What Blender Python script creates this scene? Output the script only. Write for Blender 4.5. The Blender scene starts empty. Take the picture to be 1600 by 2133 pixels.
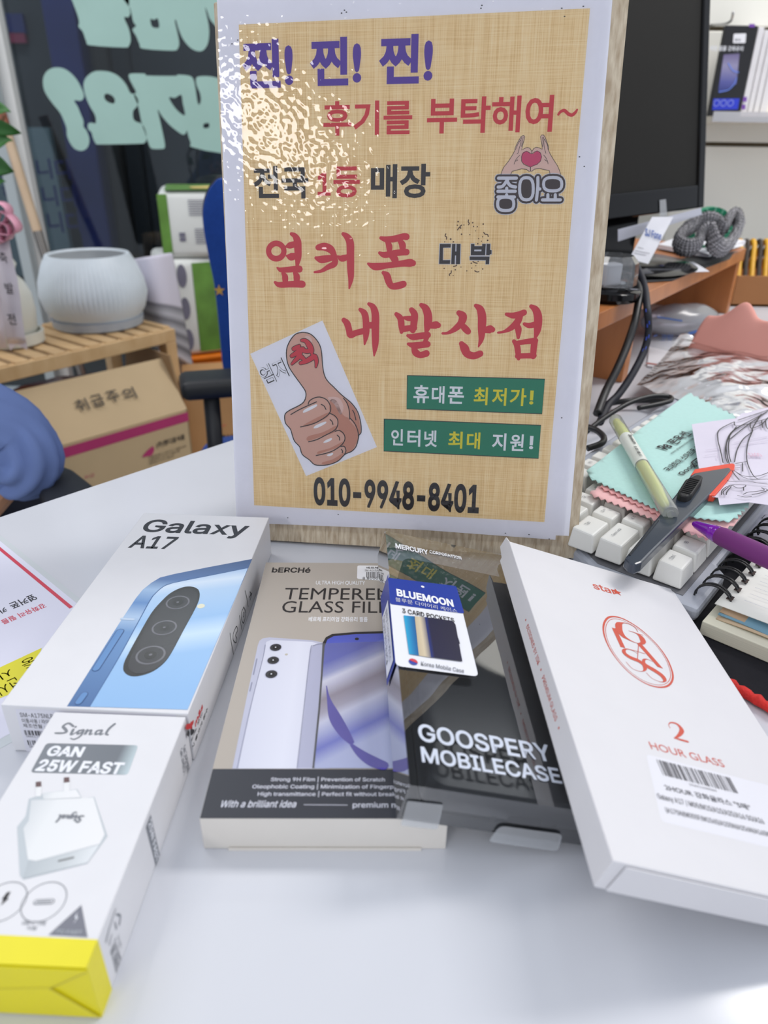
import bpy, bmesh, math, random
from mathutils import Vector, Matrix, noise
from mathutils.geometry import tessellate_polygon, delaunay_2d_cdt

# ------------------------------------------------------------------ camera
scene = bpy.context.scene
COL = scene.collection
DZ = 0.74                                   # desk top height above the floor
F, PITCH, ROLL, CAMH = 1500.0, math.radians(27.79), math.radians(0.8), 0.2545
CPOS = Vector((0, 0, DZ + CAMH))
_fw = Vector((0, math.cos(PITCH), -math.sin(PITCH)))
_u0 = Vector((0, math.sin(PITCH), math.cos(PITCH)))
_r0 = Vector((1, 0, 0))
RT = math.cos(ROLL) * _r0 + math.sin(ROLL) * _u0
UP = -math.sin(ROLL) * _r0 + math.cos(ROLL) * _u0
cd = bpy.data.cameras.new('camera')
cam = bpy.data.objects.new('camera', cd)
COL.objects.link(cam)
cam.matrix_world = Matrix(((RT.x, UP.x, -_fw.x, CPOS.x), (RT.y, UP.y, -_fw.y, CPOS.y), (RT.z, UP.z, -_fw.z, CPOS.z), (0, 0, 0, 1)))
cd.sensor_fit = 'VERTICAL'
cd.sensor_height = 36.0
cd.sensor_width = 27.0
cd.lens = F / 2133.0 * 36.0
cd.clip_start = 0.01
cd.dof.use_dof = True
cd.dof.focus_distance = 0.44
cd.dof.aperture_fstop = 9.0
scene.camera = cam

# ------------------------------------------------------------------ world, exposure
world = bpy.data.worlds.new('world')
scene.world = world
world.use_nodes = True
bg = world.node_tree.nodes['Background']
bg.inputs['Color'].default_value = (0.84, 0.90, 1.0, 1)
bg.inputs['Strength'].default_value = 0.80
scene.view_settings.view_transform = 'Standard'
scene.view_settings.look = 'None'
scene.view_settings.exposure = -0.08
scene.view_settings.gamma = 1.0
scene.view_settings.use_curve_mapping = False
scene.cycles.max_bounces = 6
scene.cycles.diffuse_bounces = 3
scene.cycles.glossy_bounces = 3
scene.cycles.transmission_bounces = 4
scene.cycles.adaptive_threshold = 0.02
# ceiling light panels of the shop, plus lamps added for right wall and outside: (x, y, size x, size y, watts)
CEIL = 2.45
for fx, fy, fz, fsx, fsy, fwatt in [(-0.3, -1.35, CEIL, 1.2, 0.35, 7.0), (1.7, -2.6, CEIL, 1.2, 0.4, 10.0), (-1.3, 1.2, CEIL, 1.2, 0.4, 13.0), (1.5, 1.2, CEIL, 1.2, 0.4, 36.0),  # last one here is added by the right wall to brighten it
                                    (-1.75, -3.1, CEIL, 0.40, 1.5, 40.0), (-1.2, 3.0, 2.88, 1.6, 0.4, 34.0)]:  # last one is a fill lamp added outside to brighten the street
    ld = bpy.data.lights.new('panel_and_fill_light', 'AREA')
    ld.shape = 'RECTANGLE'
    ld.size, ld.size_y, ld.energy = fsx, fsy, fwatt
    ld.color = (1.0, 0.97, 0.94)
    lo = bpy.data.objects.new('panel_and_fill_light', ld)
    lo.location = (fx, fy, fz)
    COL.objects.link(lo)

# ------------------------------------------------------------------ helpers
def pdir(px, py):
    return (px - 800.0) / F * RT + (1066.5 - py) / F * UP + _fw
def at_z(px, py, z=0.0):                     # z above the desk top
    v = pdir(px, py)
    return CPOS + v * ((z + DZ - CPOS.z) / v.z)
def at_y(px, py, y):
    v = pdir(px, py)
    return CPOS + v * (y / v.y)
def crop(x0, y0, s):
    return lambda x, y: (x0 + x / s, y0 + y / s)

def srgb(r, g, b):
    def f(c):
        c = c / 255.0
        return c / 12.92 if c <= 0.04045 else ((c + 0.055) / 1.055) ** 2.4
    return (f(r), f(g), f(b), 1.0)

MATS = {}
def nodes_of(m):
    m.use_nodes = True
    nt = m.node_tree
    return nt, nt.nodes, nt.links, nt.nodes['Principled BSDF']
def mat(name, rgb, rough=0.5, spec=0.5, metal=0.0, var=0.0, vscale=30.0, bump=0.0, bscale=300.0, coat=0.0, stretch=None, emit=0.0, sss=0.0, sheen=0.0):
    if name in MATS:
        return MATS[name]
    m = bpy.data.materials.new(name)
    nt, N, L, p = nodes_of(m)
    c = srgb(*rgb)
    p.inputs['Base Color'].default_value = c
    p.inputs['Roughness'].default_value = rough
    p.inputs['Specular IOR Level'].default_value = spec
    p.inputs['Metallic'].default_value = metal
    p.inputs['Coat Weight'].default_value = coat
    p.inputs['Coat Roughness'].default_value = 0.05
    if sheen:
        p.inputs['Sheen Weight'].default_value = sheen
    if emit:
        p.inputs['Emission Color'].default_value = c
        p.inputs['Emission Strength'].default_value = emit
    if var or bump:
        tc = N.new('ShaderNodeTexCoord')
        mp = N.new('ShaderNodeMapping')
        L.new(tc.outputs['Object'], mp.inputs['Vector'])
        if stretch:
            mp.inputs['Scale'].default_value = stretch
    if var:
        t = N.new('ShaderNodeTexNoise')
        t.inputs['Scale'].default_value = vscale
        t.inputs['Detail'].default_value = 4
        L.new(mp.outputs[0], t.inputs['Vector'])
        r = N.new('ShaderNodeMapRange')
        r.inputs['From Min'].default_value = 0.3
        r.inputs['From Max'].default_value = 0.7
        r.inputs['To Min'].default_value = 1 - var
        r.inputs['To Max'].default_value = 1 + var
        L.new(t.outputs['Fac'], r.inputs['Value'])
        mx = N.new('ShaderNodeMix')
        mx.data_type = 'RGBA'
        mx.blend_type = 'MULTIPLY'
        mx.inputs[0].default_value = 1
        mx.inputs[6].default_value = c
        L.new(r.outputs[0], mx.inputs[7])
        L.new(mx.outputs[2], p.inputs['Base Color'])
    if bump:
        t2 = N.new('ShaderNodeTexNoise')
        t2.inputs['Scale'].default_value = bscale
        t2.inputs['Detail'].default_value = 3
        L.new(mp.outputs[0], t2.inputs['Vector'])
        b = N.new('ShaderNodeBump')
        b.inputs['Strength'].default_value = bump
        b.inputs['Distance'].default_value = 0.001
        L.new(t2.outputs['Fac'], b.inputs['Height'])
        L.new(b.outputs[0], p.inputs['Normal'])
    MATS[name] = m
    return m

def clear_mat(name, tint=(235, 240, 245), rough=0.03, bump=0.0, bscale=60.0, refl=1.0, haze=0.0, ior=1.5, stretch=None, distance=0.002, detail=2.0):
    """thin clear film: see-through with a fresnel gloss and an optional milky part"""
    if name in MATS:
        return MATS[name]
    m = bpy.data.materials.new(name)
    nt, N, L, p = nodes_of(m)
    out = N['Material Output']
    tr = N.new('ShaderNodeBsdfTransparent')
    tr.inputs['Color'].default_value = srgb(*tint)
    gl = N.new('ShaderNodeBsdfGlossy')
    gl.inputs['Roughness'].default_value = rough
    fr = N.new('ShaderNodeFresnel')
    fr.inputs['IOR'].default_value = ior
    if bump:
        tc = N.new('ShaderNodeTexCoord')
        mp = N.new('ShaderNodeMapping')
        if stretch:
            mp.inputs['Scale'].default_value = stretch
        L.new(tc.outputs['Object'], mp.inputs['Vector'])
        t2 = N.new('ShaderNodeTexNoise')
        t2.inputs['Scale'].default_value = bscale
        t2.inputs['Detail'].default_value = detail
        L.new(mp.outputs[0], t2.inputs['Vector'])
        b = N.new('ShaderNodeBump')
        b.inputs['Strength'].default_value = bump
        b.inputs['Distance'].default_value = distance
        L.new(t2.outputs['Fac'], b.inputs['Height'])
        L.new(b.outputs[0], gl.inputs['Normal'])
        L.new(b.outputs[0], fr.inputs['Normal'])
    mul = N.new('ShaderNodeMath')
    mul.operation = 'MULTIPLY'
    mul.use_clamp = True
    mul.inputs[1].default_value = refl
    L.new(fr.outputs[0], mul.inputs[0])
    base = tr
    if haze:
        p.inputs['Base Color'].default_value = (0.85, 0.87, 0.9, 1)
        p.inputs['Roughness'].default_value = 0.3
        mh = N.new('ShaderNodeMixShader')
        mh.inputs[0].default_value = haze
        L.new(tr.outputs[0], mh.inputs[1])
        L.new(p.outputs[0], mh.inputs[2])
        base = mh
    mx = N.new('ShaderNodeMixShader')
    L.new(mul.outputs[0], mx.inputs[0])
    L.new(base.outputs[0], mx.inputs[1])
    L.new(gl.outputs[0], mx.inputs[2])
    L.new(mx.outputs[0], out.inputs['Surface'])
    MATS[name] = m
    return m

def ramp_mat(name, stops, rough=0.4, axis='u', spec=0.5, extra=None):
    """printed colour blend along the u or v of the decal's own UV frame"""
    if name in MATS:
        return MATS[name]
    m = bpy.data.materials.new(name)
    nt, N, L, p = nodes_of(m)
    p.inputs['Roughness'].default_value = rough
    p.inputs['Specular IOR Level'].default_value = spec
    uv = N.new('ShaderNodeUVMap')
    sp = N.new('ShaderNodeSeparateXYZ')
    L.new(uv.outputs[0], sp.inputs[0])
    if axis == 'diag':
        ad = N.new('ShaderNodeMath')
        ad.operation = 'MULTIPLY_ADD'
        ad.inputs[1].default_value = extra
        L.new(sp.outputs['X'], ad.inputs[0])
        L.new(sp.outputs['Y'], ad.inputs[2])
        src = ad.outputs[0]
    else:
        src = sp.outputs['X' if axis == 'u' else 'Y']
    cr = N.new('ShaderNodeValToRGB')
    el = cr.color_ramp.elements
    while len(el) < len(stops):
        el.new(0.5)
    for e, (t, c) in zip(el, stops):
        e.position = t
        e.color = srgb(*c)
    L.new(src, cr.inputs[0])
    L.new(cr.outputs[0], p.inputs['Base Color'])
    MATS[name] = m
    return m

def root(name, label, cat, loc, group=None):
    o = bpy.data.objects.new(name, None)
    COL.objects.link(o)
    o.empty_display_size = 0.02
    o.location = loc
    o['label'] = label
    o['category'] = cat
    if group:
        o['group'] = group
    return o
def tag(o, label, cat, group=None):
    o['label'] = label
    o['category'] = cat
    if group:
        o['group'] = group
    return o
def wloc(o):
    v = Vector((0, 0, 0))
    while o is not None:
        v += Vector(o.location)
        o = o.parent
    return v

def wind(l, x, y):
    w = 0
    for i in range(len(l)):
        x0, y0 = l[i - 1]
        x1, y1 = l[i]
        if (y0 <= y) != (y1 <= y):
            t = (y - y0) / (y1 - y0)
            if x0 + t * (x1 - x0) > x:
                w += 1 if y1 > y0 else -1
    return w
def fill2(loops):
    """robust triangulation of a 2D outline (first loop) with holes (others); self-crossings allowed"""
    vs, es = [], []
    for l in loops:
        k = len(vs)
        vs += [Vector((x, y)) for x, y in l]
        es += [(k + i, k + (i + 1) % len(l)) for i in range(len(l))]
    r = delaunay_2d_cdt(vs, es, [], 1, 1e-6)
    V = r[0]
    fs = []
    for f in r[2]:
        cx = sum(V[i].x for i in f) / len(f)
        cy = sum(V[i].y for i in f) / len(f)
        if wind(loops[0], cx, cy) and not any(wind(l, cx, cy) for l in loops[1:]):
            fs.append(tuple(f))
    return [(v.x, v.y) for v in V], fs
class MB:
    def __init__(self):
        self.v, self.f, self.uv = [], [], None
    def add(self, vs, fs):
        b = len(self.v)
        self.v += [Vector(p) for p in vs]
        self.f += [tuple(i + b for i in f) for f in fs]
        return self
    def box(self, M, sx, sy, sz, c=(0, 0, 0)):
        cx, cy, cz = c
        vs = [M @ Vector((cx + a * sx / 2, cy + b * sy / 2, cz + d * sz / 2)) for d in (-1, 1) for b in (-1, 1) for a in (-1, 1)]
        return self.add(vs, [(0, 2, 3, 1), (4, 5, 7, 6), (0, 1, 5, 4), (2, 6, 7, 3), (0, 4, 6, 2), (1, 3, 7, 5)])
    def prism(self, pts, d):
        """closed polygon (3D points) extruded by vector d"""
        n = len(pts)
        d = Vector(d)
        a = [Vector(p) for p in pts]
        tri = tessellate_polygon([a])
        vs = a + [p + d for p in a]
        fs = [tuple(t) for t in tri] + [tuple(i + n for i in reversed(t)) for t in tri]
        fs += [(i, (i + 1) % n, (i + 1) % n + n, i + n) for i in range(n)]
        return self.add(vs, fs)
    def poly(self, loops):
        """flat polygon with holes"""
        loops = [[Vector(p) for p in l] for l in loops]
        l0 = loops[0]
        n = Vector((0, 0, 0))
        for i in range(len(l0)):
            n += (l0[i] - l0[0]).cross(l0[(i + 1) % len(l0)] - l0[0])
        n.normalize()
        ex = n.orthogonal().normalized()
        ey = n.cross(ex)
        vs, fs = fill2([[((p - l0[0]).dot(ex) * 100, (p - l0[0]).dot(ey) * 100) for p in l] for l in loops])
        return self.add([l0[0] + ex * (x / 100) + ey * (y / 100) for x, y in vs], fs)
    def tube(self, path, r, seg=8, cap=True, closed=False):
        path = [Vector(p) for p in path]
        n = len(path)
        rs = r if isinstance(r, (list, tuple)) else [r] * n
        prev = None
        vs = []
        for i, p in enumerate(path):
            if closed:
                t = path[(i + 1) % n] - path[i - 1]
            else:
                t = path[min(i + 1, n - 1)] - path[max(i - 1, 0)]
            t.normalize()
            if prev is None:
                a = t.orthogonal().normalized()
            else:
                a = (prev - t * prev.dot(t)).normalized()
            prev = a
            b = t.cross(a)
            for k in range(seg):
                q = 2 * math.pi * k / seg
                vs.append(p + (a * math.cos(q) + b * math.sin(q)) * rs[i])
        fs = []
        m = n if closed else n - 1
        for i in range(m):
            j = (i + 1) % n
            for k in range(seg):
                fs.append((i * seg + k, i * seg + (k + 1) % seg, j * seg + (k + 1) % seg, j * seg + k))
        if cap and not closed:
            fs.append(tuple(reversed(range(seg))))
            fs.append(tuple(range((n - 1) * seg, n * seg)))
        return self.add(vs, fs)
    def lathe(self, prof, M, seg=32):
        """profile [(r, z)] spun about local Z of M"""
        vs, fs = [], []
        n = len(prof)
        for k in range(seg):
            q = 2 * math.pi * k / seg
            for r, z in prof:
                vs.append(M @ Vector((r * math.cos(q), r * math.sin(q), z)))
        for k in range(seg):
            k2 = (k + 1) % seg
            for i in range(n - 1):
                fs.append((k * n + i, k2 * n + i, k2 * n + i + 1, k * n + i + 1))
        return self.add(vs, fs)
    def grid(self, fn, nu, nv):
        vs = [fn(i / nu, j / nv) for j in range(nv + 1) for i in range(nu + 1)]
        fs = [(j * (nu + 1) + i, j * (nu + 1) + i + 1, (j + 1) * (nu + 1) + i + 1, (j + 1) * (nu + 1) + i) for j in range(nv) for i in range(nu)]
        return self.add(vs, fs)
    def build(self, name, m, parent=None, smooth=False, bevel=0.0, seg=2, solid=0.0, fix=True, loc=None):
        o0 = wloc(parent) if parent is not None else Vector((0, 0, 0))
        if loc is not None:
            o0 = Vector(loc)
        me = bpy.data.meshes.new(name)
        me.from_pydata([tuple(p - o0) for p in self.v], [], self.f)
        if self.uv:
            ul = me.uv_layers.new(name='UVMap')
            for lp in me.loops:
                ul.data[lp.index].uv = self.uv[lp.vertex_index]
        if fix or bevel:
            bm = bmesh.new()
            bm.from_mesh(me)
            if fix:
                bmesh.ops.remove_doubles(bm, verts=bm.verts, dist=1e-7)
                bmesh.ops.recalc_face_normals(bm, faces=bm.faces)
            if bevel:
                es = [e for e in bm.edges if len(e.link_faces) == 2 and e.calc_face_angle(0) > 0.35]
                bmesh.ops.bevel(bm, geom=es, offset=bevel, segments=seg, profile=0.5, affect='EDGES', clamp_overlap=True)
            bm.to_mesh(me)
            bm.free()
        if smooth:
            for p in me.polygons:
                p.use_smooth = True
        me.materials.append(m)
        o = bpy.data.objects.new(name, me)
        COL.objects.link(o)
        if parent is not None:
            o.parent = parent
        elif loc is not None:
            o.location = loc
        if smooth == 'auto':
            me.set_sharp_from_angle(angle=0.7)
        if solid:
            md = o.modifiers.new('thick', 'SOLIDIFY')
            md.thickness = solid
            md.offset = 0
        return o

def smooth_path(pts, n=6, closed=False):
    """Catmull-Rom through tuples of any length"""
    out = []
    m = len(pts)
    rng = range(m) if closed else range(m - 1)
    for i in rng:
        p0 = pts[(i - 1) % m] if (closed or i > 0) else pts[0]
        p1 = pts[i]
        p2 = pts[(i + 1) % m]
        p3 = pts[(i + 2) % m] if (closed or i < m - 2) else pts[-1]
        for k in range(n):
            t = k / n
            out.append(tuple(0.5 * (2 * b + (c - a) * t + (2 * a - 5 * b + 4 * c - d) * t * t + (3 * b - a - 3 * c + d) * t ** 3) for a, b, c, d in zip(p0, p1, p2, p3)))
    if not closed:
        out.append(tuple(pts[-1]))
    return out

HS = 0.3                                    # print layers sit a few hundredths of a millimetre apart
class Surf:
    """a flat face of a thing: origin, x axis, y axis (unit), print is laid on it"""
    def __init__(s, o, ex, ey):
        s.o = Vector(o)
        s.ex = Vector(ex).normalized()
        s.n = s.ex.cross(Vector(ey)).normalized()
        s.ey = s.n.cross(s.ex)
    def uv(s, p):
        v = pdir(*p)
        t = (s.o - CPOS).dot(s.n) / v.dot(s.n)
        h = CPOS + v * t - s.o
        return (h.dot(s.ex), h.dot(s.ey))
    def w(s, u, v, h=0.0):
        return s.o + s.ex * u + s.ey * v + s.n * h
    def turned(s, p0, p1):
        """same plane, x axis along the direction p0 -> p1 (pixels of the photo)"""
        a, b = s.uv(p0), s.uv(p1)
        d = s.ex * (b[0] - a[0]) + s.ey * (b[1] - a[1])
        return Surf(s.w(*a), d, s.n.cross(d))

def shape(S, loops, m, parent, name='print', h=0.0002, uvbox=None, px=True, round_=0, solid=None):
    """flat printed shape; loops of photo pixels (px) or of local metres"""
    h *= HS
    L2 = []
    for l in loops:
        if round_:
            l = smooth_path(l, round_, True)
        L2.append([S.uv(p) if px else p for p in l])
    mb = MB()
    vs, fs = fill2([[(u * 100, v * 100) for u, v in l] for l in L2])
    flat = [(u / 100, v / 100) for u, v in vs]
    mb.add([S.w(u, v, h) for u, v in flat], fs)
    if uvbox is not None:
        (u0, v0), (u1, v1) = uvbox
        mb.uv = [((u - u0) / (u1 - u0), (v - v0) / (v1 - v0)) for u, v in flat]
    else:
        us = [p[0] for p in flat]
        vs = [p[1] for p in flat]
        du, dv = max(us) - min(us) or 1, max(vs) - min(vs) or 1
        mb.uv = [((u - min(us)) / du, (v - min(vs)) / dv) for u, v in flat]
    return mb.build(name, m, parent, fix=False)

def strokes(S, paths, m, parent, name='print', h=0.0003, n=5, px=True, closed=False, capn=5):
    """ink strokes: each path is [(x, y, width)] in photo pixels (or metres when px is False)"""
    h *= HS
    mb = MB()
    for path in paths:
        p3 = []
        for x, y, w in path:
            if px:
                a = S.uv((x, y))
                b1, b2 = S.uv((x + 1, y)), S.uv((x, y + 1))
                sc = 0.5 * (math.hypot(b1[0] - a[0], b1[1] - a[1]) + math.hypot(b2[0] - a[0], b2[1] - a[1]))
                p3.append((a[0], a[1], w * sc))
            else:
                p3.append((x, y, w))
        if len(p3) > 2 and n > 1:
            p3 = smooth_path(p3, n, closed)
        if closed:
            p3.append(p3[0])
        k = len(p3)
        Lp, Rp, Cp = [], [], []
        hp = h + 4e-6 * (len(mb.f) % 7)
        for i, (x, y, w) in enumerate(p3):
            a = p3[max(i - 1, 0)]
            b = p3[min(i + 1, k - 1)]
            if closed and i in (0, k - 1):
                a, b = p3[k - 2], p3[1]
            dx, dy = b[0] - a[0], b[1] - a[1]
            q = math.hypot(dx, dy) or 1e-9
            nx, ny = -dy / q, dx / q
            w = max(w, 1e-6)
            Lp.append(S.w(x + nx * w / 2, y + ny * w / 2, hp))
            Rp.append(S.w(x - nx * w / 2, y - ny * w / 2, hp))
            Cp.append(S.w(x, y, hp + 2.5e-5))
        mb.add(Lp + Cp + Rp, [(i, i + 1, k + i + 1, k + i) for i in range(k - 1)] + [(k + i, k + i + 1, 2 * k + i + 1, 2 * k + i) for i in range(k - 1)])
        if not closed and capn:
            for e in (0, k - 1):
                x, y, w = p3[e]
                mb.add([S.w(x + math.cos(2 * math.pi * j / 10) * w / 2, y + math.sin(2 * math.pi * j / 10) * w / 2, hp - 3e-6) for j in range(10)] + [S.w(x, y, hp + 2.1e-5)], [(j, (j + 1) % 10, 10) for j in range(10)])
    return mb.build(name, m, parent, fix=False)

def disc(S, c, r, m, parent, name='print', h=0.0003, px=True, ry=None, inner=0.0, seg=28):
    u, v = S.uv(c) if px else c
    ry = ry or r
    lo = [[(u + r * math.cos(2 * math.pi * k / seg), v + ry * math.sin(2 * math.pi * k / seg)) for k in range(seg)]]
    if inner:
        lo.append([(u + r * inner * math.cos(-2 * math.pi * k / seg), v + ry * inner * math.sin(-2 * math.pi * k / seg)) for k in range(seg)])
    return shape(S, lo, m, parent, name, h, px=False)

import os
try:                                        # the plain sans that ships with Blender; else its built-in face
    FONT = bpy.data.fonts.load(os.path.join(bpy.utils.system_resource('DATAFILES'), 'fonts', 'Inter.woff2'))
except Exception:
    FONT = None
_TXT = {}
def text_data(s, bold, shear, spacing, plain=False, res=3):
    key = (s, bold, shear, spacing, plain, res)
    if key in _TXT:
        return _TXT[key]
    c = bpy.data.curves.new('lettering_curve', 'FONT')
    c.body = s
    c.resolution_u = res
    c.shear = shear
    c.space_character = spacing
    if FONT is not None and not plain and all(ord(ch) < 256 for ch in s):
        c.font = FONT
    o = bpy.data.objects.new('lettering_curve', c)
    me = bpy.data.meshes.new_from_object(o)
    vs = [(v.co.x, v.co.y, 0.0) for v in me.vertices]
    fs = [tuple(p.vertices) for p in me.polygons]
    bpy.data.objects.remove(o)
    bpy.data.curves.remove(c)
    bpy.data.meshes.remove(me)
    if bold > 0:                            # thicken: a ribbon of width bold around every outline
        cnt = {}
        for fi, f in enumerate(fs):
            for i in range(len(f)):
                e = (f[i - 1], f[i])
                k = (min(e), max(e))
                cnt[k] = None if k in cnt else (e, fi)
        be = [v for v in cnt.values() if v is not None]
        nrm = {}
        for (i, j), fi in be:
            dx, dy = vs[j][0] - vs[i][0], vs[j][1] - vs[i][1]
            L_ = math.hypot(dx, dy)
            if L_ < 1e-9:
                continue
            nx, ny = dy / L_, -dx / L_
            cx = sum(vs[q][0] for q in fs[fi]) / len(fs[fi])
            cy = sum(vs[q][1] for q in fs[fi]) / len(fs[fi])
            if (cx - vs[i][0]) * nx + (cy - vs[i][1]) * ny > 0:
                nx, ny = -nx, -ny
            for q in (i, j):
                nrm.setdefault(q, []).append((nx, ny))
        off = {}
        for q, l in nrm.items():
            sx, sy = sum(p[0] for p in l) / len(l), sum(p[1] for p in l) / len(l)
            m2 = max(sx * sx + sy * sy, 0.35)
            off[q] = len(vs)
            vs.append((vs[q][0] + sx / m2 * bold, vs[q][1] + sy / m2 * bold, -1.5e-5 - 4e-6 * (q % 5)))
        fs = fs + [(i, j, off[j], off[i]) for (i, j), fi in be if i in off and j in off]
    _TXT[key] = (vs, fs)
    return vs, fs
def text(S, s, left, right, top, bottom, m, parent, name='lettering', h=0.0003, bold=0.0, shear=0.0, spacing=1.0, px=True, mirror=False, plain=False):
    """lettering whose inked box spans the four given points (left / right give x, top / bottom give y in S)"""
    h *= HS
    if px:
        u0, u1 = S.uv(left)[0], S.uv(right)[0]
        v1, v0 = S.uv(top)[1], S.uv(bottom)[1]
    else:
        u0, u1, v1, v0 = left, right, top, bottom
    vs, fs = text_data(s, bold, shear, spacing, plain)
    x0, x1 = min(v[0] for v in vs), max(v[0] for v in vs)
    y0, y1 = min(v[1] for v in vs), max(v[1] for v in vs)
    mb = MB()
    pts = []
    for x, y, dz in vs:
        a = (x - x0) / (x1 - x0)
        if mirror:
            a = 1 - a
        pts.append(S.w(u0 + (u1 - u0) * a, v0 + (v1 - v0) * (y - y0) / (y1 - y0), h + dz))
    mb.add(pts, fs)
    return mb.build(name, m, parent, fix=False)
def text_box(S, s, box, m, parent, **k):
    """box = (x0, y0, x1, y1) pixels; for faces seen nearly square on"""
    x0, y0, x1, y1 = box
    cx, cy = (x0 + x1) / 2, (y0 + y1) / 2
    return text(S, s, (x0, cy), (x1, cy), (cx, y0), (cx, y1), m, parent, **k)

def barcode(S, u0, u1, v0, v1, m, parent, seed=1, n=40, h=0.0004, name='barcode'):
    h *= HS
    rnd = random.Random(seed)
    ws = [rnd.choice((1, 1, 2, 3)) for _ in range(n)]
    tot = sum(ws)
    x = u0
    mb = MB()
    for i, w in enumerate(ws):
        d = (u1 - u0) * w / tot
        if i % 2 == 0:
            mb.add([S.w(x, v0, h), S.w(x + d, v0, h), S.w(x + d, v1, h), S.w(x, v1, h)], [(0, 1, 2, 3)])
        x += d
    return mb.build(name, m, parent, fix=False)

def Rz(a):
    return Matrix.Rotation(a, 4, 'Z')
def T(*p):
    return Matrix.Translation(Vector(p))
def frame(o, ex, ey):
    ex = Vector(ex).normalized()
    ez = ex.cross(Vector(ey)).normalized()
    ey = ez.cross(ex)
    return Matrix(((ex.x, ey.x, ez.x, o[0]), (ex.y, ey.y, ez.y, o[1]), (ex.z, ey.z, ez.z, o[2]), (0, 0, 0, 1)))
def copy_tree(o, parent=None):
    c = o.copy()
    COL.objects.link(c)
    c.parent = parent
    for ch in list(o.children):
        copy_tree(ch, c)
    return c

# common inks and papers
BLACK = mat('ink_black', (30, 29, 33), 0.5)
WHITE_INK = mat('ink_white', (236, 238, 244), 0.5)
WHITE_CARD = mat('white_card', (225, 225, 229), 0.45, 0.4, var=0.012, vscale=60, bump=0.02, bscale=900)
# ================================================================== the setting
def struct(o):
    o['kind'] = 'structure'
    return o
def slab(name, x0, x1, y0, y1, z0, z1, m, parent=None, bevel=0.0):
    return MB().box(Matrix.Identity(4), x1 - x0, y1 - y0, z1 - z0, ((x0 + x1) / 2, (y0 + y1) / 2, (z0 + z1) / 2)).build(name, m, parent, bevel=bevel)
M_FLOOR = mat('floor_vinyl', (206, 202, 194), 0.4, var=0.08, vscale=4)
M_FRAME = mat('window_frame_white', (240, 240, 238), 0.4, var=0.015, vscale=6)
M_FRAME2 = mat('window_frame_grey', (176, 186, 190), 0.35, var=0.02, vscale=6)
M_WALL = mat('wall_paint', (214, 213, 204), 0.6, var=0.02, vscale=3)
struct(slab('floor', -3.0, 2.6, -2.0, 2.36, -0.05, 0.0, M_FLOOR))
YW = 2.40                                   # shop front plane
# low wall under the window and the window itself
struct(slab('wall_back', -3.0, 0.62, YW + 0.012, YW + 0.09, 0.0, 0.16, mat('sill_panel', (150, 156, 160), 0.5, var=0.03)))
wr = struct(bpy.data.objects.new('window_1', None))
COL.objects.link(wr)
def post(px, py, w, d, m, name, y=YW, z0=0.0, z1=2.5):
    p = at_y(px, py, y)
    return slab(name, p.x - w / 2, p.x + w / 2, y - d / 2, y + d / 2, z0, z1, m, wr, bevel=0.004)
post(37, 289, 0.050, 0.05, M_FRAME, 'window_frame', YW)
post(38, 440, 0.034, 0.04, M_FRAME2, 'window_frame', YW - 0.06)
post(760, 289, 0.05, 0.05, M_FRAME, 'window_frame', YW)
slab('window_sill', -3.0, 0.62, YW - 0.03, YW + 0.012, 0.155, 0.20, M_FRAME2, wr, bevel=0.004)
M_GLASS = clear_mat('window_glass', (214, 222, 226), 0.0, refl=0.8)
for x0, x1 in ((-3.0, at_y(37, 289, YW).x), (at_y(37, 289, YW).x, at_y(760, 289, YW).x), (at_y(760, 289, YW).x, 0.62)):
    slab('window_pane', x0 + 0.026, x1 - 0.026, YW + 0.010, YW + 0.014, 0.20, 2.5, M_GLASS, wr)
# mint vinyl letters stuck on the pane, read from the street
SG = Surf((0, YW + 0.006, DZ), (1, 0, 0), (0, 0, 1))
M_MINT = mat('mint_vinyl', (170, 205, 196), 0.5, var=0.03, vscale=8)
c1 = crop(0, 0, 3.3333)
def cl(c, pts):
    return [c(*p) for p in pts]
def vinyl(loops):
    L2 = [[SG.uv(p) for p in smooth_path(cl(c1, l), 3, True)] for l in loops]
    mb = MB().poly([[SG.w(u, v, 0.0) for u, v in l] for l in L2])
    mb.build('vinyl_letter', M_MINT, wr, fix=False)
vinyl([[(385,468),(440,475),(490,505),(535,555),(565,610),(583,660),(575,690),(555,700),(515,698),(540,740),(560,790),(580,840),(580,880),(600,905),(620,960),(615,1010),(590,1040),(555,1047),(515,1030),(485,990),(465,940),(462,890),(440,830),(415,780),(370,725),(330,670),(305,620),(298,560),(310,515),(340,483)]])
vinyl([[(700,492),(765,500),(825,530),(875,585),(905,645),(935,655),(960,700),(950,740),(925,770),(925,820),(945,845),(985,860),(1010,910),(1018,960),(1005,990),(960,998),(700,1003),(665,995),(645,955),(635,920),(612,895),(612,860),(635,852),(665,855),(660,800),(625,740),(595,670),(580,600),(590,550),(625,512),(660,495)],
       [(725,660),(727,685),(745,705),(775,718),(795,715),(797,690),(780,665),(745,650)]])
vinyl([[(895,520),(920,510),(1010,512),(1020,525),(1220,527),(1230,518),(1310,525),(1340,545),(1355,600),(1370,700),(1382,728),(1395,700),(1390,650),(1365,590),(1362,545),(1385,530),(1460,530),(1520,545),(1600,570),(1620,1030),(1345,1025),(1325,990),(1310,950),(1300,900),(1310,880),(1280,935),(1230,910),(1170,860),(1120,800),(1095,760),(1110,830),(1130,920),(1145,1000),(1140,1030),(1100,1035),(1050,1030),(1030,990),(1010,930),(985,860),(960,740),(930,660),(945,640),(920,590),(900,550)],
       [(1175,675),(1195,720),(1240,775),(1285,800),(1270,720),(1258,658),(1215,680)],
       [(1415,860),(1415,888),(1450,885),(1450,855)]])
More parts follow.
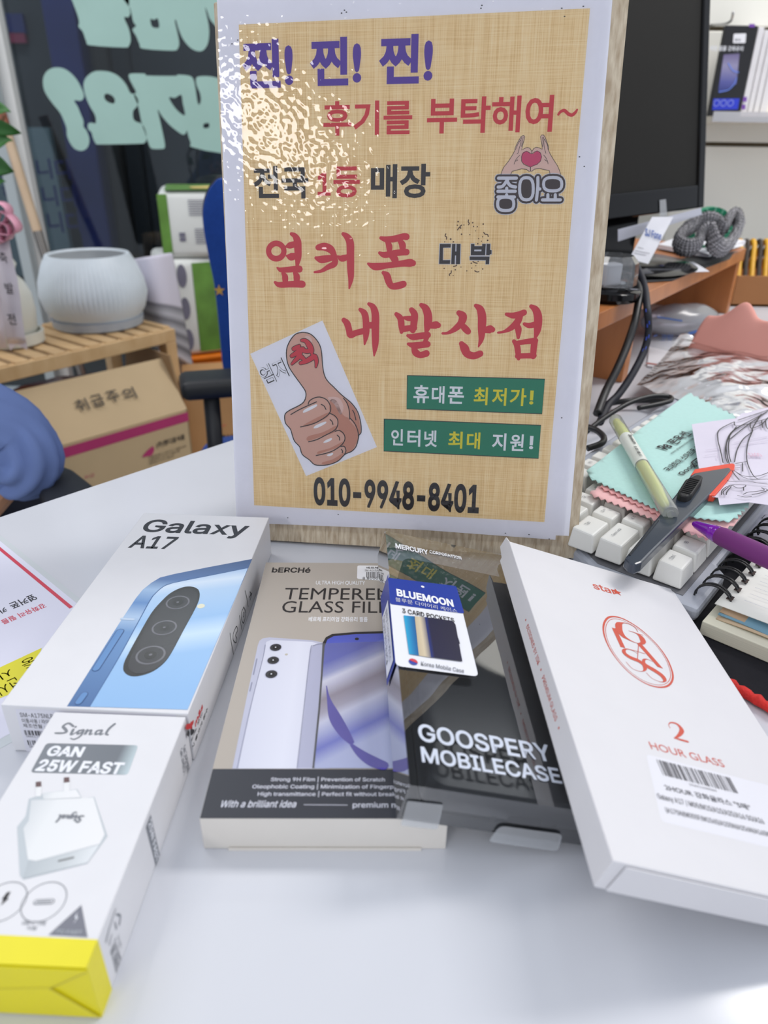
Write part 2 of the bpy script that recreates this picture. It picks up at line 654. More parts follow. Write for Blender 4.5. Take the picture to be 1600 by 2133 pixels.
vinyl([[(470,-120),(500,0),(530,80),(550,150),(545,185),(575,220),(600,290),(630,315),(860,330),(895,318),(908,275),(895,200),(862,122),(890,120),(905,90),(895,40),(860,-120)]])
vinyl([[(850,-120),(905,60),(925,150),(945,180),(920,205),(945,250),(970,310),(995,338),(1200,352),(1235,335),(1245,300),(1235,240),(1215,150),(1222,140),(1240,200),(1270,270),(1320,330),(1370,355),(1410,350),(1440,310),(1452,250),(1450,180),(1430,80),(1425,50),(1440,80),(1470,150),(1560,200),(1560,-120)],
       [(1047,130),(1045,150),(1060,188),(1105,190),(1095,128),(1070,138)]])
# the street outside the glass
YO = 3.7
M_OUT = mat('street_dark_wall', (62, 66, 72), 0.7, var=0.25, vscale=1.5)
struct(slab('wall_outside', -5.0, 3.0, YO + 0.3, YO + 0.4, -0.05, 3.2, M_OUT))
struct(slab('ground_outside', -5.0, 3.0, 2.36, YO + 0.3, -0.08, -0.02, mat('street_paving', (70, 70, 72), 0.6, var=0.15, vscale=3)))
struct(slab('added_shade_roof', -5.0, 3.0, YW + 0.05, YO + 0.4, 2.9, 3.0, M_OUT))  # unseen roof added to shade the street from the sky
M_NAVY = mat('navy_paint', (44, 50, 112), 0.5, var=0.12, vscale=5)
pc = at_y(130, 50, YO)
tag(slab('street_column', pc.x - 0.08, pc.x + 0.06, YO, YO + 0.12, -0.02, 2.9, M_NAVY, bevel=0.01), 'dark navy column standing outside the shop window', 'column')
pc = at_y(195, 50, YO)
tag(slab('street_pipe', pc.x - 0.035, pc.x + 0.035, YO + 0.02, YO + 0.09, -0.02, 2.9, mat('dark_brown_metal', (40, 36, 34), 0.5, var=0.1), bevel=0.015), 'dark brown pipe beside the navy column outside the window', 'pipe')
pc = at_y(262, 150, YO)
tag(slab('street_rod', pc.x - 0.012, pc.x + 0.012, YO + 0.05, YO + 0.08, -0.02, 2.9, mat('black_metal', (24, 24, 26), 0.4, var=0.05), bevel=0.006), 'thin black rod outside behind the mint letters', 'rod')
SO = Surf((0, YO - 0.02, DZ), (1, 0, 0), (0, 0, 1))
sgn = root('street_notice', 'grey notice panel with three lines of navy Korean text outside', 'sign', (at_y(110, 420, YO).x, YO, 0.0))
a, b = at_y(-150, 262, YO), at_y(160, 575, YO)
slab('panel', a.x, b.x, YO - 0.02, YO + 0.02, b.z, a.z, mat('notice_panel', (120, 138, 146), 0.6, var=0.06, vscale=4), sgn)
for yy, xr in ((352, 160), (408, 172), (463, 183)):
    text(SO, '했습니다.', (xr - 165, yy), (xr, yy), (100, yy - 22), (100, yy + 21), M_NAVY, sgn, 'lettering', 0.003, bold=0.02)
slab('leg', a.x + 0.3, a.x + 0.34, YO, YO + 0.04, -0.02, b.z, MATS['dark_brown_metal'], sgn)
slab('leg', b.x - 0.06, b.x - 0.02, YO, YO + 0.04, -0.02, b.z, MATS['dark_brown_metal'], sgn)
pst = root('street_poster', 'navy and red poster on the dark wall outside', 'poster', at_y(32, 55, YO + 0.29))
for (x0, y0, x1, y1), m in (((5, 28, 55, 70), M_NAVY), ((18, 68, 56, 90), mat('poster_red', (150, 50, 84), 0.5, var=0.05))):
    a, b = at_y(x0, y0, YO + 0.28), at_y(x1, y1, YO + 0.28)
    slab('poster_panel', a.x, b.x, YO + 0.27, YO + 0.299, b.z, a.z, m, pst)

# right: white slat wall with shelf
YS = 1.72
M_SLAT = mat('slatwall_white', (234, 232, 222), 0.5, var=0.02, vscale=3)
wrt = struct(bpy.data.objects.new('wall_right', None))
COL.objects.link(wrt)
zs = [at_y(1540, y, YS).z for y in (2133, 900, 600, 301, 247, 60, -170, -400, -640)]
zs[0] = 0.0
for i in range(len(zs) - 1):
    slab('wall_board', 0.62, 2.6, YS, YS + 0.015, zs[i] + 0.004, zs[i + 1] - 0.004, M_SLAT, wrt, bevel=0.002)
slab('wall_backing', 0.62, 2.6, YS + 0.013, YS + 0.03, 0.0, zs[-1], mat('slat_groove', (96, 82, 58), 0.7, var=0.05), wrt)
struct(slab('wall_return', 0.60, 0.62, YS, YW + 0.1, 0.0, 2.5, M_WALL))

# ------------------------------------------------------------------ desk
EA, EB = at_z(0, 1075), at_z(485, 915)
DE1 = (EB - EA).normalized()                # along the far edge of the desk
DE2 = Vector((DE1.y, -DE1.x, 0))            # towards the camera
M_DESK = mat('white_gloss_desk', (210, 212, 219), 0.16, 0.5, var=0.01, vscale=20, bump=0.012, bscale=40)
desk = root('white_desk', 'glossy white desk top carrying the phone boxes and sign', 'desk', (0.0, 0.3, 0.0))
d0 = EA - DE1 * 0.55
top = [d0, d0 + DE1 * 2.14, d0 + DE1 * 2.14 + DE2 * 1.05, d0 + DE2 * 1.05]
MB().prism([p + Vector((0, 0, -0.028)) for p in top], (0, 0, 0.028)).build('desk_top', M_DESK, desk, bevel=0.002)
M_DLEG = mat('desk_side_panel', (205, 205, 205), 0.4, var=0.02)
for t in (0.06, 2.05):
    q = [d0 + DE1 * t + DE2 * 0.05, d0 + DE1 * (t + 0.03) + DE2 * 0.05, d0 + DE1 * (t + 0.03) + DE2 * 1.0, d0 + DE1 * t + DE2 * 1.0]
    MB().prism([Vector((p.x, p.y, 0.0)) for p in q], (0, 0, DZ - 0.028)).build('side_panel', M_DLEG, desk)
# ================================================================== sign board with the printed poster
BYAW, BLEAN, BROLL = math.radians(-7.99), math.radians(10.8), math.radians(-1.56)
BM = T(0.0043, 0.4235, DZ + 0.0032) @ Matrix.Rotation(BYAW, 4, 'Z') @ Matrix.Rotation(-BLEAN, 4, 'X') @ Matrix.Rotation(BROLL, 4, 'Y')
bo, bx, by_, bz = BM.to_translation(), BM.col[0].to_3d(), BM.col[1].to_3d(), BM.col[2].to_3d()
SB = Surf(bo, bx, bz)                       # front face; normal points at the viewer
sign = root('sign_board', 'wooden stand-up sign board with laminated kraft-brown Korean review poster', 'sign', (bo.x, bo.y, DZ))
def wood_mat(name, c1_, c2_, sx, sy, rough=0.5, scale=1.0, line=0.5, sz=None):
    """planks with grain along local y of the decal frame (uses UV)"""
    m = bpy.data.materials.new(name)
    nt, N, L, p = nodes_of(m)
    p.inputs['Roughness'].default_value = rough
    tc = N.new('ShaderNodeTexCoord')
    mp = N.new('ShaderNodeMapping')
    mp.inputs['Scale'].default_value = (sx, sy, sz or sx)
    L.new(tc.outputs['Object'], mp.inputs['Vector'])
    t = N.new('ShaderNodeTexNoise')
    t.inputs['Scale'].default_value = scale
    t.inputs['Detail'].default_value = 5
    L.new(mp.outputs[0], t.inputs['Vector'])
    cr = N.new('ShaderNodeValToRGB')
    cr.color_ramp.elements[0].position = 0.5 - line / 2
    cr.color_ramp.elements[1].position = 0.5 + line / 2
    cr.color_ramp.elements[0].color = srgb(*c1_)
    cr.color_ramp.elements[1].color = srgb(*c2_)
    L.new(t.outputs['Fac'], cr.inputs[0])
    L.new(cr.outputs[0], p.inputs['Base Color'])
    MATS[name] = m
    return m
M_BOARD = wood_mat('sign_wood', (172, 152, 126), (212, 198, 174), 420, 420, 0.5, 1.0, 0.35, 3.0)
# board outline: sides follow the photo, the top lies just above the frame
bl, br = SB.uv((497, 1140)), SB.uv((1203, 1166))
tl, tr = SB.uv((447, -12)), SB.uv((1311, -45))
ub0, ub1 = (bl[0] + tl[0]) / 2, (br[0] + tr[0]) / 2
vtop = 0.325
g = MB()
n_pl = 26                                   # narrow planks, each its own strip
wpl = (ub1 - ub0) / n_pl
MB().prism([SB.w(ub0, 0.0005, -0.012), SB.w(ub1, 0.0005, -0.012), SB.w(ub1, vtop, -0.012), SB.w(ub0, vtop, -0.012)], SB.n * 0.0118).build('board', M_BOARD, sign, bevel=0.001)
for i in range(n_pl):
    a, b = ub0 + i * wpl + 0.0002, ub0 + (i + 1) * wpl - 0.0002
    MB().prism([SB.w(a, 0.0008, -0.0004), SB.w(b, 0.0008, -0.0004), SB.w(b, vtop - 0.001, -0.0004), SB.w(a, vtop - 0.001, -0.0004)], SB.n * 0.0004).build('plank', M_BOARD, sign)
# rear prop
MB().prism([SB.w(-0.05, 0.20, -0.012), SB.w(0.05, 0.20, -0.012), Vector((bo.x + 0.05, bo.y + 0.135, DZ)), Vector((bo.x - 0.05, bo.y + 0.12, DZ))], -bx.cross(Vector((0, 0, 1))) * 0.004).build('prop', M_BOARD, sign)
# sheets
M_PAPER = mat('poster_paper', (236, 236, 246), 0.5, var=0.02, vscale=40)
def sheet(px4, h, m, name, th=0.0003, parent=sign):
    q = [SB.uv(p) for p in px4]
    return MB().prism([SB.w(u, v, h) for u, v in q], SB.n * th).build(name, m, parent)
sheet([(493, 1088), (1185, 1116), (1279, -40), (452, -10)], 0.0001, M_PAPER, 'back_sheet', 0.0002)
poster = sheet([(513, 1076), (1157, 1124), (1259, -32), (466, 5)], 0.00033, M_PAPER, 'poster_sheet', 0.00012)
# kraft picture
def kraft_mat():
    m = bpy.data.materials.new('kraft_weave_print')
    nt, N, L, p = nodes_of(m)
    p.inputs['Roughness'].default_value = 0.55
    uv = N.new('ShaderNodeUVMap')
    outs = []
    for sc in ((330, 9, 1), (7, 420, 1), (60, 3, 1), (3, 5, 1)):
        mp = N.new('ShaderNodeMapping')
        mp.inputs['Scale'].default_value = sc
        L.new(uv.outputs[0], mp.inputs['Vector'])
        t = N.new('ShaderNodeTexNoise')
        t.inputs['Scale'].default_value = 1.0
        t.inputs['Detail'].default_value = 3
        L.new(mp.outputs[0], t.inputs['Vector'])
        outs.append(t.outputs['Fac'])
    def add(a, b, wa, wb):
        n1 = N.new('ShaderNodeMath')
        n1.operation = 'MULTIPLY'
        n1.inputs[1].default_value = wa
        L.new(a, n1.inputs[0])
        n2 = N.new('ShaderNodeMath')
        n2.operation = 'MULTIPLY_ADD'
        n2.inputs[1].default_value = wb
        L.new(b, n2.inputs[0])
        L.new(n1.outputs[0], n2.inputs[2])
        return n2.outputs[0]
    s1 = add(outs[0], outs[1], 0.36, 0.30)
    s2 = add(s1, outs[2], 1.0, 0.22)
    s3 = add(s2, outs[3], 1.0, 0.12)
    cr = N.new('ShaderNodeValToRGB')
    el = cr.color_ramp.elements
    el[0].position, el[0].color = 0.34, srgb(214, 176, 116)
    el[1].position, el[1].color = 0.66, srgb(252, 234, 196)
    e = el.new(0.5)
    e.color = srgb(240, 212, 160)
    L.new(s3, cr.inputs[0])
    L.new(cr.outputs[0], p.inputs['Base Color'])
    MATS['kraft_weave_print'] = m
    return m
M_KRAFT = kraft_mat()
shape(SB, [[(530, 1052), (1134, 1087), (1229, 18), (498, 52)]], M_KRAFT, poster, 'kraft_print', 0.0017)
M_PURPLE = mat('ink_purple', (84, 50, 160), 0.5)
M_RED = mat('ink_red', (205, 52, 70), 0.5)
M_RED2 = mat('ink_red_headline', (206, 48, 62), 0.5)
M_INK = mat('ink_soft_black', (42, 38, 42), 0.5)
H1 = 0.0020
PT = poster
# lines of text
text_box(SB, '찐!', (505, 82, 611, 184), M_PURPLE, PT, h=H1, bold=0.035)
text_box(SB, '찐!', (646, 78, 753, 179), M_PURPLE, PT, h=H1, bold=0.035)
text_box(SB, '찐!', (790, 72, 902, 175), M_PURPLE, PT, h=H1, bold=0.035)
text_box(SB, '후기를', (674, 210, 859, 282), M_RED2, PT, h=H1, bold=0.022)
text_box(SB, '부탁해여', (890, 201, 1152, 277), M_RED2, PT, h=H1, bold=0.022)
strokes(SB, [[(1163, 239, 5), (1168, 233, 6), (1176, 231, 7), (1184, 238, 7), (1192, 240, 7), (1199, 234, 6), (1202, 229, 4)]], M_RED2, PT, 'lettering', H1)
text_box(SB, '전국', (528, 346, 643, 414), M_INK, PT, h=H1, bold=0.028)
text_box(SB, '1', (662, 360, 689, 408), M_RED2, PT, h=H1, bold=0.02)
text_box(SB, '등', (695, 347, 750, 412), M_RED2, PT, h=H1, bold=0.025)
text_box(SB, '매장', (773, 342, 896, 413), M_INK, PT, h=H1, bold=0.028)
text_box(SB, '010-9948-8401', (654, 1001, 999, 1061), M_INK, PT, h=H1, bold=0.034)
# brush lettering, first line
k5 = crop(540, 470, 4.7059)
def ink(c, s, paths, m=None, h=H1, par=None, name='brush_lettering'):
    q = [[(*c(x, y), w * 1.15 / s) for x, y, w in p] for p in paths]
    return strokes(SB, q, m or M_RED, par or PT, name, h)
sc5 = 4.7059
ring = [(170 + 75 * math.cos(a * math.pi / 8), 250 + 75 * math.sin(a * math.pi / 8), 54) for a in range(16)]
strokes(SB, [[(*k5(x, y), w / sc5) for x, y, w in ring]], M_RED, PT, 'brush_lettering', H1, closed=True, n=2)
ink(k5, sc5, [
    [(318, 82, 30), (352, 102, 48), (376, 150, 66), (382, 230, 66), (384, 310, 58), (374, 390, 30)],
    [(268, 206, 22), (300, 196, 52), (360, 180, 50)], [(272, 296, 18), (310, 306, 62), (360, 296, 50)],
    [(180, 414, 16), (215, 434, 40), (290, 432, 48), (350, 425, 52), (396, 426, 60)],
    [(235, 470, 30), (255, 500, 54), (258, 560, 46)], [(352, 465, 36), (370, 500, 58), (368, 560, 44)],
    [(158, 556, 24), (200, 580, 46), (300, 575, 52), (380, 573, 58), (425, 574, 60)],
    [(580, 215, 50), (640, 207, 66), (700, 232, 66), (732, 280, 50), (745, 345, 54)],
    [(560, 318, 30), (610, 332, 62), (680, 322, 56), (735, 312, 40)],
    [(752, 345, 46), (735, 378, 52), (680, 405, 44), (610, 445, 28), (545, 456, 18)],
    [(772, 300, 16), (810, 322, 54), (870, 308, 46)],
    [(825, 82, 32), (862, 110, 56), (892, 165, 68), (896, 280, 66), (898, 420, 62), (900, 520, 48), (884, 615, 14)],
    [(1195, 122, 30), (1250, 136, 50), (1330, 130, 56), (1410, 108, 54), (1444, 110, 58)],
    [(1255, 160, 36), (1275, 200, 56), (1278, 260, 42)], [(1380, 150, 40), (1405, 190, 60), (1408, 250, 44)],
    [(1182, 268, 28), (1230, 288, 50), (1320, 272, 52), (1400, 262, 54), (1445, 260, 56)],
    [(1300, 300, 50), (1330, 330, 64), (1340, 370, 48)],
    [(1070, 374, 22), (1140, 402, 62), (1260, 390, 50), (1400, 372, 54), (1480, 366, 66), (1510, 368, 52)],
    [(1218, 462, 32), (1252, 490, 62), (1272, 550, 60), (1300, 592, 54), (1360, 590, 60), (1415, 573, 58)]])
k4 = crop(700, 610, 3.5556)
sc4 = 3.5556
ink(k4, sc4, [
    [(60, 202, 32), (84, 228, 44), (98, 275, 42), (108, 312, 42), (150, 296, 38), (210, 282, 40)],
    [(180, 124, 24), (210, 150, 42), (222, 200, 44), (224, 300, 42), (213, 380, 12)],
    [(244, 82, 22), (275, 105, 40), (292, 160, 50), (292, 260, 50), (292, 380, 42), (283, 465, 10)],
    [(240, 240, 40), (270, 240, 44)],
    [(448, 158, 28), (478, 190, 42), (486, 250, 40), (486, 290, 24)],
    [(560, 126, 34), (582, 160, 46), (578, 220, 46), (570, 276, 40)],
    [(505, 184, 20), (540, 190, 34), (570, 190, 30)], [(495, 268, 40), (540, 262, 38), (580, 258, 40)],
    [(632, 90, 28), (664, 116, 48), (682, 170, 54), (680, 240, 50), (668, 292, 22)],
    [(690, 245, 34), (740, 238, 48), (758, 240, 36)],
    [(532, 316, 20), (570, 326, 40), (630, 318, 42), (680, 312, 42)], [(672, 315, 44), (665, 350, 30), (655, 372, 28)],
    [(536, 378, 20), (580, 390, 42), (640, 384, 42), (678, 380, 42)],
    [(575, 400, 30), (590, 440, 46), (625, 460, 40), (670, 448, 44)],
    [(910, 148, 34), (940, 175, 54), (925, 225, 46), (880, 268, 36), (830, 296, 20), (790, 300, 16)],
    [(920, 225, 30), (955, 262, 44), (978, 286, 40)],
    [(1036, 95, 26), (1068, 122, 48), (1082, 180, 56), (1080, 260, 52), (1076, 340, 36), (1056, 398, 10)],
    [(1090, 278, 32), (1140, 270, 52), (1158, 272, 38)],
    [(930, 376, 34), (952, 410, 56), (972, 450, 50), (1020, 466, 46), (1068, 450, 42)],
    [(1262, 158, 22), (1310, 168, 38), (1360, 158, 40), (1392, 146, 40)],
    [(1360, 175, 44), (1340, 220, 46), (1290, 264, 34), (1240, 288, 18), (1200, 294, 14)],
    [(1330, 230, 30), (1350, 268, 44), (1350, 330, 22)],
    [(1395, 230, 22), (1430, 242, 34), (1480, 232, 40)],
    [(1445, 100, 26), (1478, 125, 46), (1496, 180, 54), (1492, 270, 48), (1474, 335, 18)],
    [(1318, 358, 26), (1340, 390, 38), (1348, 440, 38), (1352, 488, 22)],
    [(1330, 375, 30), (1400, 362, 34), (1475, 354, 40)], [(1470, 360, 44), (1464, 410, 42), (1460, 470, 38)],
    [(1345, 468, 36), (1400, 466, 34), (1465, 464, 38)]])
# heart hands with the framed "good" word
kh = crop(1020, 270, 8.4211)
sh = 8.4211
M_HAND = mat('print_pale_skin', (222, 188, 176), 0.5)
M_PINK = mat('print_heart_pink', (204, 66, 112), 0.5)
M_DKW = mat('print_dark_brown', (58, 44, 48), 0.5)
M_PALE = mat('print_pale_grey', (208, 210, 222), 0.5)
LH = [(198,790),(215,735),(250,660),(330,560),(400,450),(440,375),(445,330),(470,270),(520,180),(555,120),(600,105),(618,130),(600,200),(572,300),(560,365),(610,335),(660,315),(705,330),(740,385),(738,430),(700,410),(650,380),(590,410),(558,480),(560,560),(600,615),(660,640),(712,660),(715,735),(690,735),(645,700),(560,690),(480,712),(395,735),(368,790)]
RH = [(1245,795),(1225,720),(1190,640),(1120,530),(1060,430),(1030,360),(1038,320),(1010,240),(970,130),(945,100),(910,98),(892,130),(905,200),(918,280),(922,350),(870,325),(820,312),(775,335),(742,385),(745,430),(780,400),(835,375),(890,410),(912,480),(890,560),(830,615),(770,635),(718,660),(718,735),(745,730),(790,695),(880,685),(960,705),(1045,720),(1060,790)]
for hnd in (LH, RH):
    shape(SB, [cl(kh, hnd)], M_HAND, PT, 'heart_hand_print', H1)
    strokes(SB, [[(*kh(x, y), 9 / sh) for x, y in hnd]], M_INK, PT, 'heart_hand_outline', H1 + 0.0002, n=1)
shape(SB, [cl(kh, [(735,425),(765,425),(800,390),(840,378),(890,405),(912,470),(900,540),(850,600),(780,635),(725,660),(670,635),(600,600),(562,545),(556,470),(580,410),(640,380),(690,400),(712,425)])], M_PINK, PT, 'heart_print', H1 + 0.0001, round_=3)
strokes(SB, [[(*kh(x, y), 8 / sh) for x, y in l] for l in (
    [(455, 360), (480, 290), (530, 200), (550, 190), (545, 250), (520, 330), (500, 410), (480, 430)], [(560, 140), (548, 190)], [(590, 130), (575, 200), (560, 300)],
    [(430, 610), (445, 560), (490, 490), (530, 455)], [(455, 560), (495, 535)],
    [(1025, 355), (1010, 270), (970, 190), (952, 180), (950, 250), (965, 340), (985, 420)], [(940, 130), (955, 180)], [(925, 140), (935, 220), (930, 300)],
    [(1025, 605), (1010, 545), (975, 480), (945, 450)], [(1005, 560), (965, 530)])], M_INK, PT, 'heart_hand_lines', H1 + 0.0003, n=2)
blob = []
word = [[(155, 855), (470, 855)], [(150, 1010), (230, 995), (300, 900), (320, 880)], [(305, 900), (360, 985), (455, 1010)], [(300, 1030), (298, 1075)], [(145, 1085), (450, 1085)],
        [(298, 1145), (298, 1180)], [(145, 1185), (435, 1185)], [(845, 845), (845, 1000), (820, 1240)], [(855, 1040), (880, 1045)], [(1020, 1145), (1020, 1230)], [(1150, 1145), (1150, 1230)], [(925, 1235), (1240, 1235)]]
rings = [(282, 1305, 142, 118), (645, 1040, 120, 195), (1105, 960, 160, 118)]
def ringpath(cx, cy, rx, ry, w):
    return [(*kh(cx + rx * math.copysign(abs(math.cos(a)) ** 0.75, math.cos(a)), cy + ry * math.copysign(abs(math.sin(a)) ** 0.75, math.sin(a))), w / sh) for a in [2 * math.pi * i / 20 for i in range(20)]]
strokes(SB, [[(*kh(x, y), 150 / sh) for x, y in l] for l in word], M_PALE, PT, 'word_halo', H1 + 0.0001, n=3)
strokes(SB, [ringpath(*r, 150) for r in rings], M_PALE, PT, 'word_halo', H1 + 0.0001, n=1, closed=True)
strokes(SB, [[(*kh(x, y), 126 / sh) for x, y in l] for l in word], M_DKW, PT, 'word_border', H1 + 0.0003, n=3)
strokes(SB, [ringpath(*r, 126) for r in rings], M_DKW, PT, 'word_border', H1 + 0.0003, n=1, closed=True)
for r in rings:
    shape(SB, [[p[:2] for p in ringpath(r[0], r[1], r[2] - 20, r[3] - 20, 1)]], M_DKW, PT, 'word_border', H1 + 0.00035)
strokes(SB, [[(*kh(x, y), 56 / sh) for x, y in l] for l in word], M_PALE, PT, 'word_lettering', H1 + 0.0005, n=3)
strokes(SB, [ringpath(*r, 54) for r in rings], M_PALE, PT, 'word_lettering', H1 + 0.0005, n=1, closed=True)
# "jackpot" word with confetti
kd = crop(900, 440, 11.4286)
sd = 11.4286
M_CONF = mat('print_confetti_brown', (92, 64, 48), 0.5)
blocks = [[(190, 780), (450, 780), (445, 865), (265, 870), (260, 1165), (435, 1165), (430, 1255), (170, 1255)],
          [(480, 780), (560, 780), (555, 960), (582, 960), (585, 780), (680, 780), (665, 1260), (570, 1260), (575, 1055), (548, 1055), (540, 1260), (458, 1260)],
          [(930, 780), (1010, 780), (1012, 835), (1195, 835), (1195, 780), (1280, 780), (1265, 1050), (925, 1050)],
          [(1300, 780), (1388, 780), (1382, 925), (1420, 928), (1415, 1025), (1378, 1025), (1374, 1050), (1290, 1048)],
          [(900, 1080), (1370, 1080), (1358, 1262), (1275, 1262), (1280, 1165), (900, 1162)]]
for bl_ in blocks:
    strokes(SB, [[(*kd(x, y), 30 / sd) for x, y in bl_ + bl_[:1]]], M_PALE, PT, 'word_halo', H1, n=1)
    shape(SB, [cl(kd, bl_)], M_INK, PT, 'block_lettering', H1 + 0.0002)
shape(SB, [cl(kd, [(1008, 915), (1178, 915), (1176, 955), (1006, 955)])], M_PALE, PT, 'word_halo', H1 + 0.0003)
for x, y, r in [(622,248,20),(605,335,16),(970,275,18),(988,365,16),(1080,370,16),(1220,308,18),(1040,470,12),(705,550,20),(445,665,22),(510,730,18),(305,730,14),(1205,610,14),(1108,655,12),(1178,715,12),(1325,695,20),(1090,775,18),(290,1362,16),(555,1395,18),(935,1240,18),(1045,1298,12),(945,1355,14),(1207,1375,16),(505,1532,12),(1098,1195,14),(900,560,14),(760,330,14),(690,1330,12),(830,1420,14)]:
    disc(SB, kd(x, y), r * 0.000025, M_CONF, PT, 'confetti_print', H1, seg=8)
strokes(SB, [[(*kd(x, y), 24 / sd) for x, y in l] for l in ([(330, 540), (315, 590), (350, 620), (345, 665)], [(870, 210), (865, 260), (888, 285), (870, 325)], [(1232, 505), (1260, 545), (1320, 555), (1340, 605)], [(610, 445), (650, 390), (690, 410), (665, 370), (710, 330)], [(460, 1420), (455, 1470), (415, 1500), (420, 1530)], [(975, 1200), (1020, 1225), (1075, 1240)], [(1020, 1420), (1070, 1445), (1115, 1440)], [(510, 1315), (560, 1305), (590, 1280)])], M_CONF, PT, 'confetti_print', H1, n=4)
# thumbs-up card
kt = crop(520, 660, 5.7143)
st = 5.7143
M_SKIN = mat('print_thumb_skin', (214, 170, 154), 0.5)
M_SKIN2 = mat('print_thumb_shade', (196, 138, 118), 0.5)
M_SKIN3 = mat('print_thumb_light', (222, 190, 182), 0.5)
card = [(10, 440), (870, 42), (1518, 1548), (675, 1893)]
shape(SB, [cl(kt, card)], M_PAPER, PT, 'thumb_card', H1)
thumb = [(640,183),(720,200),(790,260),(840,340),(862,440),(870,560),(890,680),(930,760),(1010,840),(1090,920),(1150,970),(1220,1030),(1290,1130),(1325,1260),(1330,1370),(1305,1405),(1298,1440),(1270,1540),(1215,1600),(1140,1632),(1060,1710),(960,1752),(860,1765),(775,1755),(715,1700),(630,1635),(600,1545),(540,1480),(510,1400),(490,1335),(435,1270),(420,1200),(430,1150),(480,1110),(570,1065),(640,1020),(670,960),(670,890),(620,810),(540,700),(470,590),(442,470),(450,360),(500,260),(560,200)]
shape(SB, [cl(kt, thumb)], M_SKIN, PT, 'thumb_print', H1 + 0.0002, round_=3)
for l, m in (([(960,990),(1040,1000),(1110,1160),(1180,1200),(1190,1230),(1270,1330),(1290,1450),(1220,1590),(1140,1620),(1150,1560),(1100,1530),(1140,1430),(1060,1340),(1055,1230),(960,1140)], M_SKIN2),
             ([(640,1290),(800,1200),(960,1130),(930,1190),(800,1260),(690,1300)], M_SKIN2), ([(700,1420),(880,1370),(1040,1290),(1020,1370),(860,1420),(700,1475)], M_SKIN2),
             ([(820,1600),(960,1560),(1120,1480),(1090,1540),(940,1590),(820,1630)], M_SKIN2), ([(870,1730),(1000,1690),(1130,1610),(1080,1690),(980,1740),(880,1755)], M_SKIN2),
             ([(1140,980),(1250,1080),(1300,1200),(1320,1380),(1290,1380),(1250,1280),(1200,1210),(1190,1110)], M_SKIN2),
             ([(930,960),(1060,960),(1120,1060),(1100,1150),(1070,1150),(1010,1040)], M_SKIN3),
             ([(640,1140),(660,1100),(790,1040),(800,1065),(700,1120)], WHITE_INK), ([(765,1325),(790,1290),(900,1245),(910,1265),(820,1315)], WHITE_INK),
             ([(880,1495),(910,1465),(975,1440),(980,1460),(930,1490)], WHITE_INK), ([(920,1645),(950,1628),(995,1618),(990,1640),(950,1655)], WHITE_INK),
             ([(655,240),(700,225),(740,260),(745,305),(725,300),(690,262)], M_SKIN3)):
    shape(SB, [cl(kt, l)], m, PT, 'thumb_shade', H1 + 0.0004, round_=3)
tl_ = [thumb + thumb[:1], [(700,1040),(715,1000),(770,965),(840,953),(920,985),(965,1060),(965,1120),(930,1170),(860,1220),(760,1270),(610,1308)],
       [(495,1160),(600,1100),(720,1045),(800,1010)], [(950,1145),(1010,1170),(1050,1220),(1050,1290),(1010,1350),(900,1410),(800,1460),(705,1485)],
       [(1020,1360),(1070,1350),(1120,1385),(1138,1450),(1100,1520),(1000,1590),(900,1625),(795,1648)], [(1090,1540),(1130,1540),(1150,1590),(1130,1640)],
       [(855,1040),(890,1060),(912,1100)], [(960,1220),(985,1245),(995,1280)], [(1045,1405),(1070,1430),(1075,1465)], [(1095,1575),(1110,1595),(1105,1615)],
       [(1120,965),(1165,1030),(1190,1120),(1195,1215)], [(1195,1200),(1250,1260),(1290,1350),(1300,1440)], [(1230,1110),(1250,1150),(1268,1225)]]
strokes(SB, [[(*kt(x, y), 11 / st) for x, y in l] for l in tl_], M_INK, PT, 'thumb_outline', H1 + 0.0006, n=3)
S30 = SB.turned(kt(10, 440), kt(870, 42))
def tpx(sf, s, l, r, t, b, m, h, bold, name='lettering'):
    return text(sf, s, kt(*l), kt(*r), kt(*t), kt(*b), m, PT, name, h, bold=bold)
tpx(S30, '엄지', (112, 670), (455, 600), (240, 545), (320, 775), M_INK, H1 + 0.0003, 0.030)
tpx(S30, '엄지', (112, 670), (455, 600), (240, 545), (320, 775), M_PAPER, H1 + 0.0006, -0.004)
chk = [[(530, 380, 40), (575, 360, 44), (595, 345, 30)], [(505, 465, 34), (570, 425, 46), (620, 390, 50), (640, 380, 40)], [(610, 400, 44), (590, 470, 46), (545, 520, 34), (508, 560, 20)], [(590, 450, 40), (625, 480, 44), (650, 500, 36)],
       [(625, 280, 26), (670, 285, 40), (710, 330, 56), (738, 390, 52), (745, 440, 26)], [(640, 400, 40), (690, 408, 44), (720, 400, 40)], [(610, 550, 30), (680, 525, 44), (740, 490, 50), (780, 470, 46), (800, 530, 36), (792, 595, 16)]]
ink(kt, st, [[(x, y, w + 12) for x, y, w in p] for p in chk], M_INK, H1 + 0.0007)
ink(kt, st, chk, M_RED, H1 + 0.0009)
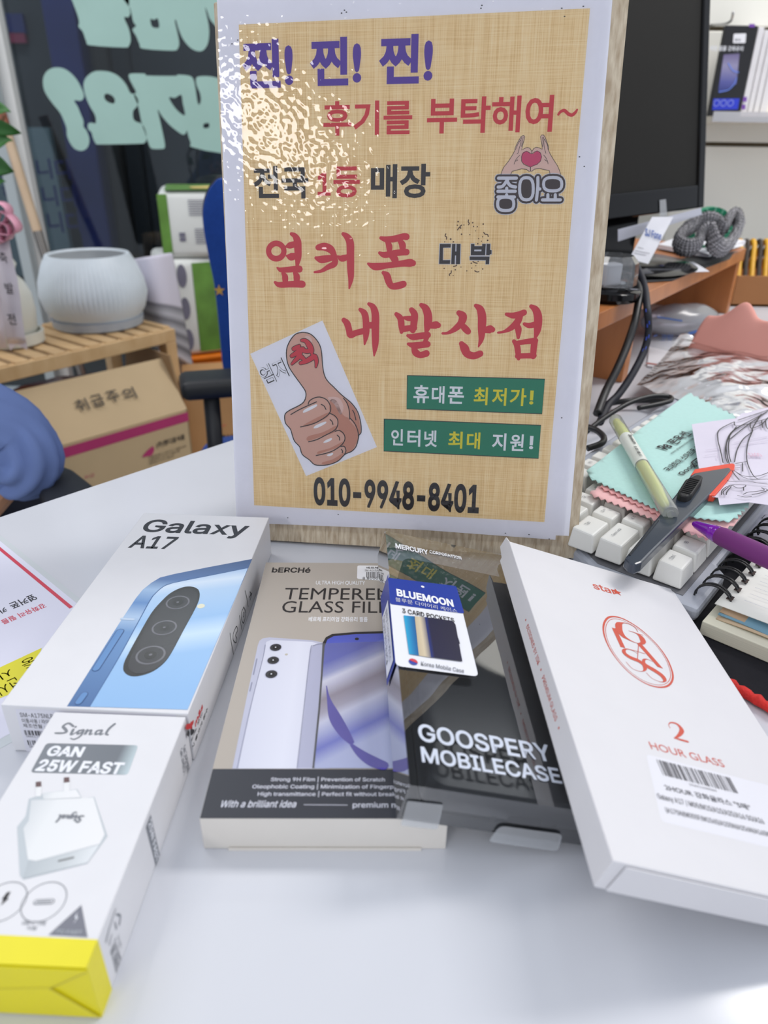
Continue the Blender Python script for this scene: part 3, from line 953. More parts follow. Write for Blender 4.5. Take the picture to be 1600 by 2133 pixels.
# green strips
kg = crop(790, 770, 4.4444)
M_GREEN = mat('print_green', (14, 128, 98), 0.5)
M_YEL = mat('print_yellow', (226, 214, 50), 0.5)
for q in ([(262, 53), (1533, 86), (1507, 408), (255, 362)], [(47, 456), (1497, 514), (1474, 820), (43, 752)]):
    strokes(SB, [[(*kg(x, y), 1.6) for x, y in q + q[:1]]], M_INK, PT, 'strip_border', H1, n=1)
    shape(SB, [cl(kg, q)], M_GREEN, PT, 'green_strip', H1 - 0.0001)
def gtx(s, x0, y0, x1, y1, m):
    a, b = kg(x0, y0), kg(x1, y1)
    S2 = SB.turned(kg(262, 53), kg(1533, 86))
    cx, cy = (a[0] + b[0]) / 2, (a[1] + b[1]) / 2
    text(S2, s, (a[0], cy), (b[0], cy), (cx, a[1]), (cx, b[1]), m, PT, 'lettering', H1 + 0.0002, bold=0.022)
gtx('휴', 318, 142, 462, 308, WHITE_INK); gtx('대', 488, 150, 605, 312, WHITE_INK); gtx('폰', 638, 155, 785, 315, WHITE_INK)
gtx('최', 876, 162, 1005, 326, M_YEL); gtx('저', 1045, 168, 1178, 332, M_YEL); gtx('가', 1210, 170, 1362, 335, M_YEL); gtx('!', 1392, 192, 1430, 322, M_YEL)
gtx('인', 112, 548, 222, 700, WHITE_INK); gtx('터', 262, 552, 382, 710, WHITE_INK); gtx('넷', 418, 560, 536, 714, WHITE_INK)
gtx('최', 640, 570, 772, 728, M_YEL); gtx('대', 812, 578, 935, 734, M_YEL)
gtx('지', 1045, 586, 1175, 746, WHITE_INK); gtx('원', 1212, 595, 1338, 752, WHITE_INK); gtx('!', 1390, 612, 1428, 735, WHITE_INK)
# small scuffs on the sheet edge
for x, y in ((718, 22), (722, 26), (712, 28), (1004, 12), (1002, 18), (1170, 18), (1215, 14), (1176, 35), (496, 84), (484, 92), (1217, 347), (1207, 327), (1102, 1113), (1144, 1122), (600, 1078), (705, 1071), (1170, 870), (1053, 1110)):
    disc(SB, (x, y), 0.0005, BLACK, PT, 'scuff', H1, seg=7, ry=0.0003)
# clear laminate pouch over the sheet
M_LAM = clear_mat('laminate_film', (254, 254, 255), 0.0, bump=1.0, bscale=300.0, refl=0.8, distance=0.00018, detail=0.0)
q = [(494, 1092), (1172, 1136), (1278, -42), (451, -12)]
MB().poly([[SB.w(*SB.uv(p), 0.0012) for p in q]]).build('laminate_film', M_LAM, sign, fix=False)
# ================================================================== boxes in front
class Box:
    def __init__(s, x, y, z, yaw, w, l, h, tilt=0.0, tx=0.0):
        s.w_, s.l, s.h = w, l, h
        s.M = T(x, y, DZ + z) @ Rz(yaw) @ Matrix.Rotation(tilt, 4, 'Y') @ Matrix.Rotation(tx, 4, 'X')
        ex, ey, ez = (s.M.col[i].to_3d() for i in range(3))
        p = lambda *a: s.M @ Vector(a)
        s.ex, s.ey, s.ez, s.p = ex, ey, ez, p
        s.top = Surf(p(0, 0, h), ex, ey)
        s.front = Surf(p(0, 0, 0), ex, ez)
        s.right = Surf(p(w, 0, 0), ey, ez)
        s.left = Surf(p(0, l, 0), -ey, ez)
    def body(s, name, m, parent, bevel=0.0004):
        return MB().box(s.M, s.w_, s.l, s.h, (s.w_ / 2, s.l / 2, s.h / 2)).build(name, m, parent, bevel=bevel)
    def base(s):
        c = s.M @ Vector((s.w_ / 2, s.l / 2, 0))
        return Vector((c.x, c.y, DZ))
def rot(S, ex, ey):
    return Surf(S.o, ex, ey)
def rect(S, u0, v0, u1, v1, m, parent, name, h=0.0002, r=0.0):
    if r:
        pts = []
        for cx, cy, a0 in ((u1 - r, v1 - r, 0), (u0 + r, v1 - r, 90), (u0 + r, v0 + r, 180), (u1 - r, v0 + r, 270)):
            pts += [(cx + r * math.cos(math.radians(a0 + k * 18)), cy + r * math.sin(math.radians(a0 + k * 18))) for k in range(6)]
    else:
        pts = [(u0, v0), (u1, v0), (u1, v1), (u0, v1)]
    return shape(S, [pts], m, parent, name, h, px=False)

# ------------------------------------------------------------------ phone box
G = Box(-0.16884, 0.2414, 0.0004, math.radians(-2.71), 0.0842, 0.1825, 0.0276)
gal = root('phone_box', 'white phone box printed with a light blue phone, left of the beige box', 'box', G.base())
G.body('carton', WHITE_CARD, gal)
kG = crop(0, 1060, 2.7586)
def gt(s, l, r, t, b, S=None, m=None, par=None, **k):
    return text(S or G.top, s, kG(*l), kG(*r), kG(*t), kG(*b), m or BLACK, par or gal, **k)
M_NVY = mat('ink_deep_navy', (38, 42, 52), 0.45)
gt('Galaxy', (825, 100), (1440, 92), (900, 61), (830, 152), m=M_NVY, bold=0.018)
gt('A17', (735, 222), (1028, 165), (900, 157), (800, 226), m=M_NVY, bold=0.018)
M_PH1 = ramp_mat('print_blue_frame', [(0.0, (70, 108, 160)), (0.42, (104, 146, 196)), (0.52, (170, 196, 226)), (0.62, (96, 140, 196)), (0.72, (160, 190, 224)), (0.80, (86, 120, 172)), (1.0, (64, 92, 136))], 0.3, 'v')
M_PH2 = ramp_mat('print_blue_back', [(0.0, (142, 184, 228)), (0.25, (148, 188, 230)), (0.38, (196, 220, 244)), (0.5, (150, 190, 232)), (0.72, (178, 208, 240)), (0.8, (214, 230, 248)), (0.9, (160, 196, 236)), (1.0, (150, 188, 232))], 0.3, 'diag', extra=-0.12)
outer = [(1450, 288), (1200, 335), (1000, 375), (920, 395), (870, 425), (820, 465), (780, 515), (690, 650), (530, 905), (385, 1135), (1078, 1155)]
inner = [(1425, 340), (1200, 385), (1000, 425), (940, 447), (890, 490), (855, 540), (720, 790), (640, 930), (515, 1138), (1078, 1155)]
shape(G.top, [cl(kG, outer)], M_PH1, gal, 'phone_picture_frame', 0.0002)
shape(G.top, [cl(kG, inner)], M_PH2, gal, 'phone_picture_back', 0.0004)
strokes(G.top, [[(*kG(x, y), 1.4) for x, y in inner[:-1]]], mat('print_line_blue', (70, 104, 156), 0.4), gal, 'phone_picture_edge', 0.0005, n=2)
M_CAM = mat('print_camera_black', (40, 40, 46), 0.25)
M_CAM2 = mat('print_camera_grey', (104, 104, 112), 0.25)
M_CAM3 = mat('print_camera_dark', (16, 16, 20), 0.25)
pill = [(1095, 447), (1140, 465), (1147, 510), (1125, 570), (1060, 690), (985, 830), (940, 890), (880, 935), (810, 960), (750, 962), (712, 935), (712, 890), (740, 830), (800, 720), (870, 600), (930, 530), (980, 485), (1040, 455)]
shape(G.top, [cl(kG, pill)], M_CAM3, gal, 'camera_picture', 0.0006, round_=3)
pc_ = (930, 705)
shape(G.top, [cl(kG, [(pc_[0] + (x - pc_[0]) * 0.90 + 8, pc_[1] + (y - pc_[1]) * 0.94) for x, y in pill])], M_CAM, gal, 'camera_picture', 0.0008, round_=3)
for cx, cy, r in ((1022, 540, 0.0063), (945, 685, 0.0063), (866, 842, 0.0071)):
    disc(G.top, kG(cx, cy), r, M_CAM2, gal, 'lens_picture', 0.0010)
    disc(G.top, kG(cx, cy), r * 0.86, M_CAM, gal, 'lens_picture', 0.0012)
    disc(G.top, kG(cx, cy), r * 0.42, M_CAM3, gal, 'lens_picture', 0.0014)
    disc(G.top, kG(cx, cy), r * 0.12, M_CAM2, gal, 'lens_picture', 0.0016, seg=10)
disc(G.top, kG(1155, 560), 0.0021, mat('print_flash', (232, 230, 206), 0.4), gal, 'flash_picture', 0.0006, seg=14)
M_BTN = mat('print_button_blue', (92, 138, 192), 0.3)
M_BTND = mat('print_button_edge', (58, 86, 136), 0.3)
for pth in ([(552, 920), (690, 705)], [(452, 1112), (484, 1068)]):
    strokes(G.top, [[(*kG(x, y), 13) for x, y in pth]], M_BTND, gal, 'button_picture', 0.0006)
    strokes(G.top, [[(*kG(x, y), 10.5) for x, y in pth]], M_BTN, gal, 'button_picture', 0.0008)
strokes(G.top, [[(*kG(700, 632), 5), (*kG(765, 636), 5)]], mat('print_pale_blue', (190, 208, 230), 0.3), gal, 'antenna_picture', 0.0006)
# end label
kC = crop(0, 1440, 3.0773)
M_STK = mat('label_sticker', (222, 222, 232), 0.4)
shape(G.front, [cl(kC, [(96, 112), (1130, 150), (1120, 400), (170, 385)])], M_STK, gal, 'end_label', 0.0002)
def ct(S, s, l, r, t, b, m, par, **k):
    return text(S, s, kC(*l), kC(*r), kC(*t), kC(*b), m, par, **k)
ct(G.front, 'SM-A175NLBAKOC', (128, 150), (430, 158), (130, 136), (130, 164), BLACK, gal, bold=0.01)
ct(G.front, '이통사용 / 라이트 블루', (140, 188), (400, 194), (150, 173), (150, 202), BLACK, gal, bold=0.012)
ct(G.front, '제조연월 : 2026.01', (148, 218), (400, 224), (160, 206), (160, 232), BLACK, gal, bold=0.012)
for (l, r, t, b, sd_) in ((158, 420, 248, 278, 3), (178, 440, 312, 343, 5), (715, 1075, 150, 182, 7)):
    u0, u1 = G.front.uv(kC(l, (t + b) / 2))[0], G.front.uv(kC(r, (t + b) / 2))[0]
    v1, v0 = G.front.uv(kC(l, t))[1], G.front.uv(kC(l, b))[1]
    barcode(G.front, u0, u1, v0, v1, BLACK, gal, sd_, 46)
ct(G.front, 'SMA175ABLBK', (168, 286), (330, 288), (170, 281), (170, 293), BLACK, gal)
ct(G.front, 'SMA175ABLBK', (188, 352), (350, 354), (190, 346), (190, 359), BLACK, gal)
# side icons and seal
kR = crop(460, 1140, 8.2)
strokes(G.right, [[(*kR(x, y), 0.9) for x, y in l] for l in (
    [(390, 1020), (350, 1120), (350, 1220), (385, 1298), (412, 1210), (425, 1120), (390, 1020)], [(240, 1625), (210, 1580), (212, 1480), (240, 1400), (268, 1350), (285, 1420), (250, 1500), (272, 1560), (262, 1625), (240, 1625)],
    [(415, 740), (440, 860), (465, 1010)], [(315, 1165), (335, 1280), (355, 1400)], [(155, 1465), (180, 1640), (215, 1825)], [(495, 760), (510, 800), (485, 860), (530, 780), (500, 900)])], BLACK, gal, 'side_icons', 0.0003, n=3)
disc(G.right, kR(388, 1150), 0.0016, BLACK, gal, 'side_icons', 0.0003, inner=0.75, seg=14)
kK = crop(340, 1480, 8.8846)
M_KTR = mat('ink_bright_red', (206, 36, 40), 0.45)
strokes(G.right, [[(*kK(x, y), w) for x, y, w in l] for l in ([(430, 300, 5), (500, 285, 5), (550, 215, 4)], [(510, 240, 4), (520, 310, 4)])], M_KTR, gal, 'seal_logo', 0.0003)
strokes(G.right, [[(*kK(x, y), w) for x, y, w in l] for l in ([(520, 320, 5), (525, 400, 6), (565, 380, 3)], [(455, 410, 5), (468, 435, 5)])], BLACK, gal, 'seal_logo', 0.0003)
text(G.right, 'm&s', kK(585, 250), kK(745, 0), kK(585, 195), kK(605, 290), M_KTR, gal, h=0.0003, bold=0.03)
text(G.right, '도매, 주인', kK(510, 590), kK(745, 210), kK(515, 540), kK(520, 595), BLACK, gal, h=0.0003, bold=0.015)
text(G.right, '시 출고가 환수', kK(530, 710), kK(850, 170), kK(535, 655), kK(545, 720), BLACK, gal, h=0.0003, bold=0.015)

# ------------------------------------------------------------------ charger box
Cb = Box(-0.1474, 0.1314, 0.0, math.radians(-1.9), 0.0584, 0.1072, 0.0272)
chg = root('charger_box', 'white charger box with a bright yellow folded end, in front of the phone box', 'box', Cb.base())
Cb.body('carton', WHITE_CARD, chg, 0.0006)
M_YC = mat('yellow_card', (232, 220, 22), 0.45, var=0.02, vscale=60)
M_GRY = mat('ink_grey', (120, 124, 132), 0.35)
M_GRYL = ramp_mat('ink_grey_sheen', [(0.0, (118, 124, 132)), (0.82, (108, 114, 122)), (1.0, (190, 206, 212))], 0.3, 'u')
vY = Cb.top.uv((197, 1957))[1]
rect(Cb.top, 0, -0.0001, Cb.w_, vY, M_YC, chg, 'yellow_end', 0.0002)
rect(Cb.right, -0.0001, 0.0, vY, Cb.h, M_YC, chg, 'yellow_end', 0.0002)
rect(Cb.front, 0, 0.0, Cb.w_, Cb.h, M_YC, chg, 'yellow_end', 0.0002)
fl = [Cb.front.uv(kC(x, y)) for x, y in ((552, 1742), (325, 1890), (648, 2072))]
MB().prism([Cb.front.w(u, v, 0.0001) for u, v in [(0.0006, Cb.h - 0.0008), (fl[0][0], Cb.h - 0.0008), fl[1], (fl[2][0], 0.0008), (0.0006, 0.0008)]], Cb.front.n * 0.0006).build('end_flap', M_YC, chg, bevel=0.0002)
strokes(Cb.front, [[(fl[0][0], Cb.h - 0.001, 0.0004), (fl[1][0], fl[1][1], 0.0004)], [(fl[1][0], fl[1][1], 0.0004), (fl[2][0], 0.001, 0.0004)], [(0.0006, Cb.h * 0.42, 0.0002), (fl[1][0], fl[1][1] + 0.0006, 0.0002)]], mat('yellow_card_crease', (196, 184, 60), 0.5), chg, 'crease', 0.0028, n=1, px=False)
# script brand name
sgp = [[(470, 225, 12), (440, 205, 12), (405, 225, 14), (420, 245, 16), (425, 262, 14), (390, 270, 12), (352, 268, 10), (395, 266, 7)],
       [(470, 246, 14), (456, 276, 14), (472, 274, 7), (508, 250, 7)], [(484, 230, 12), (486, 228, 12)],
       [(535, 248, 12), (505, 255, 12), (498, 275, 12), (525, 262, 10), (538, 248, 12), (518, 285, 12), (478, 308, 10), (452, 302, 6)],
       [(560, 248, 13), (545, 278, 13), (562, 258, 8), (585, 250, 12), (575, 277, 12), (592, 272, 7)],
       [(652, 250, 12), (622, 255, 12), (612, 277, 12), (640, 268, 9), (655, 250, 12), (642, 278, 12), (662, 272, 7)],
       [(735, 210, 14), (700, 240, 14), (680, 272, 13), (692, 280, 10)]]
strokes(Cb.top, [[(*kC(x, y), w / 3.0773) for x, y, w in l] for l in sgp], M_GRY, chg, 'brand_lettering', 0.0003)
def quad_round(S, px4, r, m, parent, name, h):
    q = [Vector((*S.uv(p), 0)) for p in px4]
    pts = []
    for i in range(4):
        a, b, c = q[i - 1], q[i], q[(i + 1) % 4]
        p0 = b + (a - b).normalized() * r
        p1 = b + (c - b).normalized() * r
        for k in range(6):
            t = k / 5
            w = (1 - t) ** 2 * p0 + 2 * t * (1 - t) * b + t * t * p1
            pts.append((w.x, w.y))
    return shape(S, [pts], m, parent, name, h, px=False)
quad_round(Cb.top, [kC(*p) for p in ((298, 333), (887, 347), (818, 536), (195, 521))], 0.0016, M_GRYL, chg, 'grey_banner', 0.0003)
ct(Cb.top, 'GAN', (296, 400), (545, 372), (420, 352), (330, 417), WHITE_INK, chg, h=0.0005, bold=0.035)
ct(Cb.top, '25W FAST', (228, 500), (806, 455), (400, 441), (300, 516), WHITE_INK, chg, h=0.0005, bold=0.032)
M_AD1 = ramp_mat('print_adapter_front', [(0.0, (206, 210, 214)), (0.3, (226, 228, 230)), (1.0, (232, 232, 234))], 0.4, 'u')
M_AD2 = mat('print_adapter_side', (186, 194, 200), 0.4)
M_AD3 = ramp_mat('print_adapter_base', [(0.0, (176, 184, 190)), (0.6, (196, 202, 206)), (1.0, (222, 226, 230))], 0.4, 'u')
M_PIN = mat('print_pin_brown', (96, 70, 72), 0.4)
def cs(pts, m, name, h, rd=0):
    return shape(Cb.top, [cl(kC, pts)], m, chg, name, h, round_=rd)
cs([(185, 690), (300, 650), (495, 628), (525, 685), (605, 678), (690, 930), (560, 1105), (150, 1208), (128, 1180), (110, 870), (165, 800)], M_AD2, 'adapter_picture', 0.0003)
cs([(200, 700), (600, 682), (672, 920), (640, 980), (230, 1090), (180, 1080), (150, 880), (185, 830)], M_AD1, 'adapter_picture', 0.0005)
cs([(182, 1088), (240, 1092), (640, 985), (560, 1100), (150, 1200)], M_AD3, 'adapter_picture', 0.0006)
cs([(270, 655), (490, 632), (520, 682), (280, 695)], M_AD1, 'adapter_picture', 0.0006)
for x, y in ((248, 598), (428, 570)):
    cs([(x - 20, y - 15), (x + 18, y - 18), (x + 20, y + 22), (x + 16, y + 75), (x - 18, y + 78), (x - 20, y + 22)], M_AD1, 'pin_picture', 0.0005)
    cs([(x - 18, y - 15), (x + 16, y - 18), (x + 18, y + 14), (x - 18, y + 18)], M_PIN, 'pin_picture', 0.0007)
strokes(Cb.top, [[(*kC(378, 1090), 4), (*kC(470, 1068), 4)]], mat('print_port_grey', (120, 122, 124), 0.4), chg, 'port_picture', 0.0008)
SGr = Surf(Cb.top.o, -Cb.ex, -Cb.ey)
strokes(Cb.top, [[(*kC(905 - x * 1.0 + 0, 1090 - y), w * 0.3) for x, y, w in [(365 + (px_ - 350) * 0.46, 208 + (py_ - 205) * 0.62 + 40, ww) for px_, py_, ww in l]] for l in sgp], M_GRY, chg, 'brand_lettering', 0.0009)
for cx in (25, 282):
    disc(Cb.top, kC(cx, 1348), 0.0072, M_GRY, chg, 'icon_ring', 0.0003, inner=0.955)
strokes(Cb.top, [[(*kC(232, 1352), 11), (*kC(332, 1348), 11)]], M_GRY, chg, 'icon_plug', 0.0004)
strokes(Cb.top, [[(*kC(232, 1352), 6.5), (*kC(332, 1348), 6.5)]], WHITE_CARD, chg, 'icon_plug', 0.0006)
strokes(Cb.top, [[(*kC(236, 1352), 3), (*kC(328, 1348), 3)]], M_GRY, chg, 'icon_plug', 0.0008)
cs([(45, 1290), (70, 1285), (45, 1330), (58, 1328), (5, 1375), (22, 1335), (10, 1335)], BLACK, 'icon_bolt', 0.0004)
ct(Cb.top, 'USB-C TYPE', (140, 1490), (298, 1482), (220, 1472), (220, 1500), M_GRY, chg, bold=0.02)
ct(Cb.top, '지원', (170, 1520), (238, 1515), (200, 1506), (200, 1532), M_GRY, chg, bold=0.02)
cs([(522, 1370), (562, 1578), (310, 1563)], mat('ink_slate', (112, 114, 126), 0.4), 'triangle_mark', 0.0003)
cs([(495, 1415), (480, 1455), (492, 1455), (468, 1495), (502, 1450), (492, 1448)], WHITE_INK, 'triangle_bolt', 0.0005)
ct(Cb.top, 'PD FAST', (365, 1542), (525, 1545), (430, 1530), (430, 1556), M_AD2, chg, h=0.0005)
# printed side of the carton
SR2 = Surf(Cb.right.o, -Cb.ez, Cb.ey)
quad_round(Cb.right, [kC(*p) for p in ((965, 790), (1027, 1062), (1000, 1128), (934, 872))], 0.0004, M_GRY, chg, 'side_banner', 0.0003)
text(SR2, '25W FAST', kC(955, 840), kC(1005, 1095), kC(985, 900), kC(965, 930), WHITE_INK, chg, h=0.0005, bold=0.02)
strokes(Cb.right, [[(*kC(x, y), w) for x, y, w in l] for l in ([(740, 1395, 2), (700, 1520, 3), (680, 1600, 4)], [(745, 1430, 2), (770, 1440, 3), (765, 1490, 4)], [(735, 1480, 2), (745, 1520, 3)], [(715, 1560, 2), (700, 1620, 3)])], M_GRY, chg, 'side_icon', 0.0003)
text(SR2, '고속 충전', kC(755, 1560), kC(770, 1650), kC(768, 1580), kC(755, 1600), M_GRY, chg, h=0.0003)
text(SR2, 'GaN CHARGER', kC(715, 1640), kC(765, 1750), kC(772, 1690), kC(712, 1700), M_GRY, chg, h=0.0003, bold=0.01)
for x0, y0, x1, y1 in ((1160, 370, 1180, 560), (1180, 350, 1195, 520), (1200, 470, 1212, 500)):
    text(SR2, 'GaN 고속충전기', kC(x0, y0), kC(x0 + 12, y1), kC(x0 + 22, y0 + 60), kC(x0, y0 + 70), M_GRY, chg, h=0.0003, bold=0.015)

# ------------------------------------------------------------------ tempered glass box
B = Box(-0.07017, 0.19165, 0.0, math.radians(0.85), 0.0969, 0.1888, 0.01746)
ber = root('screen_film_box', 'beige screen film box with printed phones, between phone box and clear pack', 'box', B.base())
M_BSIDE = mat('ivory_card', (226, 221, 214), 0.5, var=0.012, vscale=60)
B.body('carton', M_BSIDE, ber, 0.0004)
M_TAUPE = mat('taupe_print', (176, 168, 159), 0.4, var=0.015, vscale=40)
M_DARKB = mat('charcoal_print', (48, 51, 60), 0.4)
kB = crop(410, 1110, 2.9091)
vD = B.top.uv(kB(300, 1431))[1]
rect(B.top, 0.0002, vD, B.w_ - 0.0002, B.l - 0.0002, M_TAUPE, ber, 'taupe_panel', 0.0002)
rect(B.top, 0.0002, 0.0002, B.w_ - 0.0002, vD, M_DARKB, ber, 'charcoal_panel', 0.0002)
rect(B.left, 0.0, B.h * 0.55, B.l, B.h, M_DARKB, ber, 'charcoal_side', 0.0001) if False else None
MB().prism([B.p(0.010, -0.0003, 0.0), B.p(0.087, -0.0003, 0.0), B.p(0.087, -0.0003, 0.0012), B.p(0.010, -0.0003, 0.0012)], -B.ey * 0.0006).build('end_flap', M_BSIDE, ber)
def bt(s, l, r, t, b, m, **k):
    return text(B.top, s, kB(*l), kB(*r), kB(*t), kB(*b), m, ber, **k)
bt('bERCHé', (455, 228), (690, 228), (470, 209), (470, 241), BLACK, bold=0.028)
bt('ULTRA HIGH QUALITY', (722, 304), (1020, 306), (760, 291), (760, 317), WHITE_INK, plain=True)
bt('TEMPERED', (531, 370), (1182, 376), (600, 335), (600, 404), BLACK, plain=True, h=0.0004)
bt('GLASS FILM', (518, 448), (1192, 455), (600, 414), (600, 484), BLACK, plain=True, h=0.0004)
bt('베르체 프리미엄 강화유리 필름', (678, 522), (1035, 527), (800, 509), (800, 538), WHITE_INK, bold=0.012)
M_STW = mat('white_sticker', (238, 238, 242), 0.35)
quad_round(B.top, [kB(*p) for p in ((973, 198), (1150, 200), (1150, 292), (971, 280))], 0.0016, M_STW, ber, 'price_sticker', 0.0004)
bt('베르체', (1028, 213), (1100, 215), (1050, 206), (1050, 219), BLACK, h=0.0006, bold=0.02)
bt('SM-A165/A175', (1018, 229), (1130, 231), (1050, 223), (1050, 236), BLACK, h=0.0006)
u0, u1 = B.top.uv(kB(1028, 255))[0], B.top.uv(kB(1110, 255))[0]
barcode(B.top, u0, u1, B.top.uv(kB(1050, 272))[1], B.top.uv(kB(1050, 238))[1], BLACK, ber, 11, 34, 0.0006)
bt('8 800018', (1005, 275), (1135, 280), (1030, 268), (1030, 284), BLACK, h=0.0006, bold=0.01)
M_SIL1 = mat('print_silver_edge', (184, 186, 206), 0.3)
M_SIL2 = ramp_mat('print_silver_back', [(0.0, (206, 208, 224)), (0.5, (220, 222, 236)), (1.0, (208, 210, 226))], 0.3, 'u')
def bs(pts, m, name, h, rd=0):
    return shape(B.top, [cl(kB, pts)], m, ber, name, h, round_=rd)
bs([(370, 680), (380, 655), (400, 640), (440, 634), (700, 652), (775, 668), (800, 1430), (215, 1430), (300, 1010)], M_SIL1, 'phone_back_picture', 0.0004)
bs([(412, 690), (422, 662), (450, 650), (700, 662), (760, 680), (780, 1430), (250, 1430), (330, 1020)], M_SIL2, 'phone_back_picture', 0.0005)
strokes(B.top, [[(*kB(x, y), 1.6) for x, y in ((415, 680), (400, 760), (330, 1040), (245, 1428))]], mat('print_silver_line', (142, 144, 168), 0.3), ber, 'phone_back_edge', 0.0006)
for x, y in ((478, 696), (463, 774), (452, 858)):
    disc(B.top, kB(x, y), 0.0033, M_SIL1, ber, 'lens_picture', 0.0006)
    disc(B.top, kB(x, y), 0.0029, M_CAM, ber, 'lens_picture', 0.0008)
    disc(B.top, kB(x, y), 0.0015, M_CAM3, ber, 'lens_picture', 0.0010)
    disc(B.top, kB(x, y), 0.0004, WHITE_INK, ber, 'lens_picture', 0.0012, seg=8)
disc(B.top, kB(543, 738), 0.0008, mat('print_flash2', (190, 184, 170), 0.4), ber, 'flash_picture', 0.0006, seg=10)
strokes(B.top, [[(*kB(364, 765), 2.2), (*kB(343, 860), 2.2)], [(*kB(334, 908), 2.2), (*kB(322, 960), 2.2)]], MATS['print_silver_line'], ber, 'button_picture', 0.0006)
M_SCR = ramp_mat('print_screen_blend', [(0.0, (206, 214, 240)), (0.10, (120, 130, 214)), (0.20, (200, 206, 236)), (0.27, (236, 238, 248)), (0.33, (196, 190, 200)), (0.43, (170, 160, 166)), (0.52, (222, 220, 230)), (0.57, (246, 246, 250)), (0.62, (176, 182, 218)), (0.72, (92, 104, 196)), (1.0, (70, 82, 180))], 0.25, 'diag', extra=-0.34)
scr = [(752, 1428), (700, 1428), (735, 1080), (752, 860), (764, 680), (782, 640), (820, 618), (960, 606), (1112, 598), (1260, 596), (1320, 900), (1330, 1428)]
bs([(700, 1428), (735, 1080), (752, 860), (762, 670), (782, 634), (820, 614), (960, 602), (1300, 592), (1340, 1428)], BLACK, 'screen_picture', 0.0006)
bs([(712, 1428), (747, 1080), (763, 860), (775, 690), (792, 648), (830, 628), (960, 616), (1300, 606), (1330, 1428)], M_SCR, 'screen_picture', 0.0008)
strokes(B.top, [[(*kB(x, y), w / 2.909) for x, y, w in l] for l in ([(786, 930, 4), (800, 1010, 18), (838, 1120, 62), (890, 1210, 60), (935, 1270, 34)], [(940, 1290, 20), (1000, 1345, 52), (1070, 1390, 70), (1130, 1412, 60)])], mat('print_violet', (82, 68, 178), 0.3), ber, 'screen_swirl', 0.0010)
disc(B.top, kB(970, 645), 0.0011, BLACK, ber, 'selfie_camera_picture', 0.0010, seg=14)
M_FILM = clear_mat('print_film_sheen', (236, 236, 244), 0.2, haze=0.10, refl=0.3)
bs([(690, 715), (700, 690), (725, 674), (1160, 660), (1190, 700), (1230, 1428), (610, 1428), (650, 1100)], M_FILM, 'film_picture', 0.0012)
strokes(B.top, [[(*kB(x, y), 1.0) for x, y in ((608, 1428), (650, 1060), (688, 720), (705, 686), (760, 672))]], MATS['print_silver_line'], ber, 'film_edge', 0.0013, n=2)
bt('Strong 9H Film | Prevention of Scratch', (450, 1490), (1140, 1496), (460, 1476), (470, 1512), M_PALE, bold=0.012)
bt('Oleophobic Coating | Minimization of Fingerprint', (338, 1534), (1255, 1540), (360, 1519), (360, 1556), M_PALE, bold=0.012)
bt('High transmittance | Perfect fit without breakage', (370, 1580), (1275, 1586), (390, 1564), (390, 1601), M_PALE, bold=0.012)
bt('With a brilliant idea', (150, 1643), (604, 1645), (200, 1621), (200, 1664), M_PALE, bold=0.012, shear=0.25)
strokes(B.top, [[(*kB(650, 1648), 1.2), (*kB(912, 1650), 1.2)]], M_PALE, ber, 'rule_line', 0.0003)
bt('premium material', (945, 1650), (1380, 1656), (1000, 1632), (1000, 1674), M_PALE, bold=0.012)

# ------------------------------------------------------------------ clear pack with the folio case
PT_ = math.asin(0.0226 / 0.0925)
Pk = Box(0.0064, 0.1876, 0.0242, math.radians(3.0), 0.0925, 0.1915, 0.0184, PT_)
pack = root('phone_case_pack', 'clear plastic pack holding a dark phone case, blue tag on top', 'package', Pk.base())
M_CLEAR = clear_mat('clear_pack_plastic', (232, 236, 240), 0.02, bump=0.10, bscale=14.0, refl=3.6, ior=1.5, distance=0.004, haze=0.02)
M_CASE = mat('dark_case_leather', (44, 46, 52), 0.35, 0.5, bump=0.05, bscale=800)
# open-ended film sleeve: top, left, right, front, back as separate sheets of film
w_, l_, h_ = Pk.w_, Pk.l, Pk.h
def filmquad(pts, name, m=M_CLEAR, nu=1):
    return MB().add([Pk.p(*p) for p in pts], [(0, 1, 2, 3)]).build(name, m, pack, fix=False)
filmquad([(0, 0, h_), (w_, 0, h_), (w_, l_, h_), (0, l_, h_)], 'top_film')
filmquad([(0, l_, 0), (0, 0, 0), (0, 0, h_), (0, l_, h_)], 'side_film')
filmquad([(w_, 0, 0), (w_, l_, 0), (w_, l_, h_), (w_, 0, h_)], 'side_film')
filmquad([(0, 0, 0), (w_, 0, 0), (w_, 0, h_), (0, 0, h_)], 'end_film')
filmquad([(w_, l_, 0), (0, l_, 0), (0, l_, h_), (w_, l_, h_)], 'end_film')
filmquad([(0, l_, 0), (w_, l_, 0), (w_, 0, 0), (0, 0, 0)], 'base_film')
# folio case
cm = 0.0045
def rbox(Bx, x0, x1, y0, y1, z0, z1, r, name, m, parent, bevel=0.0):
    pts = []
    for cx, cy, a0 in ((x1 - r, y1 - r, 0), (x0 + r, y1 - r, 90), (x0 + r, y0 + r, 180), (x1 - r, y0 + r, 270)):
        pts += [Bx.p(cx + r * math.cos(math.radians(a0 + k * 15)), cy + r * math.sin(math.radians(a0 + k * 15)), z0) for k in range(7)]
    return MB().prism(pts, Bx.ez * (z1 - z0)).build(name, m, parent, bevel=bevel, smooth='auto')
rbox(Pk, 0.010, w_ - 0.002, 0.006, l_ - 0.020, 0.001, h_ - 0.004, 0.007, 'folio_case', M_CASE, pack, 0.002)
rbox(Pk, w_ - 0.022, w_ - 0.0015, 0.005, l_ - 0.010, h_ - 0.0036, h_ - 0.0008, 0.003, 'folio_spine', mat('case_black', (18, 18, 22), 0.4, 0.5, var=0.05), pack, 0.001)
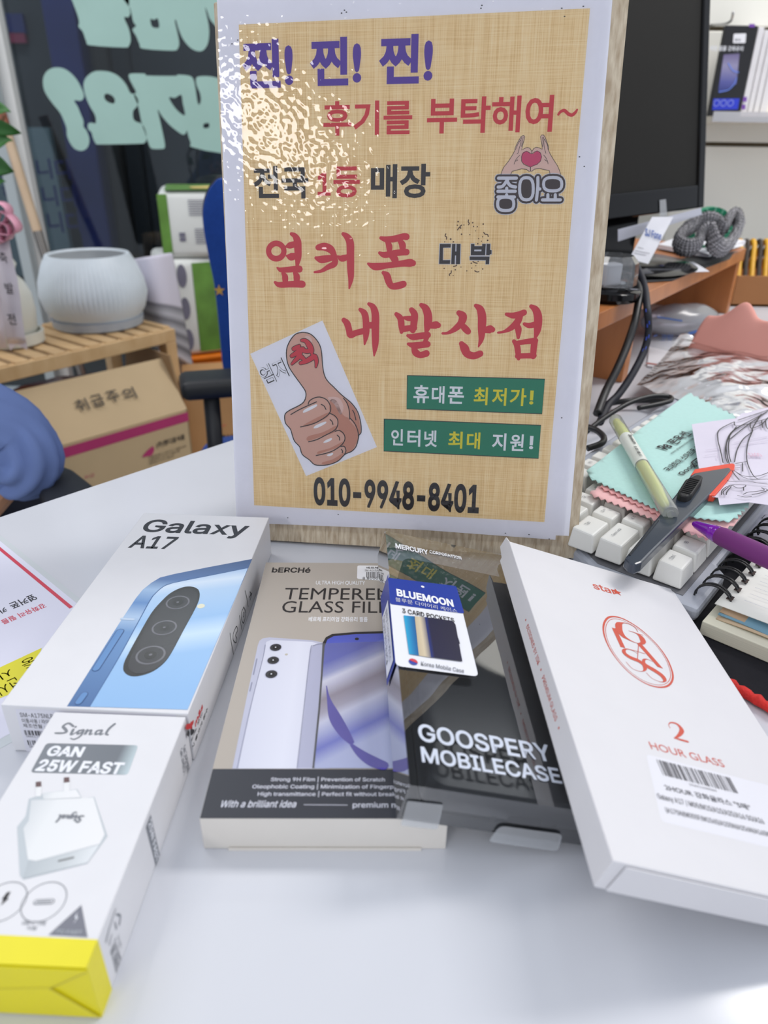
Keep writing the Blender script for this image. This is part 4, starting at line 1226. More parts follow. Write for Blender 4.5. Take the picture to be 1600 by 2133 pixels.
SFc = Surf(Pk.p(0, 0.0058, 0), Pk.ex, Pk.ez)
kP = crop(770, 1100, 3.0468)
disc(SFc, kP(785, 1842), 0.0012, BLACK, pack, 'case_port_hole', 0.0004, seg=14)
quad_round(SFc, [kP(*p) for p in ((880, 1825), (1095, 1850), (1085, 1900), (868, 1875))], 0.001, BLACK, pack, 'case_port_slot', 0.0004)
disc(SFc, kP(1170, 1895), 0.0011, BLACK, pack, 'case_port_hole', 0.0004, seg=14)
M_TAB = clear_mat('milky_tab', (225, 230, 236), 0.15, haze=0.35, refl=1.0)
SFf = Surf(Pk.front.o, Pk.ex, Pk.ez)
quad_round(SFf, [kP(*p) for p in ((238, 1722), (466, 1748), (430, 1905), (196, 1880))], 0.0012, M_TAB, pack, 'film_tab', 0.002)
quad_round(SFf, [kP(*p) for p in ((825, 1876), (1222, 1930), (1192, 2040), (748, 1978))], 0.0025, M_TAB, pack, 'film_tab', 0.003)
# print on the film
M_FPR = mat('print_pale_blue_white', (204, 212, 228), 0.4)
def pt_(s, l, r, t, b, m, **k):
    return text(Pk.top, s, kP(*l), kP(*r), kP(*t), kP(*b), m, pack, **k)
pt_('GOOSPERY', (308, 1305), (1135, 1400), (370, 1252), (360, 1362), M_FPR, bold=0.018, h=0.0012)
pt_('MOBILECASE', (325, 1430), (1195, 1540), (345, 1392), (340, 1490), M_FPR, bold=0.018, h=0.0012)
pt_('MERCURY', (163, 115), (366, 135), (170, 100), (175, 132), WHITE_INK, bold=0.03, h=0.0012)
pt_('CORPORATION', (380, 152), (577, 178), (385, 143), (385, 162), WHITE_INK, bold=0.01, h=0.0012)
strokes(Pk.top, [[(*kP(380, 160), 0.8), (*kP(577, 186), 0.8)]], WHITE_INK, pack, 'rule_line', 0.0012)
# hang tag
M_BLUE = mat('tag_blue', (30, 58, 158), 0.3)
M_TAGW = mat('tag_white', (234, 236, 244), 0.35)
tag_ = quad_round(Pk.top, [kP(*p) for p in ((113, 325), (548, 378), (688, 952), (163, 884))], 0.0030, M_TAGW, pack, 'hang_tag', 0.0030)
a = [Pk.top.uv(kP(*p)) for p in ((113, 325), (548, 378), (597, 553), (127, 492))]
quad_round(Pk.top, [kP(*p) for p in ((113, 325), (546, 378), (597, 553), (127, 492))], 0.0015, M_BLUE, pack, 'tag_header', 0.0036)
disc(Pk.top, kP(333, 384), 0.0010, WHITE_INK, pack, 'tag_hole', 0.0042, seg=14)
H5 = 0.0042
pt_('BLUEMOON', (168, 425), (522, 468), (176, 398), (174, 444), WHITE_INK, bold=0.035, h=H5)
pt_('블루문 다이어리 케이스', (160, 465), (546, 512), (168, 452), (168, 478), M_PALE, h=H5)
pt_('3 CARD POCKETS', (203, 535), (528, 576), (208, 521), (208, 550), BLACK, bold=0.012, h=H5)
def ps(pts, m, name, h=H5):
    return shape(Pk.top, [cl(kP, pts)], m, pack, name, h)
ps([(212, 566), (282, 573), (308, 822), (246, 812)], ramp_mat('print_cyan_wallet', [(0, (40, 168, 214)), (0.6, (30, 120, 178)), (1, (22, 90, 150))], 0.3, 'u'), 'wallet_picture')
ps([(280, 572), (350, 578), (390, 836), (308, 822)], ramp_mat('print_gold_wallet', [(0, (196, 180, 152)), (0.5, (212, 198, 172)), (1, (90, 92, 120))], 0.3, 'u'), 'wallet_picture')
ps([(346, 578), (520, 602), (540, 625), (583, 860), (386, 834)], ramp_mat('print_navy_wallet', [(0, (30, 52, 128)), (0.12, (30, 32, 66)), (1, (34, 34, 60))], 0.3, 'u'), 'wallet_picture', H5 + 0.0004)
strokes(Pk.top, [[(*kP(552, 712), 3), (*kP(562, 745), 3)]], mat('print_navy_strap', (30, 30, 58), 0.3), pack, 'wallet_strap', H5 + 0.0004)
disc(Pk.top, kP(272, 862), 0.0021, mat('print_taeguk_blue', (44, 70, 168), 0.4), pack, 'round_logo', H5, seg=18)
uc = Pk.top.uv(kP(272, 862))
shape(Pk.top, [[(uc[0] + 0.0021 * math.cos(math.radians(a_)), uc[1] + 0.0021 * math.sin(math.radians(a_))) for a_ in range(-20, 161, 12)]], mat('print_taeguk_red', (206, 62, 80), 0.4), pack, 'round_logo', H5 + 0.0004, px=False)
pt_('Korea Mobile Case', (320, 872), (590, 902), (326, 858), (322, 884), M_GRY, bold=0.006, shear=0.2, h=H5)
# tag folds down the left side of the pack
q = [Pk.left.uv(kP(*p)) for p in ((113, 327), (60, 480), (92, 930), (160, 884))]
shape(Pk.left, [[q[0], (q[0][0], h_), (q[3][0], h_), q[3]]], M_BLUE, pack, 'tag_side', 0.002, px=False) if False else None
uL0, uL1 = Pk.left.uv(kP(113, 327))[0], Pk.left.uv(kP(160, 884))[0]
rect(Pk.left, uL0, h_ * 0.1, uL1, h_ - 0.0001, M_BLUE, pack, 'tag_side', 0.002)
rect(Pk.left, uL0 + (uL1 - uL0) * 0.28, h_ * 0.18, uL0 + (uL1 - uL0) * 0.95, h_ * 0.8, M_TAGW, pack, 'tag_side_label', 0.003)
text(Pk.left, '블루문 다이어리 케이스', uL0 + (uL1 - uL0) * 0.33, uL0 + (uL1 - uL0) * 0.9, h_ * 0.7, h_ * 0.52, M_GRY, pack, h=0.004, px=False)
text(Pk.left, 'GALAXY A17 BLACK', uL0 + (uL1 - uL0) * 0.33, uL0 + (uL1 - uL0) * 0.85, h_ * 0.44, h_ * 0.26, M_GRY, pack, h=0.004, px=False)

# ------------------------------------------------------------------ slim white glass box
St = Box(0.0718, 0.1547, 0.0325, math.radians(1.0), 0.1069, 0.2064, 0.01402, 0.311, 0.002)
star = root('slim_white_box', 'slim white box with orange-red oval emblem and barcode, leaning on clear pack', 'box', St.base())
M_SW = mat('slim_box_white', (220, 219, 223), 0.4, 0.4, var=0.01, vscale=50)
St.body('carton', M_SW, star, 0.0004)
M_ORG = mat('ink_orange_red', (202, 74, 52), 0.45)
kS = crop(1020, 1100, 2.4806)
kO = crop(1220, 1260, 7.2727)
kQ = crop(1320, 1480, 5.7143)
def stt(k, s, l, r, t, b, m, S=None, **kw):
    return text(S or St.top, s, k(*l), k(*r), k(*t), k(*b), m, star, **kw)
stt(kS, 'star', (534, 300), (652, 330), (545, 287), (540, 313), M_ORG, bold=0.014, h=0.0003)
u, v = St.top.uv(kS(656, 331))
shape(St.top, [[(u + (0.0034 if k % 2 == 0 else 0.0015) * math.sin(k * math.pi / 5), v + (0.0034 if k % 2 == 0 else 0.0015) * math.cos(k * math.pi / 5)) for k in range(10)]], M_ORG, star, 'star_mark', 0.0004, px=False)
oval = [(430,178),(340,195),(283,270),(268,380),(300,520),(380,690),(500,860),(640,1010),(800,1130),(950,1210),(1100,1248),(1220,1238),(1292,1185),(1322,1095),(1302,980),(1235,820),(1120,650),(980,500),(830,370),(680,270),(550,205)]
oc = (795, 712)
strokes(St.top, [[(*kO(x, y), (17 - 9 * abs(math.sin(math.atan2(y - oc[1], x - oc[0]) - 0.85))) / 7.27 * 1.2) for x, y in oval]], M_ORG, star, 'oval_emblem', 0.0003, closed=True, n=3)
strokes(St.top, [[(*kO(oc[0] + (x - oc[0]) * 0.935, oc[1] + (y - oc[1]) * 0.935), 0.7) for x, y in oval]], M_ORG, star, 'oval_emblem', 0.0003, closed=True, n=3)
for pl in ([(395, 345), (440, 358), (470, 352), (480, 400), (600, 655), (530, 640)], [(778, 588), (850, 598), (1172, 967), (1090, 940)]):
    shape(St.top, [cl(kO, pl)], M_ORG, star, 'emblem_letter', 0.0004)
strokes(St.top, [[(*kO(x, y), w / 7.27) for x, y, w in l] for l in (
    [(790, 410, 6), (745, 345, 6), (650, 290, 7), (560, 275, 14), (505, 300, 60), (508, 380, 66), (560, 465, 56), (640, 520, 26), (740, 570, 8), (830, 590, 8)],
    [(465, 360, 10), (480, 300, 30), (505, 290, 40)],
    [(655, 395, 5), (760, 430, 12), (830, 480, 46), (866, 540, 58), (855, 582, 36), (800, 585, 8)], [(760, 430, 6), (870, 462, 5)],
    [(800, 610, 6), (785, 820, 6)], [(610, 665, 6), (760, 700, 6), (900, 745, 6)],
    [(780, 735, 5), (700, 690, 7), (620, 670, 12), (578, 695, 34), (600, 745, 48), (680, 800, 52), (800, 850, 52), (880, 910, 48), (898, 970, 34), (870, 1005, 10), (800, 1005, 5), (700, 960, 5), (615, 870, 5)],
    [(1010, 860, 5), (930, 825, 8), (882, 838, 26), (885, 885, 36), (940, 935, 56), (1050, 1000, 60), (1150, 1070, 56), (1192, 1130, 44), (1182, 1165, 14), (1120, 1165, 5), (1000, 1110, 5), (920, 1030, 5)])], M_ORG, star, 'emblem_letter', 0.0005)
strokes(St.top, [[(*kQ(x, y), w / 5.71) for x, y, w in l] for l in ([(435, 210, 5), (416, 172, 5), (445, 145, 12), (520, 165, 24), (572, 232, 38), (545, 290, 28), (488, 332, 12)], [(488, 328, 14), (560, 350, 22), (642, 372, 22)])], M_ORG, star, 'numeral', 0.0003)
stt(kQ, 'HOUR GLASS', (190, 410), (1085, 665), (200, 376), (222, 462), M_ORG, plain=True)
q4 = [St.top.uv(kQ(*p)) for p in ((268, 583), (1165, 825), (340, 768))]
quad_round(St.top, [kQ(*p) for p in ((150, 520), (1640, 900), (1640, 1640), (330, 1320))], 0.002, mat('barcode_sticker', (226, 226, 234), 0.35), star, 'barcode_sticker', 0.0001)
barcode(St.top, q4[0][0], q4[1][0], q4[2][1], q4[0][1], mat('ink_barcode_grey', (58, 56, 64), 0.5), star, 21, 74, 0.0004)
M_TXG = mat('ink_text_grey', (52, 52, 62), 0.5)
stt(kQ, '10421100043', (662, 882), (990, 972), (670, 870), (680, 895), M_TXG, h=0.0004)
stt(kQ, '2HOUR 강화글라스 "5매"', (372, 920), (1398, 1175), (385, 882), (385, 950), M_TXG, bold=0.02, h=0.0004)
stt(kQ, 'Galaxy A17 / M05/M15/A15/A25/A16 5G/A26', (282, 1020), (1570, 1365), (300, 990), (310, 1070), M_TXG, bold=0.012, h=0.0004)
stt(kQ, '(A175N/M055F/M156S/A155N/A256N/A165N)', (385, 1200), (1680, 1560), (395, 1155), (400, 1225), M_TXG, bold=0.012, h=0.0004)
def lt(s, l, r, t, b):
    return stt(kS, s, l, r, t, b, M_ORG, S=St.left, h=0.0003)
lt('DESIGNED BY ISK', (194, 505), (258, 697), (212, 530), (196, 535))
lt('PREMIUM GLASS', (276, 768), (345, 992), (296, 800), (279, 806))
for x, y in ((187, 475), (266, 732), (358, 1033)):
    disc(St.left, kS(x, y), 0.0006, M_ORG, star, 'dot_mark', 0.0003, seg=10)
MB().prism([St.p(0.001, St.l, 0.001), St.p(0.001, St.l + 0.012, 0.003), St.p(0.001, St.l + 0.010, 0.011), St.p(0.001, St.l, 0.013)], St.ex * 0.0007).build('end_flap', M_SW, star)
MB().prism([St.p(0.004, -0.0003, 0.0005), St.p(0.10, -0.0003, 0.0005), St.p(0.099, -0.0003, 0.0132), St.p(0.005, -0.0003, 0.0132)], -St.ey * 0.0006).build('end_flap', M_SW, star, bevel=0.0002)

# ------------------------------------------------------------------ laminated leaflet at the left
SD = Surf((0, 0, DZ), (1, 0, 0), (0, 1, 0))
kL = crop(0, 1100, 5.3325)
leaf = root('laminated_leaflet', 'laminated leaflet with red line and yellow band lying under the phone box', 'leaflet', at_z(30, 1330))
la, lb = Vector((*SD.uv(kL(0, 75)), 0)), Vector((*SD.uv(kL(875, 775)), 0))
ld = (lb - la).normalized()
ln = Vector((-ld.y, ld.x, 0))
if ln.x > 0:
    ln = -ln
def lw(s_, t_):
    p = la + ld * s_ + ln * t_
    return (p.x, p.y)
lend = (Vector((*SD.uv((27, 1545)), 0)) - la).dot(ld)
M_LPAPER = mat('leaflet_paper', (222, 222, 238), 0.35, var=0.01)
MB().prism([SD.w(*lw(-0.03, 0), 0), SD.w(*lw(lend, 0), 0), SD.w(*lw(lend, 0.21), 0), SD.w(*lw(-0.03, 0.21), 0)], (0, 0, 0.00015)).build('laminate_border', mat('laminate_grey', (206, 212, 216), 0.15, var=0.01), leaf)
pin = (Vector((*SD.uv(kL(400, 470)), 0)) - la).dot(ln)
M_LR = mat('leaflet_red', (206, 68, 88), 0.4)
def lrect(s0, s1, t0, t1, m, name, h):
    shape(SD, [[lw(s0, t0), lw(s1, t0), lw(s1, t1), lw(s0, t1)]], m, leaf, name, h, px=False)
lrect(-0.025, lend - 0.006, pin, 0.20, M_LPAPER, 'leaflet_sheet', 0.0007)
rl0 = (Vector((*SD.uv(kL(400, 560)), 0)) - la).dot(ln)
rs = (Vector((*SD.uv(kL(790, 890)), 0)) - la).dot(ld)
lrect(-0.025, rs, rl0 - 0.0009, rl0 + 0.0013, M_LR, 'red_line', 0.0010)
SL = SD.turned(kL(400, 755), kL(110, 870))
M_LB = mat('leaflet_ink', (44, 44, 54), 0.45)
def ltx(s, l, r, t, b, m, **k):
    return text(SL, s, kL(*l), kL(*r), kL(*t), kL(*b), m, leaf, h=0.0010, **k)
ltx('옆커폰', (398, 765), (105, 862), (285, 850), (265, 775), M_LB, bold=0.02)
ltx('카드', (72, 905), (-90, 975), (0, 965), (-20, 900), M_LB, bold=0.02)
ltx('강화유리 필름', (495, 850), (28, 1060), (330, 960), (310, 905), M_LR, bold=0.015)
yb = [kL(465, 1335), kL(-900, 1890), kL(-700, 2300), kL(900, 1630)]
shape(SD, [[kL(465, 1335), kL(-60, 1580), kL(-160, 1960), kL(330, 1760)]], mat('leaflet_yellow', (222, 214, 48), 0.4), leaf, 'yellow_band', 0.0010)
ltx('중', (395, 1440), (215, 1500), (290, 1570), (290, 1455), M_LR, bold=0.01)
ltx('사', (140, 1600), (-40, 1660), (60, 1680), (60, 1570), M_LR, bold=0.01)
ltx('전시', (240, 1700), (-40, 1800), (110, 1830), (90, 1690), M_LR, bold=0.01)
# ================================================================== right side of the desk
# ------------------------------------------------------------------ keyboard
KX, KY, KZ = Vector((0.64, 0.77, 0)).normalized(), Vector((-0.77, 0.64, 0)).normalized(), Vector((0, 0, 1))
U = 0.01905
k0 = Vector((0.178, 0.374, DZ)) - KX * (U * 0.625) - KY * (U * 0.5)      # left front corner of the key field
def kp(u, v, z):
    return k0 + KX * u + KY * v + KZ * z
MAT_T = 0.003
kb = root('keyboard', 'off-white computer keyboard half covered by mint and pink cloths', 'keyboard', Vector((*(kp(0.16, 0.05, 0)[:2]), DZ)))
M_KCASE = mat('keyboard_case', (176, 180, 190), 0.35, var=0.02, vscale=20)
M_KCASE2 = mat('keyboard_well', (112, 112, 116), 0.5, var=0.04, vscale=20)
M_KEY = mat('keycap_ivory', (226, 225, 220), 0.4, var=0.015, vscale=60)
MB().prism([kp(-0.010, -0.014, 0.0035), kp(0.040, -0.014, 0.0035), kp(0.048, -0.006, 0.0035), kp(0.36, -0.006, 0.0035), kp(0.36, 0.133, 0.0035), kp(0.045, 0.133, 0.0035), kp(-0.010, 0.050, 0.0035)], KZ * 0.010).build('case', M_KCASE, kb, bevel=0.003)
MB().prism([kp(-0.002, -0.002, 0.0134), kp(0.352, -0.002, 0.0134), kp(0.352, 0.122, 0.0134), kp(0.046, 0.122, 0.0134), kp(-0.002, 0.052, 0.0134)], KZ * 0.0006).build('key_well', M_KCASE2, kb)
MB().prism([kp(0.046, 0.120, 0.010), kp(0.36, 0.120, 0.010), kp(0.36, 0.133, 0.010), kp(0.046, 0.133, 0.010)], KZ * 0.010).build('back_rim', M_KCASE, kb, bevel=0.003)
_kmesh = {}
def keymesh(wu):
    w = wu * U - 0.0012
    d = U - 0.0012
    tx, ty = 0.0024, 0.0022
    b = [(-w / 2, -d / 2, 0), (w / 2, -d / 2, 0), (w / 2, d / 2, 0), (-w / 2, d / 2, 0)]
    t = [(-w / 2 + tx, -d / 2 + ty, 0.0125), (w / 2 - tx, -d / 2 + ty, 0.0125), (w / 2 - tx, d / 2 - 0.001, 0.0135), (-w / 2 + tx, d / 2 - 0.001, 0.0135)]
    mb = MB()
    R_ = Matrix((KX, KY, KZ)).transposed()
    mb.add([R_ @ Vector(p) for p in b + t], [(3, 2, 1, 0), (4, 5, 6, 7), (0, 1, 5, 4), (1, 2, 6, 5), (2, 3, 7, 6), (3, 0, 4, 7)])
    o = mb.build('keycap', M_KEY, None, bevel=0.0012, seg=2)
    me = o.data
    bpy.data.objects.remove(o)
    return me
rows = [
    [(1.25, 'Ctrl'), (1.25, '\u229e'), (1.25, 'Alt'), (6.25, ''), (1.25, '한/영'), (1.25, 'Alt'), (1.25, '한자'), (1.25, 'Ctrl')],
    [(2.25, 'Shift'), (1, 'Z ㅋ'), (1, 'X ㅌ'), (1, 'C ㅊ'), (1, 'V ㅍ'), (1, 'B ㅠ'), (1, 'N'), (1, 'M'), (1, ','), (1, '.'), (1, '/'), (2.75, 'Shift')],
    [(1.75, 'Caps Lock'), (1, 'A ㅁ'), (1, 'S ㄴ'), (1, 'D ㅇ'), (1, 'F ㄹ'), (1, 'G'), (1, 'H'), (1, 'J'), (1, 'K'), (1, 'L'), (1, ';'), (1, "'"), (2.25, 'Enter')],
    [(1.5, 'Tab'), (1, 'Q ㅂ'), (1, 'W ㅈ'), (1, 'E ㄷ'), (1, 'R ㄱ'), (1, 'T'), (1, 'Y'), (1, 'U'), (1, 'I'), (1, 'O'), (1, 'P'), (1, '['), (1, ']'), (1.5, '\\')],
    [(1, '`'), (1, '1'), (1, '2'), (1, '3'), (1, '4'), (1, '5'), (1, '6'), (1, '7'), (1, '8'), (1, '9'), (1, '0'), (1, '-'), (1, '='), (2, 'Back')],
    [(1, 'Esc'), (1, 'F1'), (1, 'F2'), (1, 'F3'), (1, 'F4'), (1, 'F5'), (1, 'F6'), (1, 'F7'), (1, 'F8'), (1, 'F9'), (1, 'F10'), (1, 'F11'), (1, 'F12')]]
M_LEG = mat('keycap_legend', (120, 122, 128), 0.5)
for r, row in enumerate(rows):
    x = 0.0
    for wu, lg in row:
        if lg in ('`', 'Esc', 'F1'):      # behind the sign board
            x += wu
            continue
        if wu not in _kmesh:
            _kmesh[wu] = keymesh(wu)
        c = kp((x + wu / 2) * U, (r + 0.5) * U + (0.004 if r == 5 else 0), 0.0150 + 0.0006 * r)
        o = bpy.data.objects.new('keycap', _kmesh[wu])
        COL.objects.link(o)
        o.parent = kb
        o.location = c - wloc(kb)
        if lg and x < 5.5:
            SK = Surf(c + KZ * 0.01375, KX, KY)
            n = len(lg)
            wd = min(0.0012 * n + 0.0012, wu * U * 0.5)
            sub = text(SK, lg, -wd / 2 - 0.0008, wd / 2 - 0.0008, 0.0038, 0.0014, M_LEG, o, 'legend', 0.0001, px=False)
        x += wu
# ------------------------------------------------------------------ black desk pad with red stitched edge
m1, m2 = at_z(1525, 1433, 0.002), at_z(1600, 1478, 0.002)
md = (m2 - m1).normalized()
mn = Vector((-md.y, md.x, 0))
if mn.y < 0:
    mn = -mn
pad = root('desk_pad', 'black desk pad with a red stitched edge under keyboard and notepad', 'desk pad', Vector((m1.x + 0.08, m1.y + 0.05, DZ)))
M_PAD = mat('black_pad_cloth', (30, 30, 35), 0.85, 0.2, var=0.06, vscale=200, bump=0.2, bscale=1500)
pp = [m1 - md * 0.075, m1 + md * 0.34, m1 + md * 0.34 + mn * 0.30, m1 - md * 0.075 + mn * 0.30]
pp = [Vector((p.x, p.y, DZ)) for p in pp]
MB().prism(pp, (0, 0, 0.0028)).build('pad_cloth', M_PAD, pad, bevel=0.0008)
M_REDS = mat('red_stitch', (206, 34, 26), 0.7, var=0.15, vscale=300, bump=0.6, bscale=900)
sp_ = []
n_ = 150
for i in range(n_ + 1):
    t = i / n_
    sp_.append(pp[0].lerp(pp[1], t) + Vector((0, 0, 0.0036 + 0.0004 * math.sin(i * 2.4))))
MB().tube(sp_, [0.0028 + 0.0005 * math.sin(i * 2.4) for i in range(n_ + 1)], 8).build('stitched_edge', M_REDS, pad, smooth=True)
# ------------------------------------------------------------------ spiral notepad
NZ = 0.019
nt0, nt1 = at_z(1490, 1254, NZ), at_z(1560, 1175, NZ)
na = (nt1 - nt0).normalized()
nb = Vector((na.y, -na.x, 0))
note = root('spiral_notepad', 'white spiral-bound notepad with black rings on the black pad', 'notepad', Vector((nt0.x + 0.05, nt0.y, DZ)))
M_PAGE = mat('page_white', (232, 231, 224), 0.6, var=0.01)
M_PAGES = mat('page_edges', (206, 203, 184), 0.7, var=0.12, vscale=4, stretch=(1, 1, 900))
def npnt(a, b, z):
    p = nt0 + na * a + nb * b
    return Vector((p.x, p.y, DZ + z))
ic = 0.013
MB().prism([npnt(-ic, -0.001, 0.0032), npnt(0.15, -0.001, 0.0032), npnt(0.15, 0.15, 0.0032), npnt(-ic, 0.15, 0.0032)], (0, 0, 0.009)).build('page_block', M_PAGES, note, bevel=0.0006)
for i, (z, cc) in enumerate(((0.0124, (196, 172, 142)), (0.0134, (110, 150, 170)), (0.0142, (178, 150, 120)))):
    MB().grid(lambda u, v, z=z, i=i: npnt(-0.006 + 0.002 * i + 0.156 * u, 0.004 + 0.146 * v, z + 0.0012 * math.sin(v * 9 + i)), 4, 24).build('divider_sheet', mat('divider_%d' % i, cc, 0.6, var=0.05), note, smooth=True, solid=0.0006)
MB().grid(lambda u, v: npnt(0.15 * u - 0.0, 0.15 * v, NZ - 0.0022 + 0.002 * math.sin(2.5 * v + 0.6) * (1 - 0.3 * u)), 6, 24).build('top_page', M_PAGE, note, smooth=True, solid=0.0006)
SN = Surf(npnt(0, 0, NZ + 0.0004), nb, na)
for i in range(6):
    v_ = 0.012 + i * 0.009
    strokes(SN, [[(0.012, v_, 0.0003), (0.06, v_, 0.0003), (0.14, v_, 0.0003)]], mat('ruled_line', (176, 178, 190), 0.6), note, 'ruled_line', 0.002, px=False, capn=0)
M_RING = mat('black_wire', (22, 22, 24), 0.25, 0.5, var=0.05)
for i in range(10):
    a0 = 0.009 + 0.0125 * i
    for da in (-0.0012, 0.0012):
        pth = []
        for k in range(17):
            q_ = math.radians(-35 + 250 * k / 16)
            pth.append(npnt(a0 + da, -0.0035 + 0.0105 * math.cos(q_), 0.0145 + 0.0098 * math.sin(q_)))
        MB().tube(pth, 0.00062, 6).build('wire_ring', M_RING, note, smooth=True)
    MB().prism([npnt(a0 - 0.0024, 0.0035, NZ + 0.0006), npnt(a0 + 0.0024, 0.0035, NZ + 0.0006), npnt(a0 + 0.0024, 0.0068, NZ + 0.0006), npnt(a0 - 0.0024, 0.0068, NZ + 0.0006)], (0, 0, 0.0003)).build('punch_hole', mat('hole_shadow_brown', (64, 48, 44), 0.8, var=0.1), note)
# loose printed sheet behind the pen
sh_ = root('printed_slip', 'white printed slip under the purple pen beside the keyboard', 'paper', at_z(1590, 1100, 0.003))
MB().poly([[at_z(x, y, 0.0045) for x, y in ((1556, 1108), (1600, 1040), (1700, 1040), (1700, 1140), (1580, 1125))]]).build('slip', mat('slip_paper', (206, 204, 216), 0.6, var=0.02), sh_, solid=0.0003)
strokes(Surf((0, 0, DZ + 0.0048), (1, 0, 0), (0, 1, 0)), [[(1587, 1080, 0.8), (1594, 1073, 0.8), (1604, 1073, 0.8), (1600, 1088, 0.8), (1587, 1080, 0.8)], [(1578, 1101, 0.8), (1590, 1106, 0.8)]], BLACK, sh_, 'print', 0.001, n=1)

# ------------------------------------------------------------------ cleaning cloths
def zig(p, q, n, amp):
    out = []
    dx, dy = q[0] - p[0], q[1] - p[1]
    L_ = math.hypot(dx, dy)
    nx, ny = -dy / L_, dx / L_
    for i in range(n):
        t = (i + 0.5) / n
        s_ = amp if i % 2 else -amp
        out.append((p[0] + dx * t + nx * s_, p[1] + dy * t + ny * s_))
    return out
def cloth(name, label, px, z, m, wob, th=0.0006, zf=None):
    r = root(name, label, 'cloth', Vector((*at_z(*px[0], z)[:2], DZ + z)))
    pts = [at_z(*p, z) for p in px]
    o = pts[0]
    l2 = [((p.x - o.x) * 100, (p.y - o.y) * 100) for p in pts]
    vs = [Vector(p) for p in l2]
    es = [(i, (i + 1) % len(vs)) for i in range(len(vs))]
    xs, ys = [p[0] for p in l2], [p[1] for p in l2]
    st_ = 0.6
    x = min(xs)
    while x < max(xs):
        y = min(ys)
        while y < max(ys):
            vs.append(Vector((x + random.random() * 0.1, y + random.random() * 0.1)))
            y += st_
        x += st_
    rr = delaunay_2d_cdt(vs, es, [], 1, 1e-5)
    mb = MB()
    W = []
    for v in rr[0]:
        p = Vector((o.x + v.x / 100, o.y + v.y / 100, DZ + z))
        k = noise.noise(p * 22) * wob + noise.noise(p * 60) * wob * 0.3
        if zf:
            k += zf(p)
        W.append(p + Vector((0, 0, k)))
    mb.add(W, [tuple(f) for f in rr[2]])
    mb.build('fabric', m, r, smooth=True, solid=th)
    return r
random.seed(4)
M_MINTC = mat('mint_microfibre', (176, 216, 210), 0.9, 0.1, var=0.03, vscale=300, sheen=0.3)
M_PINKC = mat('pink_microfibre', (238, 186, 186), 0.9, 0.1, var=0.03, vscale=300, sheen=0.3)
pk_px = [(1229, 1027)] + zig((1229, 1027), (1256, 1008), 4, 2) + [(1256, 1006), (1400, 1040), (1548, 1070)] + zig((1530, 1092), (1478, 1124), 8, 3) + [(1475, 1124)] + zig((1475, 1124), (1416, 1102), 8, 3) + [(1366, 1084)] + zig((1366, 1084), (1229, 1030), 20, 2.5)
cloth('pink_cloth', 'pale pink cleaning cloth with pinked edge under the mint cloth', pk_px, 0.0335, M_PINKC, 0.0006)
pk2 = [(1249, 1016), (1260, 1005), (1400, 1045), (1380, 1078)] + zig((1375, 1075), (1250, 1016), 18, 2.2)
cloth('pink_cloth', 'second pink cleaning cloth with red zigzag edge between mint and pale pink cloths', pk2, 0.0350, mat('pink_microfibre_2', (240, 176, 176), 0.9, 0.1, var=0.03, vscale=300), 0.0004)
mint_px = [(1222, 980), (1251, 958), (1322, 903), (1369, 867), (1435, 819)] + zig((1437, 820), (1535, 868), 16, 2.0) + [(1580, 960), (1560, 1050)] + zig((1558, 1053), (1530, 1083), 8, 4) + [(1519, 1088)] + zig((1519, 1087), (1440, 1078), 10, 1.5) + [(1372, 1064)] + zig((1372, 1064), (1225, 995), 24, 2.2)
mint = cloth('mint_cloth', 'mint green cleaning cloth printed in black lying across the keyboard', mint_px, 0.0368, M_MINTC, 0.0005)
SM_ = Surf((0, 0, DZ + 0.0374), (1, 0, 0), (0, 1, 0))
k3 = crop(1180, 780, 3.8095)
SMt = SM_.turned(k3(805, 775), k3(1030, 610))
def mt(s, l, r, t, b, bold=0.012, **kw):
    return text(SMt, s, k3(*l), k3(*r), k3(*t), k3(*b), BLACK, mint, h=0.0030, bold=bold, **kw)
mt('폰옥션', (815, 550), (968, 470), (870, 485), (890, 555), 0.02)
mt('Pa', (700, 580), (838, 575), (745, 560), (790, 615), 0.03)
mt('www.phoneauction.co.kr', (830, 637), (1000, 512), (905, 570), (915, 590), 0.0)
mt('국내최대 스마트폰 주문', (798, 770), (1090, 560), (905, 655), (930, 700), 0.016)
mt('Google', (890, 800), (1075, 700), (945, 745), (965, 790), 0.014)
strokes(SM_, [[(*k3(990, 705), 1.6), (*k3(1040, 668), 1.6), (*k3(1120, 640), 1.6)], [(*k3(990, 705), 1.6), (*k3(1015, 745), 1.6)]], BLACK, mint, 'lettering', 0.003, n=1)
# ------------------------------------------------------------------ scribbled paper
def pap_z(p):
    return 0.0
scr_ = root('scribbled_paper', 'crumpled white paper with black pen scribbles on the mint cloth', 'paper', at_z(1520, 950, 0.040))
kM = crop(1370, 830, 6.9565)
ppx = [(1441, 884), (1490, 876), (1534, 871), (1545, 862), (1600, 848), (1680, 830), (1690, 1060), (1600, 1051), (1560, 1046), (1499, 1053), (1496, 1036), (1484, 1034), (1470, 1010), (1455, 974)]
o0 = at_z(*ppx[0], 0.043)
vs = []
pts3 = [at_z(*p, 0.0425) for p in ppx]
mb = MB()
l2 = [((p.x - o0.x) * 100, (p.y - o0.y) * 100) for p in pts3]
vv = [Vector(p) for p in l2]
ee = [(i, (i + 1) % len(vv)) for i in range(len(vv))]
gx = min(p[0] for p in l2)
while gx < max(p[0] for p in l2):
    gy = min(p[1] for p in l2)
    while gy < max(p[1] for p in l2):
        vv.append(Vector((gx, gy)))
        gy += 0.7
    gx += 0.7
rr = delaunay_2d_cdt(vv, ee, [], 1, 1e-5)
